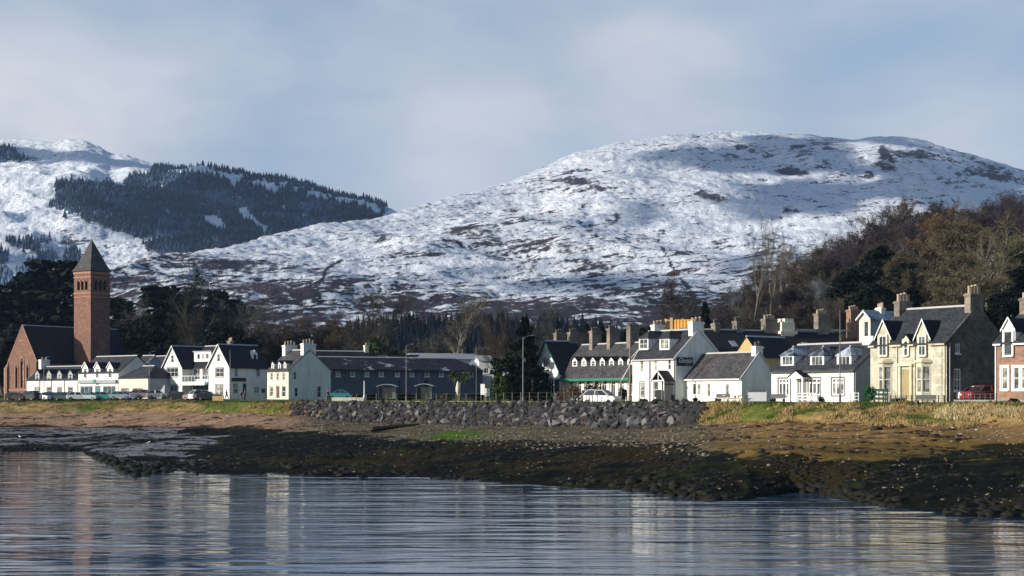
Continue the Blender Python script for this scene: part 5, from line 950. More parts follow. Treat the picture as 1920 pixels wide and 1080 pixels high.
def leafcloud(g, c, rad, n, size, flat=1.0):
    d = g.normal(size=(n, 3)); d /= np.linalg.norm(d, axis=1)[:, None]; q = np.array(c) + d * (g.uniform(.35, 1, (n, 1)) ** .5) * np.array(rad)
    a = g.normal(size=(n, 3)); a[:, 2] *= flat; a /= np.linalg.norm(a, axis=1)[:, None]; b = np.cross(a, g.normal(size=(n, 3))); b /= np.linalg.norm(b, axis=1)[:, None]
    s = g.uniform(.5, 1.3, (n, 1)) * size; return np.stack([q - a * s, q + b * s * .6, q + a * s, q - b * s * .6], 1).reshape(-1, 3)
def leafmesh(name, chunks):
    V = np.concatenate(chunks); return np_mesh(name, V, np.arange(len(V)).reshape(-1, 4))
def layered_pine(seed, H=12, spread=.42, layers=9, leaf=.34):
    g = np.random.default_rng(seed); tv = []; tf = []; ch_ = []
    def put(p0, p1, r0, r1):
        v, f = tube_np([Vector(p0), Vector(p1)], [r0, r1], 5); b = len(tv); tv.extend(v); tf.extend([tuple(i + b for i in q) for q in f])
    lean = g.uniform(-.05, .05, 2) * H; put((0, 0, -.4), (lean[0], lean[1], H * .93), H * .03, H * .008)
    for i in range(layers):
        t = .25 + .72 * i / (layers - 1); w = spread * H * (1.12 - .75 * max(0, (t - .45) / .55)) * g.uniform(.7, 1.1) * (.6 if t < .35 else 1)
        for j in range(5 if i < layers - 1 else 3):
            a = g.uniform(0, 6.283); l = w * g.uniform(.45, 1); c = np.array([lean[0] * t + math.cos(a) * l * .75, lean[1] * t + math.sin(a) * l * .75, H * t + l * .1]); put((lean[0] * t, lean[1] * t, H * t - .4), c, H * .008, .03)
            ch_.append(leafcloud(g, c, (l * .55 + .4, l * .55 + .4, H * .028 + .1), 75, leaf, .35))
    ch_.append(leafcloud(g, (lean[0], lean[1], H * .95), (H * .13, H * .13, H * .05), 160, leaf, .4))
    tm = bpy.data.meshes.new('trunk'); tm.from_pydata([tuple(v) for v in tv], [], tf); tm.update(); return tm, leafmesh('crown', ch_)
def dense_tree(seed, H=10, w=.38, z0=.12, lumps=26, n=150, leaf=.3, cone=0.0):
    g = np.random.default_rng(seed); ch_ = []; v, f = tube_np([Vector((0, 0, -.4)), Vector((.1, 0, H * .5)), Vector((0, .1, H * .9))], [H * .025, H * .016, .04], 6)
    for i in range(lumps):
        t = z0 + (.97 - z0) * (i + g.random()) / lumps; prof = (1 - t) ** .8 * 1.25 if cone else math.sin(math.pi * min(1, (t - z0 * .5) / (1.02 - z0 * .5)) ** .8) ** .7
        a = g.uniform(0, 6.283); R_ = w * H * prof * g.uniform(.35, .85); rr_ = w * H * (.42 if not cone else .34) * (prof * .8 + .2) * g.uniform(.7, 1.2)
        ch_.append(leafcloud(g, (math.cos(a) * R_, math.sin(a) * R_, H * t), (rr_, rr_, rr_ * (.75 if not cone else .5)), n, leaf, .8))
    tm = bpy.data.meshes.new('trunk'); tm.from_pydata([tuple(x) for x in v], [], f); tm.update(); return tm, leafmesh('crown', ch_)
def spruce(seed, H=14, w=.24, leaf=.34, drop=.25):
    g = np.random.default_rng(seed); V = []; Fc = []; tv, tf = tube_np([Vector((0, 0, -.4)), Vector((0, 0, H))], [H * .018, .02], 6); ch_ = []
    z = H * .06
    while z < H * .99:
        t = z / H; R_ = w * H * (1 - t) ** .85 * g.uniform(.8, 1.15) + .12
        for j in range(max(4, int(9 * (1 - t) + 4))):
            a = g.uniform(0, 6.283); l = R_ * g.uniform(.65, 1.1)
            for s in np.linspace(.25, 1, 4): ch_.append(leafcloud(g, (math.cos(a) * l * s, math.sin(a) * l * s, z - l * s * drop), (l * .2, l * .2, .14), 5, leaf * (1.15 - .5 * s), .5))
        z += H * .027
    tm = bpy.data.meshes.new('trunk'); tm.from_pydata([tuple(x) for x in tv], [], tf); tm.update(); return tm, leafmesh('crown', ch_)
PROTO = {}
for i in range(5): PROTO['bare%d' % i] = (*bare_tree(20 + i, 12, .72 + .08 * (i % 3), 8 + i % 3, .2 + .05 * (i % 2), tww=.034, dens=.85), 12.0)
for i in range(2): PROTO['tall%d' % i] = (*bare_tree(40 + i, 12, .5, 5, .4, .6, .7, .025, .15), 12.0)
for i in range(2): PROTO['bushy%d' % i] = (*bare_tree(50 + i, 12, .95, 11, .08, .25, 1.25, .075, 1.25), 12.0)
for i in range(3): PROTO['pine%d' % i] = (*layered_pine(60 + i, 12, .34 + .05 * i, 9 + i), 12.0)
for i in range(3): PROTO['dense%d' % i] = (*dense_tree(70 + i, 10, .36 + .04 * i), 10.0)
for i in range(2): PROTO['spruce%d' % i] = (*spruce(80 + i, 14, .2 + .04 * i), 14.0)
PROTO['yew'] = (*dense_tree(90, 12, .34, .03, 46, 170, .34, 1.0), 12.0)
NM = {'bare': 'bare_tree', 'tall': 'slender_bare_tree', 'bushy': 'bushy_tree', 'pine': 'pine_tree', 'dense': 'evergreen_tree', 'spruce': 'spruce_tree', 'yew': 'yew_tree'}
def tree(kind, px, ytop, D, label, crown='twig', trunk='bark', group=None, wide=1.0, cat='tree', dz=0.0, seed=None):
    tm, cm, h0 = PROTO[kind]; X = (px - 960) / F * D; z = gz1(X, D) - .1 + dz; h = CZ - (ytop - HZ) * D / F - z; s = h / h0
    rz = random.Random(int(px * 7 + D)).uniform(0, 6.28); e = empty(NM[kind.rstrip('0123456789')], (X, D, z), rz, label, cat, group); e.scale = (s * wide, s * wide, s)
    for me, m, nm in ((tm, trunk, 'trunk'), (cm, crown, 'crown')):
        if not me.materials: me.materials.append(M[m])
        o = bpy.data.objects.new(nm, me); COL.objects.link(o); o.parent = e; o.material_slots[0].link = 'OBJECT'; o.material_slots[0].material = M[m]
    return e
# around the church and behind the left-hand houses
G1 = 'dark pines beside the church'
tree('pine2', 104, 494, 392, 'wide layered dark pine whose flat crown touches the church tower', 'pine', wide=1.15)
tree('pine1', 52, 520, 398, 'dark pine standing beyond the church gable', 'pine', wide=1.2)
tree('dense2', 12, 545, 405, 'broad black-green evergreen at the far left edge beside the church', 'pine', wide=1.35)
tree('pine0', -30, 538, 400, 'dark pine cut by the left edge of the picture', 'pine', wide=1.3)
tree('dense1', 88, 572, 388, 'dark evergreen under the layered pine, right behind the church roof', 'pine', wide=1.2)
tree('bare0', 6, 612, 372, 'pale grey bare tree left of the church gable', 'twiggrey')
tree('pine1', 226, 562, 385, 'dark pine just right of the church tower', 'pine', wide=.9); tree('dense0', 222, 610, 372, 'dark evergreen low beside the foot of the church tower', 'evergreen')
tree('pine2', 304, 539, 380, 'tallest dark pine between the church tower and the inn', 'pine', wide=.95); tree('dense1', 285, 585, 368, 'rounded evergreen under the tall pine behind the shops', 'pine', wide=1.2)
tree('dense2', 318, 590, 362, 'dark evergreen behind the inn, right of the tall pine', 'evergreen', wide=1.1); tree('pine0', 345, 561, 392, 'slim dark pine right of the tall pine', 'pine', wide=.8)
tree('bare1', 372, 557, 388, 'dark open-crowned tree behind the inn', 'pine'); tree('pine1', 405, 549, 402, 'flat-topped dark pine behind the inn gables', 'pine', wide=.9); tree('dense2', 432, 562, 396, 'big rounded dark pine behind the inn roof', 'pine', wide=1.05)
tree('dense1', 416, 611, 336, 'black rounded evergreen right over the inn ridge', 'pine', wide=1.2); tree('dense0', 446, 622, 338, 'lower black evergreen behind the inn ridge', 'pine', wide=1.3)
for px_, y_, D_, k_, c_, lab in ((255, 600, 372, 'bare2', 'twiggrey', 'grey bare tree between the church tower and the tall pine'), (365, 600, 350, 'bare0', 'twig', 'brown bare tree just above the inn left gable'), (470, 588, 380, 'bare3', 'twiggrey', 'spindly grey bare tree right of the rounded pine'), (500, 596, 352, 'bare1', 'twiggrey', 'grey bare tree above the right end of the inn'), (535, 606, 345, 'bushy0', 'twig', 'bushy brown tree left of the tall white chimneys'), (575, 599, 352, 'bushy1', 'russet', 'orange-brown bushy tree behind the tall white chimneys'),
    (612, 603, 350, 'bare4', 'twig', 'brown bare tree over the barn roof, left'), (640, 610, 345, 'bare2', 'twiggrey', 'grey bare tree above the middle of the barn roof'), (662, 605, 352, 'bare0', 'twig', 'brown bare tree left of the ivy-clad tree'), (690, 578, 338, 'bare3', 'twig', 'tall bare tree rising behind the ivy-clad stump'), (722, 622, 350, 'bare1', 'twiggrey', 'grey bare tree right of the ivy-clad stump'), (750, 640, 332, 'bushy0', 'twiggrey', 'low grey scrubby tree above the flat store'), (785, 636, 335, 'bushy1', 'twiggrey', 'low grey scrubby tree above the pale shed roof, left'),
    (828, 622, 340, 'bare2', 'twiggrey', 'small bare tree left of the big pale bare tree'), (905, 635, 338, 'bushy0', 'twiggrey', 'low scrubby tree right of the big pale bare tree'), (945, 595, 300, 'bare4', 'twig', 'tall brown bare tree left of the dark yew'), (925, 622, 290, 'bare1', 'twig', 'brown bare tree between the pale bare tree and the yew'), (1030, 592, 300, 'bare0', 'twiggrey', 'grey bare tree right of the dark yew top'), (1062, 615, 300, 'bare2', 'twig', 'brown bare tree above the black gable roof')):
    tree(k_, px_, y_ + (22 if 480 < px_ < 1070 and px_ != 690 else 0), D_, lab, c_)
tree('dense0', 703, 632, 330, 'ivy-clad tree beside the pale barn chimney', 'ivy', wide=.7); tree('dense1', 735, 655, 325, 'dark evergreen bush behind the flat store', 'evergreen', wide=1.4)
tree('bare3', 865, 584, 322, 'big pale bare tree with a fan of grey twigs above the grey building', 'twiggrey', 'barkpale', wide=1.1)
tree('yew', 984, 592, 226, 'big dark conical yew beside the lamp post', 'spruce', wide=.74); tree('dense2', 998, 682, 222, 'dark bushy evergreen at the foot of the yew', 'spruce', wide=1.3); tree('dense1', 955, 662, 232, 'dark evergreen left of the yew trunk', 'evergreen', wide=1.3)
tree('dense0', 938, 700, 216, 'round green bush with a pale stem at the roadside', 'ivy', wide=1.2); tree('dense1', 975, 713, 215, 'dark low evergreen under the yew', 'spruce', wide=1.8)
tree('spruce1', 1100, 606, 330, 'dark spruce above the terrace chimneys', 'spruce'); tree('spruce0', 1322, 566, 262, 'dark spruce right of the orange scaffold', 'spruce', wide=1.25); tree('spruce1', 1300, 592, 268, 'shorter dark spruce behind the hotel chimney', 'spruce', wide=1.3); tree('bare1', 1275, 572, 330, 'brown bare tree above the orange scaffold', 'twigpurple'); tree('bare4', 1245, 590, 340, 'brown bare tree left of the orange scaffold', 'twig'); tree('dense0', 1222, 610, 300, 'dark evergreen behind the hotel ridge', 'evergreen'); tree('dense2', 1205, 614, 320, 'second dark evergreen behind the hotel ridge, further left', 'spruce')
for i, px_ in enumerate((1130, 1152, 1172, 1192)): tree('spruce%d' % (i % 2), px_, 610 + 5 * (i % 3), 350 + 8 * i, 'dark spruce in the short row behind the green-eaved terrace', 'spruce', group='spruces behind the terrace')
# the wood on the right-hand slope: rows of trees going up it
crest = ([1285, 1340, 1380, 1450, 1500, 1560, 1620, 1680, 1720, 1760, 1800, 1850, 1920, 1990], [622, 594, 566, 528, 496, 472, 444, 418, 412, 410, 405, 398, 384, 375])
rr = random.Random(21); GW = 'bare trees of the wood on the right-hand slope'
for i in range(180):
    row = i % 6; px_ = 1300 + (i // 6) * 27 + row * 7 + rr.uniform(-9, 9); yc = np.interp(px_, *crest)
    yt = yc + (0, 18, 40, 62, 86, 112)[row] * min(1, (px_ - 1270) / 180) + rr.uniform(-6, 10); D_ = (410, 385, 360, 335, 310, 285)[row] - (0 if px_ < 1500 else 12)
    kind = rr.choice(['bare0', 'bare1', 'bare2', 'bare3', 'bare4', 'bushy0', 'bushy1'])
    c_ = rr.choice(['twig', 'twig', 'twiggrey', 'twigpurple']) if px_ < 1560 else rr.choice(['twigpurple', 'twigpurple', 'twig']) if row < 3 else rr.choice(['twig', 'olive', 'olive', 'twiggrey'])
    if yt > 625: continue
    nmz = {'twig': 'brown', 'twiggrey': 'grey', 'twigpurple': 'purplish brown', 'olive': 'olive-brown'}[c_]
    tree(kind, px_, yt, D_, '%s bare tree among the wood on the right-hand slope' % nmz, c_, 'barkpale' if i % 3 == 0 else 'bark', group='%s trees of the right-hand wood' % nmz, wide=1.1)
for px_, y_ in ((1408, 452), (1436, 458), (1462, 474)): tree('tall%d' % (px_ % 2), px_, y_, 352, 'tall thin bare tree standing clear against the snow', 'twiggrey', group='thin bare trees against the snow', wide=.62)
tree('spruce0', 1737, 396, 392, 'dark pointed spruce on the skyline of the wood', 'spruce', wide=1.1); tree('spruce1', 1722, 425, 380, 'dark spruce just below the skyline spruce', 'spruce', wide=1.2)
for px_, y_, D_, k_ in ((1662, 462, 292, 'dense0'), (1632, 488, 288, 'dense1'), (1600, 505, 284, 'dense0'), (1672, 515, 274, 'dense1'), (1708, 492, 278, 'dense2'), (1640, 530, 272, 'dense2'), (1700, 540, 268, 'dense0')): tree(k_, px_, y_, D_, 'black-green evergreen in the dark middle of the wood', 'spruce', group='dark evergreens of the wood', wide=1.25)
tree('bushy0', 1752, 428, 300, 'big russet tree still holding rusty leaves', 'russet', wide=.95); tree('bushy1', 1722, 492, 282, 'tan leafy tree below the russet tree', 'olive', wide=.85); tree('bare2', 1800, 455, 270, 'tall yellowish bare tree behind the villa ridge', 'olive', 'barkpale'); tree('bushy1', 1862, 440, 262, 'big olive twiggy tree behind the right chimney of the villa', 'olive', 'barkpale', wide=1.1)
tree('bare4', 1838, 478, 245, 'pale-limbed bare tree close behind the villa roof', 'olive', 'barkpale'); tree('dense1', 1905, 452, 250, 'dark ivy-covered tree at the right edge', 'ivy', wide=1.0); tree('dense2', 1895, 545, 220, 'black evergreen at the right edge behind the red stone house', 'spruce', wide=1.3); tree('dense0', 1850, 560, 215, 'dark evergreen right of the villa chimney', 'spruce', wide=1.2); tree('bushy0', 1775, 530, 232, 'low olive scrub just over the villa ridge', 'olive', wide=1.2); tree('dense2', 1930, 500, 240, 'black evergreen cut by the right edge', 'spruce', wide=1.4)
# palm, garden shrubs
def palm(px, ytop, ybase, D):
    p = PX(px, ybase, D); z = gz1(p.x, D); h = CZ - (ytop - HZ) * D / F - z; e = empty('palm_tree', (p.x, D, z), 0, 'cabbage palm with two shaggy heads in front of the grey building', 'palm'); g = np.random.default_rng(5); ch_ = []
    mb = MB(); mb.tube((0, 0, -.2), (.1, 0, h * .55), .2, .15, 8); mb.tube((.1, 0, h * .5), (-.75, 0, h * .72), .12, .1, 8); mb.tube((.1, 0, h * .5), (.8, .1, h * .74), .12, .1, 8); mb.build('trunk', M['bark'], e)
    for c in ((-.8, 0, h * .76), (.85, .1, h * .78)):
        n = 150; d = g.normal(size=(n, 3)); d[:, 2] = d[:, 2] * .8 + .15; d /= np.linalg.norm(d, axis=1)[:, None]; L_ = g.uniform(.8, 1.25, (n, 1)); s = np.cross(d, g.normal(size=(n, 3))); s /= np.linalg.norm(s, axis=1)[:, None]; c = np.array(c)
        ch_.append(np.stack([c + 0 * d, c + d * L_ * .5 + s * .05, c + d * L_ - np.array([0, 0, .25]), c + d * L_ * .5 - s * .05], 1).reshape(-1, 3))
    link_mesh('crown', leafmesh('crown', ch_), M['palm'], e)
palm(862, 690, 748, 226)
def shrub(px, yt, D, wpx, label, m='bush', n=14, leaf=.1, cat='shrub', name='shrub', yoff=0):
    X = (px - 960) / F * D; z = gz1(X, D); h = CZ - (yt - HZ) * D / F - z; w = wpx * D / F / 2; g = np.random.default_rng(int(px)); ch_ = []
    for i in range(n): a = g.uniform(0, 6.28); q = g.uniform(0, .7); ch_.append(leafcloud(g, (X + math.cos(a) * w * q, D + math.sin(a) * w * q * .7, z + h * g.uniform(.15, .72)), (w * .45, w * .45, h * .3), 70, leaf, .9))
    return tag(link_mesh(name, leafmesh(name, ch_), M[m]), label, cat)
shrub(1630, 722, 149, 26, 'bright green bush between the dormer cottage and the villa', 'bush', 18)
for px_, lab in ((1207, 'clipped low bush under the hotel window, left'), (1236, 'clipped low bush under the hotel window, right')): shrub(px_, 747.5, 181, 20, lab, 'ivy', 12, .08)
shrub(1303, 745, 178, 14, 'small shrub under the paired cottage windows', 'evergreen', 8, .08); shrub(1346, 747, 174, 14, 'yellowish shrub against the low cottage wall', 'olive', 8, .08); shrub(1449, 744, 158, 12, 'dark bush by the grey gate', 'spruce', 8, .08); shrub(1540, 742, 151, 14, 'brown shrub in front of the dormer cottage', 'heather', 9, .07)
shrub(1110, 716, 199, 46, 'dark garden shrub behind the white car', 'evergreen', 16, .14); shrub(1076, 722, 200, 40, 'russet garden hedge before the terrace, right of the bay window', 'heather', 14, .12, 'hedge', 'hedge'); shrub(1020, 726, 205, 42, 'dark low hedge before the bay window', 'spruce', 14, .14, 'hedge', 'hedge'); shrub(1052, 728, 198, 30, 'reddish leafless shrub by the fence', 'heather', 12, .1); shrub(1168, 722, 198, 22, 'dark shrub beside the hotel corner', 'spruce', 12, .12)
shrub(838, 736, 219, 36, 'dry tangled shrub under the palm', 'olive', 10, .12); shrub(812, 740, 221, 22, 'dark low shrub left of the folded parasol', 'evergreen', 9, .1); shrub(893, 738, 218, 34, 'dark hedge behind the white notice boards', 'spruce', 12, .12, 'hedge', 'hedge'); shrub(690, 737, 240, 70, 'dark hedge before the long grey building', 'spruce', 22, .14, 'hedge', 'hedge'); shrub(757, 735, 238, 60, 'dark hedge behind the shelters', 'spruce', 20, .14, 'hedge', 'hedge'); shrub(1895, 746, 128, 40, 'low garden plants before the red stone house', 'evergreen', 12, .08, 'plants', 'garden_plants'); shrub(1690, 745, 142, 40, 'small garden plants along the villa front', 'evergreen', 10, .07, 'plants', 'garden_plants')
# ------------------------------------------------------------------ revetment of boulders
M['rock'] = mat('armour_stone', (.06, .058, .06), .85, .55, 1.3, .06, 3.0, dark=(.028, .027, .028)); M['gapshade'] = mat('gap_shade_rubble', (.035, .034, .034), .9, .5, 1.3, spec=.1); M['rock2'] = mat('pale_armour_stone', (.15, .143, .14), .85, .5, 1.3, .06, 3.0, dark=(.075, .065, .065)); M['weedrock'] = mat('weed_covered_rock', (.007, .007, .005), .75, .6, 2.0, .05, 5.0, dark=(.018, .015, .006), spec=.2); M['cobble'] = mat('beach_cobble', (.15, .125, .085), .85, .6, .9, dark=(.06, .05, .03))  # the rubble is coloured extra dark to paint the shade between boulders
BO = []
for i in range(14):
    r = random.Random(300 + i); bm = bmesh.new(); s = Vector((r.uniform(.55, .85), r.uniform(.5, .7), r.uniform(.42, .65)))
    for j in range(11): v = Vector((r.gauss(0, 1), r.gauss(0, 1), r.gauss(0, 1))).normalized(); bm.verts.new(Vector((v.x * s.x, v.y * s.y, v.z * s.z)) * r.uniform(.85, 1.15))
    res = bmesh.ops.convex_hull(bm, input=bm.verts[:]); bmesh.ops.delete(bm, geom=[g for g in res['geom_interior'] if isinstance(g, bmesh.types.BMVert)], context='VERTS')
    bmesh.ops.bevel(bm, geom=bm.edges[:], offset=.02, segments=1, affect='EDGES'); me = bpy.data.meshes.new('boulder'); bm.to_mesh(me); bm.free(); me.materials.append(M['rock']); BO.append(me)
def rev_pt(px, t):                              # t 0 top .. 1 foot of the slope
    i = lambda a: float(np.interp(px, ST, a)); d4, d3 = i(D4), i(D3); D = d4 + (d3 - d4) * t; return Vector(((px - 960) / F * D, D, gz1((px - 960) / F * D, D)))
rr = random.Random(9); n = 0
cols = 64
for c in range(cols):
    f = (c + .5) / cols; px_ = 548 + (1318 - 548) * f
    nrow = 5 if px_ > 600 else 3
    if px_ > 1270: nrow = 4
    for k in range(nrow):
        if n >= 296: break
        t = (k + .4 + rr.uniform(-.25, .25)) / nrow * 1.04; p = rev_pt(px_ + rr.uniform(-6, 6) + (k % 2) * 6, t)
        sc_ = .92 * rr.choice((.7, .85, 1.0, 1.25, 1.5)) * rr.uniform(.9, 1.1) * (1.0 if px_ < 1000 else 1.12) * (.60 + .34 * t if px_ > 590 else .55)
        o = bpy.data.objects.new('boulder', rr.choice(BO)); COL.objects.link(o); o.location = p + Vector((rr.uniform(-.2, .2), rr.uniform(-.25, .25), .02 * sc_)); o.rotation_euler = (rr.uniform(-.8, .8), rr.uniform(-.9, .9), rr.uniform(0, 6.28)); o.scale = (sc_, sc_, sc_)
        pale = rr.random() < .42
        if pale: o.material_slots[0].link = 'OBJECT'; o.material_slots[0].material = M['rock2']
        tag(o, ('pale grey' if pale else 'dark grey') + ' boulder in the sloping rock armour below the road', 'boulder', ('pale' if pale else 'dark') + ' boulders of the rock armour'); n += 1
def stones(name, label, P, smin, smax, m, seed, flat=.65, sub=1):
    g = np.random.default_rng(seed); bm = bmesh.new(); bmesh.ops.create_icosphere(bm, subdivisions=sub, radius=1); bv = np.array([v.co[:] for v in bm.verts]); bf = np.array([[v.index for v in f.verts] for f in bm.faces]); bm.free()
    n = len(P); s = g.uniform(smin, smax, (n, 1, 1)) * g.choice([.6, .8, 1, 1.5], (n, 1, 1)); V = bv[None] * (1 + g.uniform(-.3, .3, (n, len(bv), 1))) * s * g.uniform(.7, 1.35, (n, 1, 3)); V[:, :, 2] *= flat
    a = g.uniform(0, 6.28, n); ca, sa = np.cos(a)[:, None], np.sin(a)[:, None]; x = V[:, :, 0] * ca - V[:, :, 1] * sa; y = V[:, :, 0] * sa + V[:, :, 1] * ca; V = np.stack([x, y, V[:, :, 2]], -1) + P[:, None, :]
    Fc = bf[None] + (np.arange(n) * len(bv))[:, None, None]; return tag(link_mesh(name, np_mesh(name, V.reshape(-1, 3), Fc.reshape(-1, 3)), m), label, None, None, 'stuff')
g = np.random.default_rng(33)
def scatter(n, pxr, t0, t1, A, B, keep=None, sink=.05):
    px_ = g.uniform(*pxr, n); t = g.uniform(t0, t1, n); d0 = np.interp(px_, ST, A); d1_ = np.interp(px_, ST, B); D = d0 + (d1_ - d0) * t; X = (px_ - 960) / F * D
    if keep is not None: k_ = keep(px_, X, D, t); px_, X, D = px_[k_], X[k_], D[k_]
    return np.stack([X, D, gz(X, D) - sink], 1)
nfar = lambda px_, X, D, t: fbm(X * .2, D * .2, 91, 3) > .42
P = np.concatenate([scatter(1500, (-100, 2050), -.02, .16, D1, D2, nfar), scatter(260, (180, 300), -.02, .12, D1, D2)])
stones('weedy_rocks', 'black weed-covered rocks along the water edge', P, .10, .36, M['weedrock'], 1)
stones('weed_clumps', 'low clumps of black weed over the foreshore', scatter(7000, (-100, 2050), .0, 1.0, D1, D2, nfar, .02), .06, .24, M['weedrock'], 8, .35)
stones('pale_shore_stones', 'scattered pale stones on the dark weed', scatter(1300, (150, 2050), .05, 1.0, D1, D2, lambda p, X, D, t: fbm(X * .3, D * .3, 93, 3) > .48, 0), .03, .10, M['cobble'], 2)
stones('cobbles', 'rounded cobbles on the beach below the rock armour', np.concatenate([scatter(4200, (560, 1330), -.2, .97, D2, D3, lambda p, X, D, t: fbm(X * .3, D * .3, 94, 3) > .43, 0), scatter(1200, (1300, 2050), .1, .9, D2, D3, lambda p, X, D, t: fbm(X * .25, D * .5, 95, 3) > .55, 0)]), .04, .15, M['cobble'], 3)
stones('rubble', 'broken rubble between the boulders, coloured dark as gap shade', scatter(2600, (545, 1322), .02, 1.05, D4, D3, None, .02), .2, .42, M['gapshade'], 4)
M['wrack'] = mat('dry_wrack', (.055, .036, .02), .9, .6, 1.5, dark=(.02, .014, .01), spec=.1); M['drift'] = mat('bleached_driftwood', (.40, .36, .29), .85, .3, 2.0)
stones('dry_wrack', 'strand lines of dry brown wrack on the upper beach', np.concatenate([scatter(4200, (1290, 2050), .02, 1.0, D2, D3, lambda p, X, D, t: np.abs(fbm(X * .05, D * .35, 96, 4) - .5) < .045, 0), scatter(2200, (-80, 640), .0, 1.0, D2, D3, lambda p, X, D, t: np.abs(fbm(X * .04, D * .3, 89, 4) - .5) < .04, 0)]), .10, .32, M['wrack'], 9, .35)
stones('bleached_sticks', 'bits of bleached driftwood and shell on the upper beach', scatter(190, (1290, 2050), .35, 1.05, D2, D3, None, 0), .04, .11, M['drift'], 10, .4)
# ------------------------------------------------------------------ grasses
def tufts(name, label, P, h0, h1, m, seed, blades=7, wid=.035, lean=.45):
    g = np.random.default_rng(seed); n = len(P); Q = np.repeat(P, blades, 0) + np.concatenate([g.normal(size=(n * blades, 2)) * .16, np.zeros((n * blades, 1))], 1); H_ = (g.uniform(h0, h1, (n, 1)) * np.ones((n, blades))).reshape(-1, 1) * g.uniform(.6, 1.1, (n * blades, 1)); d = np.concatenate([g.normal(size=(n * blades, 2)) * lean, np.ones((n * blades, 1))], 1)
    a = g.uniform(0, 6.28, (n * blades, 1)); s = np.concatenate([np.cos(a), np.sin(a), 0 * a], 1) * wid; V = np.stack([Q - s, Q + s, Q + d * H_], 1).reshape(-1, 3)
    return tag(link_mesh(name, np_mesh(name, V, np.arange(len(V)).reshape(-1, 3)), m), label, None, None, 'stuff')
M['strawgrass'] = leafmat('dead_grass', (.36, .255, .115), .55); M['greengrass'] = leafmat('green_grass', (.085, .115, .024), .5); M['rush'] = leafmat('pale_rushes', (.36, .29, .15), .45)
nrev = lambda p, X, D, t: ((p < 560) | (p > 1315)) & (fbm(X * .3, D * .3, 97, 3) > .40)
tufts('dead_grass', 'dead straw-coloured grass on the bank', np.concatenate([scatter(9000, (-80, 600), -.25, 1.03, D3, D4, lambda p, X, D, t: nrev(p, X, D, t) & (fbm(X * .2, D * .3, 88, 3) > .47)), scatter(8000, (1300, 2000), -.3, 1.03, D3, D4, nrev)]), .14, .42, M['strawgrass'], 5)
tufts('green_grass', 'green grass along the top of the bank', np.concatenate([scatter(7000, (-80, 2000), .9, 1.12, D3, D4, lambda p, X, D, t: (t > 1) | (p < 560) | (p > 1310), 0), scatter(9000, (1300, 2000), .1, 1.0, D3, D4, lambda p, X, D, t: fbm(X * .3, D * .3, 99, 3) > .46), scatter(4000, (-80, 560), .2, 1.0, D3, D4, lambda p, X, D, t: fbm(X * .3, D * .3, 98, 3) > .5)]), .08, .28, M['greengrass'], 6, 6)
tufts('pale_rushes', 'pale upright rushes on the bank at the right', scatter(1500, (1760, 2000), .1, .8, D3, D4, lambda p, X, D, t: fbm(X * .5, D * .5, 92, 3) > .42), .22, .48, M['rush'], 7, 8, .03, .2)
# ------------------------------------------------------------------ driftwood log, gulls
p = PX(700, 798, 190); mb = MB(); z = gz1(p.x, p.y); mb.tube((0, 0, 0), (2.9, .5, .35), .34, .22, 10); mb.tube((2.9, .5, .35), (5.4, .6, .6), .22, .1, 9); mb.tube((.2, 0, .1), (-.3, -.3, -.3), .25, .12, 8); mb.tube((1.9, .35, .4), (2.3, .2, 1.0), .09, .04, 7); o = mb.build('driftwood_log', M['weedrock'], None); o.location = (p.x, p.y, z + .25); tag(o, 'big dark driftwood log at the foot of the rock armour', 'log')
def gull(px, py, D, label, rz=0):
    X = (px - 960) / F * D; z = max(gz1(X, D), 0); e = empty('gull', (X, D, z), rz, label, 'gull', None); bm = bmesh.new()
    v = [Vector(q) for q in ((-.30, 0, .20), (-.14, 0, .23), (.02, 0, .26), (.13, 0, .33), (.17, 0, .40), (.24, 0, .40))]; rad = [(.02, .015), (.07, .05), (.10, .09), (.065, .065), (.055, .055), (.012, .012)]
    me = bpy.data.meshes.new('body'); me.from_pydata([tuple(q) for q in v], [(i, i + 1) for i in range(5)], []); o = link_mesh('body', me, M['paint'], e); o.modifiers.new('skin', 'SKIN'); o.modifiers.new('sub', 'SUBSURF').levels = 1
    for i, q in enumerate(rad): me.skin_vertices[0].data[i].radius = q
    me.skin_vertices[0].data[0].use_root = True
    a = MB(); a.add([(-.36, -.05, .22), (.06, -.1, .27), (.04, -.04, .34), (-.1, 0, .31), (-.36, .05, .22), (.06, .1, .27), (.04, .04, .34)], [(0, 1, 2, 3), (4, 3, 6, 5), (0, 3, 4), (2, 6, 3)]); a.build('wings', M['lead'], e); bm.free()
    for s in (-.04, .04): a = MB(); a.tube((.0, s, -.05), (.02, s, .2), .012, .012, 6); a.build('leg', M['tan'], e)
gull(278, 847, 172, 'white gull standing on the dark rocky spit', .3); gull(37, 822, 215, 'white gull on the weed left of the pools', 2.6)
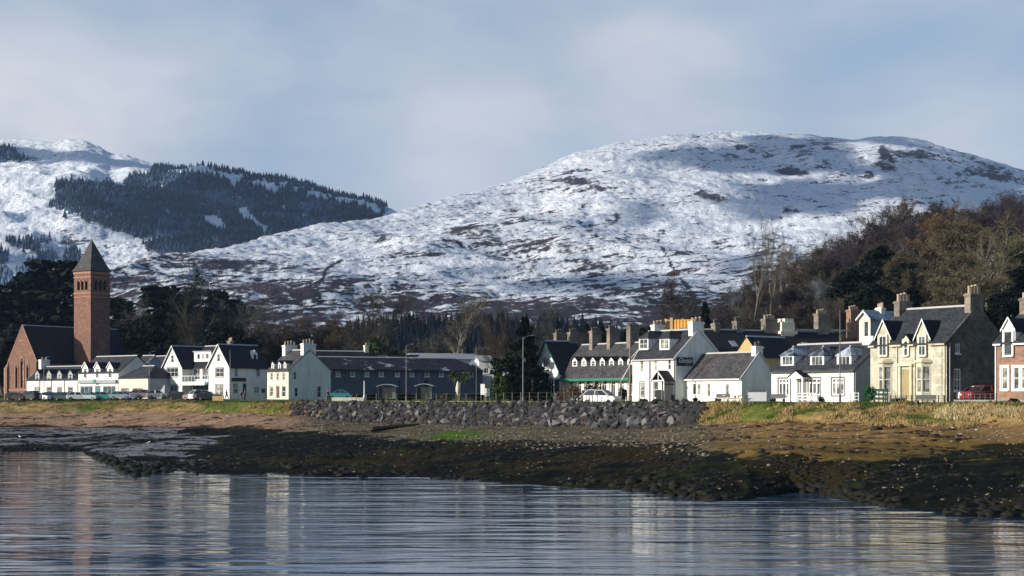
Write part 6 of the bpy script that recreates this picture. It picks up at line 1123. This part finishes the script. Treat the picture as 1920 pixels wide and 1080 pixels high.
# ------------------------------------------------------------------ road and pavement in front of the houses (seen almost edge-on)
M['asphalt'] = mat('asphalt', (.05, .05, .052), .9, .2, 2.0); M['kerb'] = mat('kerb_stone', (.26, .25, .23), .85, .2, 1.0); M['drystone'] = mat('rubble_wall_top', (.27, .26, .22), .9, .4, 2.0, .04, 4.0)
k_ = np.linspace(-300, 2300, 140); d4 = np.interp(k_, ST, D4)
def strip(name, label, a, b, lift, m, kind='structure'):
    A = np.stack([(k_ - 960) / F * (d4 + a), d4 + a], 1); B = np.stack([(k_ - 960) / F * (d4 + b), d4 + b], 1); n = len(k_); nz_ = 5; V = []
    for j in range(nz_): Q = A + (B - A) * j / (nz_ - 1); V.append(np.column_stack([Q, gz(Q[:, 0], Q[:, 1], False) + lift]))
    V = np.concatenate(V); idx = np.arange(nz_ * n).reshape(nz_, n); return tag(link_mesh(name, np_mesh(name, V, np.stack([idx[:-1, :-1], idx[:-1, 1:], idx[1:, 1:], idx[1:, :-1]], -1).reshape(-1, 4), True), m), label, None, None, kind)
strip('road', 'narrow shore road between the grass bank and the houses', 4.2, 8.2, .02, M['asphalt'])
# ------------------------------------------------------------------ lamp posts, poles
def pole(px, ytop, ybase, D, label, name='street_lamp', cat='street lamp', arm=0.0, r=.07, m='metal', armz=.15, lean=0.0, group=None):
    p = PX(px, ybase, D); z = min(p.z, gz1(p.x, D)) - .1; h = CZ - (ytop - HZ) * D / F - z; e = empty(name, (p.x, D, z), 0, label, cat, group)
    a = MB(); a.lathe([(r * 1.8, 0), (r * 1.8, .9), (r, 1.0), (r * .6, h)], n=8); a.build('post', M[m], e)
    if arm:
        a = MB(); s = 1 if arm > 0 else -1; a.path([(0, 0, h - .1), (arm * .4, 0, h + armz), (arm * .75, 0, h + armz * 1.5)], .035, 6); a.build('arm', M[m], e)
        a = MB(); a.hexa([(arm * .7, -.12, h + armz * 1.5 - .09), (arm, -.1, h + armz * 1.5 - .02), (arm, .1, h + armz * 1.5 - .02), (arm * .7, .12, h + armz * 1.5 - .09), (arm * .7, -.1, h + armz * 1.5 + .07), (arm, -.07, h + armz * 1.5 + .06), (arm, .07, h + armz * 1.5 + .06), (arm * .7, .1, h + armz * 1.5 + .07)]); a.build('lamp_head', M['metal'], e)
    return e
pole(82.5, 671, 745, 293, 'street lamp in front of the dormered terrace', arm=.9); pole(280, 661, 746, 288, 'street lamp beside the cream shop corner', arm=1.0); pole(431.5, 657, 747, 270, 'street lamp before the shaded side of the inn', arm=.0)
pole(761.7, 648, 750, 221, 'thin street lamp in front of the long grey building with its arm to the right', arm=1.0); pole(893, 648, 742, 240, 'bare pole at the right end of the grey building', 'pole', 'pole', 0, .05); pole(980.7, 632, 757, 196, 'tall street lamp standing in front of the dark yew', arm=1.45, r=.09)
pole(1575, 581, 757, 146, 'tall street lamp before the dormer cottage', arm=-.0, r=.06); pole(1181.5, 612, 755, 183, 'weathered wooden pole at the left corner of the hotel', 'telegraph_pole', 'pole', 0, .12, 'wood'); pole(9.5, 690, 745, 290, 'street lamp at the far left edge with a bent arm', arm=.7)
e = pole(1165, 711, 756, 182, 'white leaning flag staff on a short post by the hotel corner', 'flag_pole', 'flag pole', 0, .06, 'metal'); h = CZ - (711 - HZ) * 182 / F - e.location.z; a = MB(); a.tube((0, 0, h - .15), (2.1, 0, h + 3.6), .055, .035, 7); a.build('gaff', M['paint'], e)
for px_, yt, yb, D_, lab in ((1092, 735, 757, 185, 'dark wooden post in the fence behind the rock armour, left of the white car'),): pole(px_, yt, yb, D_, lab, 'post', 'post', 0, .06, 'wood')
pole(612, 726, 745, 240, 'pale signpost with a round top left of the turquoise car', 'sign_post', 'sign', 0, .05); pole(683, 714, 745, 232, 'white tide gauge post in front of the grey building', 'post', 'post', 0, .09, 'paint')
# wire fences along the top of the rock armour
def fence(pA, pB, off, n, h, label, rails=2, m='wood', rw=.014, px_step=None):
    pxs_ = np.linspace(pA, pB, n); P = []
    for q in pxs_: D = float(np.interp(q, ST, D4)) + off; X = (q - 960) / F * D; P.append(Vector((X, D, gz1(X, D))))
    e = empty('fence', P[0], 0, label, 'fence')
    for q in P: a = MB(); v = q - P[0]; a.box(v.x - .04, v.x + .04, v.y - .04, v.y + .04, v.z - .2, v.z + h); a.build('post', M[m], e)
    for k in range(rails):
        a = MB(); zz = h * (.96 - .42 * k)
        for p, q in zip(P, P[1:]): u_ = p - P[0] + Vector((0, -.05, zz)); w_ = q - P[0] + Vector((0, -.05, zz)); a.hexa([(u_.x, u_.y, u_.z), (w_.x, w_.y, w_.z), (w_.x, w_.y + .02, w_.z), (u_.x, u_.y + .02, u_.z), (u_.x, u_.y, u_.z + rw), (w_.x, w_.y, w_.z + rw), (w_.x, w_.y + .02, w_.z + rw), (u_.x, u_.y + .02, u_.z + rw)])
        a.build('rail', M['dkmetal'], e)
fence(944, 1090, 1.2, 10, 1.25, 'post and wire fence along the road edge left of the white car'); fence(668, 930, 2.0, 15, 1.15, 'post and wire fence in front of the shelters and the palm'); fence(1100, 1180, 1.2, 5, 1.2, 'short post and wire fence behind the white car')
def garden_fence(p0, p1, D0, D1_, h, n, label, m, rails=3, bw=.09):
    A = PX(p0, 750, D0); B = PX(p1, 750, D1_); A.z = gz1(A.x, A.y); B.z = gz1(B.x, B.y); d = B - A; L = d.xy.length; e = empty('fence', A, math.atan2(d.y, d.x), label, 'fence'); zz = lambda t: d.z * t
    for i in range(n): a = MB(); t = i / (n - 1); a.box(L * t - .04, L * t + .04, -.04, .04, zz(t) - .2, zz(t) + h); a.build('post', M[m], e)
    for k in range(rails): z = h * (.92 - k * .3); a = MB(); a.hexa([(0, -.07, z - bw / 2), (L, -.07, zz(1) + z - bw / 2), (L, -.042, zz(1) + z - bw / 2), (0, -.042, z - bw / 2), (0, -.07, z + bw / 2), (L, -.07, zz(1) + z + bw / 2), (L, -.042, zz(1) + z + bw / 2), (0, -.042, z + bw / 2)]); a.build('rail', M[m], e)
garden_fence(1640, 1664, 146, 143, 1.3, 4, 'dark green board fence beside the bright green bush', 'dkgreen', 4, .2); garden_fence(1498, 1532, 156, 152, 1.0, 5, 'white picket rails beside the dormer cottage porch', 'paint', 3, .07); garden_fence(1586, 1610, 150, 148, 1.0, 4, 'thin white railings at the right end of the dormer cottage', 'paint', 3, .04); garden_fence(1808, 1868, 134.5, 131.5, .9, 7, 'low thin rail in front of the red car', 'dkmetal', 2, .03); garden_fence(1660, 1770, 140.5, 135.5, .75, 12, 'low thin railing along the villa garden', 'dkmetal', 2, .04)
def gate(px, D, w, h, label):
    A = PX(px, 750, D); z = gz1(A.x, D); e = empty('garden_gate', (A.x, D, z), R(-40), label, 'gate'); a = MB(); a.box(0, w, -.03, .03, .1, h * .9); a.build('panel', M['lead'], e); a = MB(); a.box(-.06, .04, -.05, .05, -.1, h * 1.15); a.box(w - .04, w + .06, -.05, .05, -.1, h * 1.1); a.path([(0, 0, h * .9), (w / 2, 0, h * 1.15), (w, 0, h * .9)], .04, 6); a.build('gate_frame', M['dkmetal'], e)
gate(1402, 166, 2.3, 1.15, 'grey garden gate against the shaded gable of the low cottage')
# low wall ends and concrete
def wall_strip(pA, pB, off, h, w, label, m, n=30):
    pxs_ = np.linspace(pA, pB, n); a = MB(); prev = None
    for q in pxs_:
        D = float(np.interp(q, ST, D4)) + off; X = (q - 960) / F * D; z = gz1(X, D); r = [(X, D, z - .4), (X, D, z + h), (X, D + w, z + h), (X, D + w, z - .4)]
        if prev: a.add(prev + r, [(0, 4, 5, 1), (1, 5, 6, 2), (2, 6, 7, 3)] + ([(0, 1, 2, 3)] if q == pxs_[1] else []) + ([(7, 6, 5, 4)] if q == pxs_[-1] else []))
        prev = r
    tag(a.build('low_wall', m), label, 'wall')
wall_strip(622, 682, 3.0, .62, .5, 'short pale stone wall below the turquoise car', M['drystone']); wall_strip(700, 1085, .35, .16, .35, 'pale kerb-like wall along the top of the rock armour', M['drystone'], 50); wall_strip(1790, 1960, 3.4, .35, .35, 'low garden wall before the red stone house', M['kerb'])
# ------------------------------------------------------------------ cars
def paintmat(n, c): m = mat(n, c, .3, .03, 1.0); return m
M['tyre'] = mat('tyre', (.015, .015, .015), .9, .1); M['lampglass'] = mat('headlight', (.55, .55, .55), .2, .1); M['redlamp'] = mat('tail_light', (.35, .02, .02), .3, .1)
CARS = {'hatch': (4.0, 1.75, [(0, .35), (.02, .75), (.12, .95), (.98, 1.0), (1.35, 1.0), (2.9, 1.02), (3.95, .95), (4.0, .5), (3.9, .28), (.15, .25)], [(1.0, .98), (1.65, 1.46), (3.2, 1.5), (3.85, 1.02)]),
        'saloon': (4.5, 1.78, [(0, .35), (.02, .72), (.15, .9), (1.2, .98), (1.5, .98), (3.5, 1.0), (4.4, .95), (4.5, .5), (4.4, .28), (.15, .25)], [(1.25, .96), (2.0, 1.40), (3.2, 1.42), (3.9, 1.0)]),
        'mpv': (4.5, 1.85, [(0, .4), (.03, .82), (.2, 1.0), (.95, 1.1), (1.2, 1.12), (4.1, 1.15), (4.46, 1.05), (4.5, .5), (4.4, .28), (.15, .25)], [(.85, 1.06), (1.75, 1.68), (3.7, 1.74), (4.35, 1.15)]),
        'round': (4.05, 1.72, [(0, .4), (.05, .7), (.3, .95), (1.1, 1.02), (1.4, 1.02), (3.0, 1.02), (3.7, .9), (4.05, .55), (3.95, .3), (.15, .26)], [(1.05, 1.0), (1.55, 1.4), (2.1, 1.52), (2.7, 1.46), (3.5, .98)])}
def car(px, ybase, D, kind, colour, rz, label, flip=False, group=None, z=None):
    L, Wd, body, cab = CARS[kind]; p = PX(px, ybase, D); e = empty('parked_car', (p.x, D, gz1(p.x, D) + .03 if z is None else z), rz, label, 'car', group); hx = L / 2; hw = Wd / 2; pm = M[colour]
    mb = MB(); n = len(body); rings = []
    for y, ins, dz in ((-hw, .10, -.04), (-hw * .93, 0, 0), (hw * .93, 0, 0), (hw, .10, -.04)): rings.append([(hx - x * 1.0 + (-ins if x < L / 2 else ins) * -1 * (1 if x < L / 2 else 1) * 0 + (-ins if x < L / 2 else ins), y, zz + (dz if zz > .6 else -dz)) for x, zz in body])
    vs = sum(rings, []); fs = [tuple(range(n)), tuple(range(3 * n, 4 * n))[::-1]]
    for r in range(3): fs += [(r * n + i, r * n + (i + 1) % n, (r + 1) * n + (i + 1) % n, (r + 1) * n + i) for i in range(n)]
    mb.add(vs, fs); b = mb.build('body', pm, e)
    cabf = lambda s, f: [(hx - x, s * (hw * (.90 - .20 * (zz - cab[0][1]) / .6)) , zz) for x, zz in cab]
    A, B = cabf(-1, 0), cabf(1, 0); m_ = len(cab); mb = MB(); mb.add(A + B, [tuple(range(m_)), tuple(range(m_, 2 * m_))[::-1]] + [(i, m_ + i, m_ + i + 1, i + 1) for i in range(m_ - 1)]); mb.build('windows', M['glass'], e)
    mb = MB(); i0, i1 = 1, m_ - 2
    tp = [(A[i], B[i]) for i in range(1, m_ - 1)]; f = lambda q, dz, k: (q[0], q[1] * k, q[2] + dz)
    for (a0, b0), (a1, b1) in zip(tp, tp[1:]): mb.hexa([f(a0, .0, 1.02), f(a1, .0, 1.02), f(b1, .0, 1.02), f(b0, .0, 1.02), f(a0, .05, .97), f(a1, .05, .97), f(b1, .05, .97), f(b0, .05, .97)])
    mb.build('roof', pm, e)
    for s in (-1, 1):                              # pillars
        mb = MB(); Q = A if s < 0 else B
        for (qa, qb) in ((Q[0], Q[1]), (Q[-1], Q[-2])): mb.tube((qa[0], qa[1] + s * .01, qa[2]), (qb[0], qb[1] + s * .01, qb[2]), .045, .045, 5)
        xm = (Q[1][0] + Q[-2][0]) / 2; yb_ = Q[0][1]; yt_ = Q[1][1]; mb.tube((xm, yb_ + s * .012, cab[0][1]), (xm, yt_ + s * .012, cab[1][1]), .05, .05, 5); mb.build('pillars', pm, e)
    for x in (hx - .82, -hx + .8):
        for s in (-1, 1): 
            mb = MB(); mb.tube((x, s * (hw - .2), .31), (x, s * (hw + .015), .31), .32, .32, 14); w = mb.build('wheel', M['tyre'], e); mb = MB(); mb.tube((x, s * (hw + .0), .31), (x, s * (hw + .03), .31), .2, .18, 10); mb.build('rim', M['metal'], w)
    for s in (-1, 1):
        mb = MB(); mb.box(hx - .12, hx - .015 + .03, s * hw * .72 - .18, s * hw * .72 + .18, .62, .76); mb.build('headlight', M['lampglass'], e); mb = MB(); mb.box(-hx - .025, -hx + .1, s * hw * .75 - .14, s * hw * .75 + .14, .68, .85); mb.build('tail_light', M['redlamp'], e)
    return e
for n_, c_ in (('c_white', (.75, .75, .74)), ('c_silver', (.35, .37, .38)), ('c_black', (.012, .012, .014)), ('c_blue', (.03, .05, .12)), ('c_teal', (.05, .24, .27)), ('c_grey', (.10, .11, .12)), ('c_red', (.22, .02, .02)), ('c_pale', (.20, .28, .30)), ('c_mauve', (.22, .16, .18)), ('c_dkgreen', (.02, .06, .06))): M[n_] = paintmat(n_[2:] + '_car_paint', c_)
car(1128, 757, 185.5, 'mpv', 'c_white', R(-33), 'white people carrier at the road edge above the boulders', z=5.1); car(636, 746, 246, 'round', 'c_teal', R(186), 'rounded turquoise car beside the cream-fronted house')
car(1843, 749, 145, 'hatch', 'c_red', R(203), 'red car parked between the villa and the red stone house'); car(1831, 748, 151, 'hatch', 'c_white', R(200), 'white car behind the red car, its white tail showing')
for i, (px_, k, c_, rz, lab) in enumerate(((30, 'hatch', 'c_black', 10, 'black car at the far left edge below the church gable'), (56, 'mpv', 'c_black', 172, 'big black car in the shade of the church, left of the white saloon'), (81, 'saloon', 'c_white', -14, 'white saloon car in front of the low terrace'), (99, 'hatch', 'c_blue', 20, 'dark blue car half behind the white saloon'), (122, 'hatch', 'c_dkgreen', 12, 'dark green car before the terrace doorway'), (146, 'hatch', 'c_white', 35, 'white hatchback at the left end of the gabled shop'),
    (170, 'saloon', 'c_pale', -10, 'long pale blue-grey saloon before the gabled shop'), (195, 'hatch', 'c_teal', 24, 'small teal car right of the pale saloon'), (228, 'hatch', 'c_pale', 15, 'pale hatchback at the left corner of the cream shop'), (247, 'saloon', 'c_blue', -16, 'dark blue saloon before the cream shop window'), (268, 'mpv', 'c_mauve', 20, 'mauve-grey car at the right end of the cream shop'), (295, 'hatch', 'c_silver', 38, 'silver car by the stairs of the inn'), (336, 'hatch', 'c_black', 16, 'black car before the left gable of the inn'), (366, 'saloon', 'c_mauve', -12, 'mauve saloon below the inn balcony'), (391, 'hatch', 'c_black', 20, 'black hatchback before the right gable of the inn'), (379, 'mpv', 'c_white', 60, 'white van-like car seen end-on below the balcony'))):
    car(px_, 746, 291 - i * .4 if px_ < 300 else 282 - (px_ - 300) * .12, k, c_, R(rz - 22 if abs(rz) < 90 else rz - 25), lab)
# ------------------------------------------------------------------ shelters, boards, parasol, benches
def shelter(px, D, w, h, label, rz, curved=True):
    p = PX(px, 750, D); z = gz1(p.x, D); e = empty('bus_shelter', (p.x, D, z), rz, label, 'bus shelter')
    for x in (-w / 2, 0, w / 2): a = MB(); a.box(x - .05, x + .05, .55, .65, -.1, h); a.build('post', M['metal'], e)
    a = MB(); a.box(-w / 2, w / 2, .58, .61, .35, h - .1); a.build('back_pane', M['shelterglass'], e)
    for x in (-w / 2, w / 2): a = MB(); a.box(x - .015, x + .015, -.55, .55, .35, h - .1); a.build('side_pane', M['shelterglass'], e)
    a = MB(); n = 8; pr = [(-w / 2 - .25 + (w + .5) * i / n, h + .32 * math.sin(math.pi * i / n)) for i in range(n + 1)]; a.prism(pr + [(x, q + .06) for x, q in pr[::-1]], lambda t_, x, q: (x, t_, q), -.85, .8); a.build('roof', M['lead'], e)
    a = MB(); a.box(-w / 2 + .2, w / 2 - .2, .25, .5, .42, .47); a.build('bench', M['wood'], e)
M['shelterglass'] = mat('shelter_glass', (.10, .13, .14), .12, .15, 1.0)
shelter(797, 216, 2.1, 2.1, 'pale glass bus shelter left of the palm', R(-12)); shelter(727, 226, 2.5, 2.1, 'curved-roofed shelter with dark open front, right of the tide post', R(-10))
def board(px, yt, D, wpx, label, m='paint'):
    p = PX(px, 748, D); z = gz1(p.x, D); h = CZ - (yt - HZ) * D / F - z; w = wpx * D / F; e = empty('notice_board', (p.x, D, z), R(-10), label, 'sign'); a = MB(); a.box(-w / 2, w / 2, -.04, .04, h * .38, h); a.build('panel', M[m], e)
    for s in (-1, 1): a = MB(); a.box(s * w * .42 - .04, s * w * .42 + .04, .042, .11, -.1, h * .95); a.build('leg', M['wood'], e)
board(905, 720, 214, 8, 'tall white notice board left of the round green bush'); board(914, 728, 214.5, 9, 'lower white notice board next to the tall one'); board(291, 733, 286, 6, 'small white sign in front of the silver car'); board(300, 737, 286, 6, 'white plastic sign at the foot of the inn stairs')
p = PX(858.5, 748, 216); e = empty('parasol', (p.x, 216, gz1(p.x, 216)), 0, 'closed cream parasol standing under the palm', 'parasol'); a = MB(); a.lathe([(.03, .75), (.30, 1.35), (.33, 1.7), (.16, 2.5), (.03, 2.75)], n=9); a.build('canopy', M['palewood'], e); a = MB(); a.lathe([(.28, 0), (.28, .08), (.035, .1), (.035, .8)], n=8); a.build('stand', M['wood'], e)
def picnic(px, D, label, m='palewood', rz=0.3):
    p = PX(px, 755, D); e = empty('picnic_table', (p.x, D, gz1(p.x, D)), rz, label, 'picnic table'); a = MB(); a.box(-.9, .9, -.38, .38, .70, .75); a.build('table_top', M[m], e)
    for s in (-1, 1): a = MB(); a.box(-.9, .9, s * .72 - .13, s * .72 + .13, .42, .46); a.build('seat', M[m], e)
    for x in (-.6, .6):
        a = MB()
        for s in (-1, 1): a.hexa([(x - .04, s * .75 - .05, -.05), (x + .04, s * .75 - .05, -.05), (x + .04, s * .75 + .05, -.05), (x - .04, s * .75 + .05, -.05), (x - .04, s * .25 - .05, .7), (x + .04, s * .25 - .05, .7), (x + .04, s * .25 + .05, .7), (x - .04, s * .25 + .05, .7)])
        a.box(x - .035, x + .035, -.85, .85, .36, .42); a.build('trestle', M[m], e)
picnic(1372, 166, 'pale picnic table on the grass before the low cottage'); picnic(1389, 163, 'second pale picnic table, nearer the grey gable', rz=.7); picnic(1509, 149, 'white picnic table on the grass before the dormer cottage', 'paint', -.2)
def bench(px, D, label): p = PX(px, 754, D); e = empty('bench', (p.x, D, gz1(p.x, D)), R(-35), label, 'bench'); a = MB(); a.box(-.8, .8, -.25, .2, .42, .47); a.build('seat', M['blackpaint'], e); a = MB(); a.box(-.8, .8, .2, .25, .5, .9); a.build('backrest', M['blackpaint'], e); [(lambda a_: a_.build('leg', M['blackpaint'], e))(MB().box(x - .04, x + .04, -.22, .22, -.05, .42)) for x in (-.7, .7)]
bench(1354, 168, 'black bench beside the picnic tables'); bench(1736, 134, 'black bench on the grass before the villa'); bench(1457, 154, 'black bench by the dark bush near the grey gate')
def planter(px, D, label): p = PX(px, 748, D); e = empty('planter', (p.x, D, gz1(p.x, D)), 0, label, 'planter'); a = MB(); a.box(-.9, .9, -.3, .3, 0, .9); a.build('box', M['larch'], e); ch_ = [leafcloud(np.random.default_rng(int(px)), (0, 0, 1.0), (.8, .25, .2), 120, .08)]; link_mesh('plants', leafmesh('plants', ch_), M['ivy'], e)
planter(409, 266, 'wooden planter screen below the right gable of the inn')
a = MB(); p = PX(301, 745, 287); a.add([], []); e = empty('outside_stair', (p.x, 290, gz1(p.x, 290)), R(-40), 'grey outside stair rising to the left end of the inn', 'stair')
for i in range(8): a = MB(); a.box(-1.6 + i * .3, -1.3 + i * .3, -.5, .5, 0, .35 + i * .3); a.build('step', M['lead'], e)
a = MB(); a.path([(-1.6, -.5, 1.2), (.8, -.5, 3.5)], .04, 6); a.build('handrail', M['dkmetal'], e)
# ------------------------------------------------------------------ people (small, far off)
M['skin'] = mat('skin', (.45, .28, .2), .6, .1); M['hair'] = mat('dark_hair', (.03, .02, .015), .7, .2)
def person(px, D, rz, label, coat, legs, walk=.25, arm=.25, h=1.72, sit=False):
    p = PX(px, 748, D); e = empty('person', (p.x, D, gz1(p.x, D) + .03), rz, label, 'person'); s = h / 1.72; o_ = .42 if sit else 0
    V = {'pel': (0, 0, .92 - o_), 'wst': (0, 0, 1.08 - o_), 'chs': (0, .02, 1.30 - o_), 'nck': (0, .02, 1.46 - o_), 'hd1': (0, 0, 1.56 - o_), 'hd2': (0, -.01, 1.68 - o_)}
    for sd, sg in (('l', -1), ('r', 1)):
        w = walk * sg
        V.update({'sh' + sd: (sg * .17, .02, 1.40 - o_), 'el' + sd: (sg * .24, .05 + w * .5, 1.13 - o_), 'wr' + sd: (sg * .25, -.10 + w * .9, .92 - o_), 'hn' + sd: (sg * .25, -.14 + w, .84 - o_)})
        V.update({'hp' + sd: (sg * .09, 0, .88 - o_), 'kn' + sd: (sg * .10, -.42, .48) if sit else (sg * .1, -w * .8 - .04, .48), 'an' + sd: (sg * .10, -.42, .08) if sit else (sg * .1, -w * 1.2 + .05, .08), 'to' + sd: (sg * .11, -.58, .04) if sit else (sg * .11, -w * 1.2 - .12, .04)})
    names = list(V); E = [('pel', 'wst'), ('wst', 'chs'), ('chs', 'nck'), ('nck', 'hd1'), ('hd1', 'hd2')]
    for sd in 'lr': E += [('chs', 'sh' + sd), ('sh' + sd, 'el' + sd), ('el' + sd, 'wr' + sd), ('wr' + sd, 'hn' + sd), ('pel', 'hp' + sd), ('hp' + sd, 'kn' + sd), ('kn' + sd, 'an' + sd), ('an' + sd, 'to' + sd)]
    rad = {'pel': (.15, .11), 'wst': (.14, .10), 'chs': (.17, .12), 'nck': (.055, .055), 'hd1': (.085, .095), 'hd2': (.075, .09), 'sh': (.075, .075), 'el': (.05, .05), 'wr': (.035, .035), 'hn': (.04, .025), 'hp': (.09, .09), 'kn': (.065, .065), 'an': (.045, .045), 'to': (.04, .03)}
    def grow(nm, keep, m, extra=1.0, par=e):
        ks = [k for k in names if k[:2] in keep or k in keep]; me = bpy.data.meshes.new(nm); me.from_pydata([tuple(c * s for c in V[k]) for k in ks], [(ks.index(a), ks.index(b)) for a, b in E if a in ks and b in ks], []); o = link_mesh(nm, me, m, par); o.modifiers.new('skin', 'SKIN'); sb = o.modifiers.new('sub', 'SUBSURF'); sb.levels = sb.render_levels = 1
        for i, k in enumerate(ks): rr_ = rad[k if k in rad else k[:2]]; me.skin_vertices[0].data[i].radius = (rr_[0] * extra * s, rr_[1] * extra * s)
        for i, k in enumerate(ks): me.skin_vertices[0].data[i].use_root = (i == 0)
        return o
    b = grow('body', ['pel', 'wst', 'chs', 'nck', 'hd1', 'hd2', 'sh', 'el', 'wr', 'hn', 'hp', 'kn', 'an', 'to'], M['skin'])
    grow('jacket', ['pel', 'wst', 'chs', 'sh', 'el', 'wr'], M[coat], 1.22); grow('trousers', ['pel', 'hp', 'kn', 'an'], M[legs], 1.17); 
    for sd in 'lr': grow('shoe', ['an' + sd, 'to' + sd], M['blackpaint'], 1.25)
    g = np.random.default_rng(int(px)); hb_ = MB(); hb_.lathe([(.02, (1.80 - o_) * s), (.08 * s, (1.775 - o_) * s), (.10 * s, (1.71 - o_) * s), (.095 * s, (1.64 - o_) * s), (.07 * s, (1.60 - o_) * s)], (0, .025), 10); hb_.build('hair', M['hair'], e)
    f = MB()
    for sx in (-.035, .035): f.box(sx * s - .012, sx * s + .012, -.105 * s, -.09 * s, (1.645 - o_) * s, (1.657 - o_) * s)
    f.box(-.028 * s, .028 * s, -.107 * s, -.09 * s, (1.575 - o_) * s, (1.583 - o_) * s); f.build('eyes_and_mouth', M['hair'], e); f = MB(); f.hexa([(-.012, -.10, 1.60 - o_), (.012, -.10, 1.60 - o_), (.012, -.08, 1.60 - o_), (-.012, -.08, 1.60 - o_), (-.006, -.125, 1.605 - o_), (.006, -.125, 1.605 - o_), (.006, -.09, 1.65 - o_), (-.006, -.09, 1.65 - o_)]); f.build('nose', M['skin'], e)
person(425, 268, R(70), 'person in dark clothes walking past the lit corner of the inn', 'c_black', 'c_blue', .28); person(452.5, 262, R(40), 'person in a dark jacket standing left of the pair by the inn wall', 'c_black', 'c_grey', .1, h=1.65); person(459, 262.5, R(-60), 'person in dark blue standing right of the pair by the inn wall', 'c_blue', 'c_black', .12, h=1.75); person(615.5, 239, R(60), 'person in black standing beside the turquoise car', 'c_black', 'c_black', .1, h=1.78)
person(318, 284, R(100), 'person in black by the inn left gable door', 'c_black', 'c_black', .22); person(357, 279, R(-70), 'person in a dark coat under the inn balcony', 'c_black', 'c_grey', .2)

# wood smoke over two chimneys of the back terrace
sm = bpy.data.materials.new('smoke'); sm.use_nodes = True; t = sm.node_tree; t.nodes.clear(); so = N(t, 'ShaderNodeOutputMaterial'); tcn = N(t, 'ShaderNodeTexCoord'); nz = N(t, 'ShaderNodeTexNoise', inp={'Scale': .9, 'Detail': 3.0}); LK(t, tcn.outputs['Object'], nz.inputs[0])
pv = N(t, 'ShaderNodeVolumePrincipled', inp={'Color': (.62, .74, .86, 1), 'Density': .1}); LK(t, mth(t, 'MULTIPLY', ramp(t, nz.outputs[0], [(.4, 0), (.62, 1)]), .10), pv.inputs['Density']); LK(t, pv.outputs[0], so.inputs['Volume'])
for px_, py_ in ((1384, 600), (1543, 586)):
    D_ = float(BT._hit(px_, BT.O + BT.w * (BT.d / 2), BT.u)[1]); p = PX(px_, py_, D_); bm = bmesh.new(); bmesh.ops.create_icosphere(bm, subdivisions=3, radius=1)
    for v in bm.verts: k = (v.co.z + 1) / 2; w = .25 + 1.5 * k; v.co = Vector((v.co.x * w - k * .9, v.co.y * w, k * 4.2))
    me = bpy.data.meshes.new('smoke'); bm.to_mesh(me); bm.free(); o = link_mesh('smoke', me, sm, None, True); o.location = p + Vector((0, 0, .3)); tag(o, 'thin blue chimney smoke drifting before the wood', None, None, 'stuff')
HAZE = 0.55e-4
# ------------------------------------------------------------------ the winter air between here and the hills
hm = bpy.data.materials.new('haze'); hm.use_nodes = True; t = hm.node_tree; t.nodes.clear()
pv = N(t, 'ShaderNodeVolumePrincipled', inp={'Color': (0.42, 0.62, 1.0, 1), 'Density': HAZE, 'Anisotropy': 0.0}); ho = N(t, 'ShaderNodeOutputMaterial'); LK(t, pv.outputs[0], ho.inputs['Volume'])
hb = MB(); hb.box(-2600, 3000, -120, 4300, -12, 640); tag(hb.build('haze', hm), None, None, None, 'stuff')
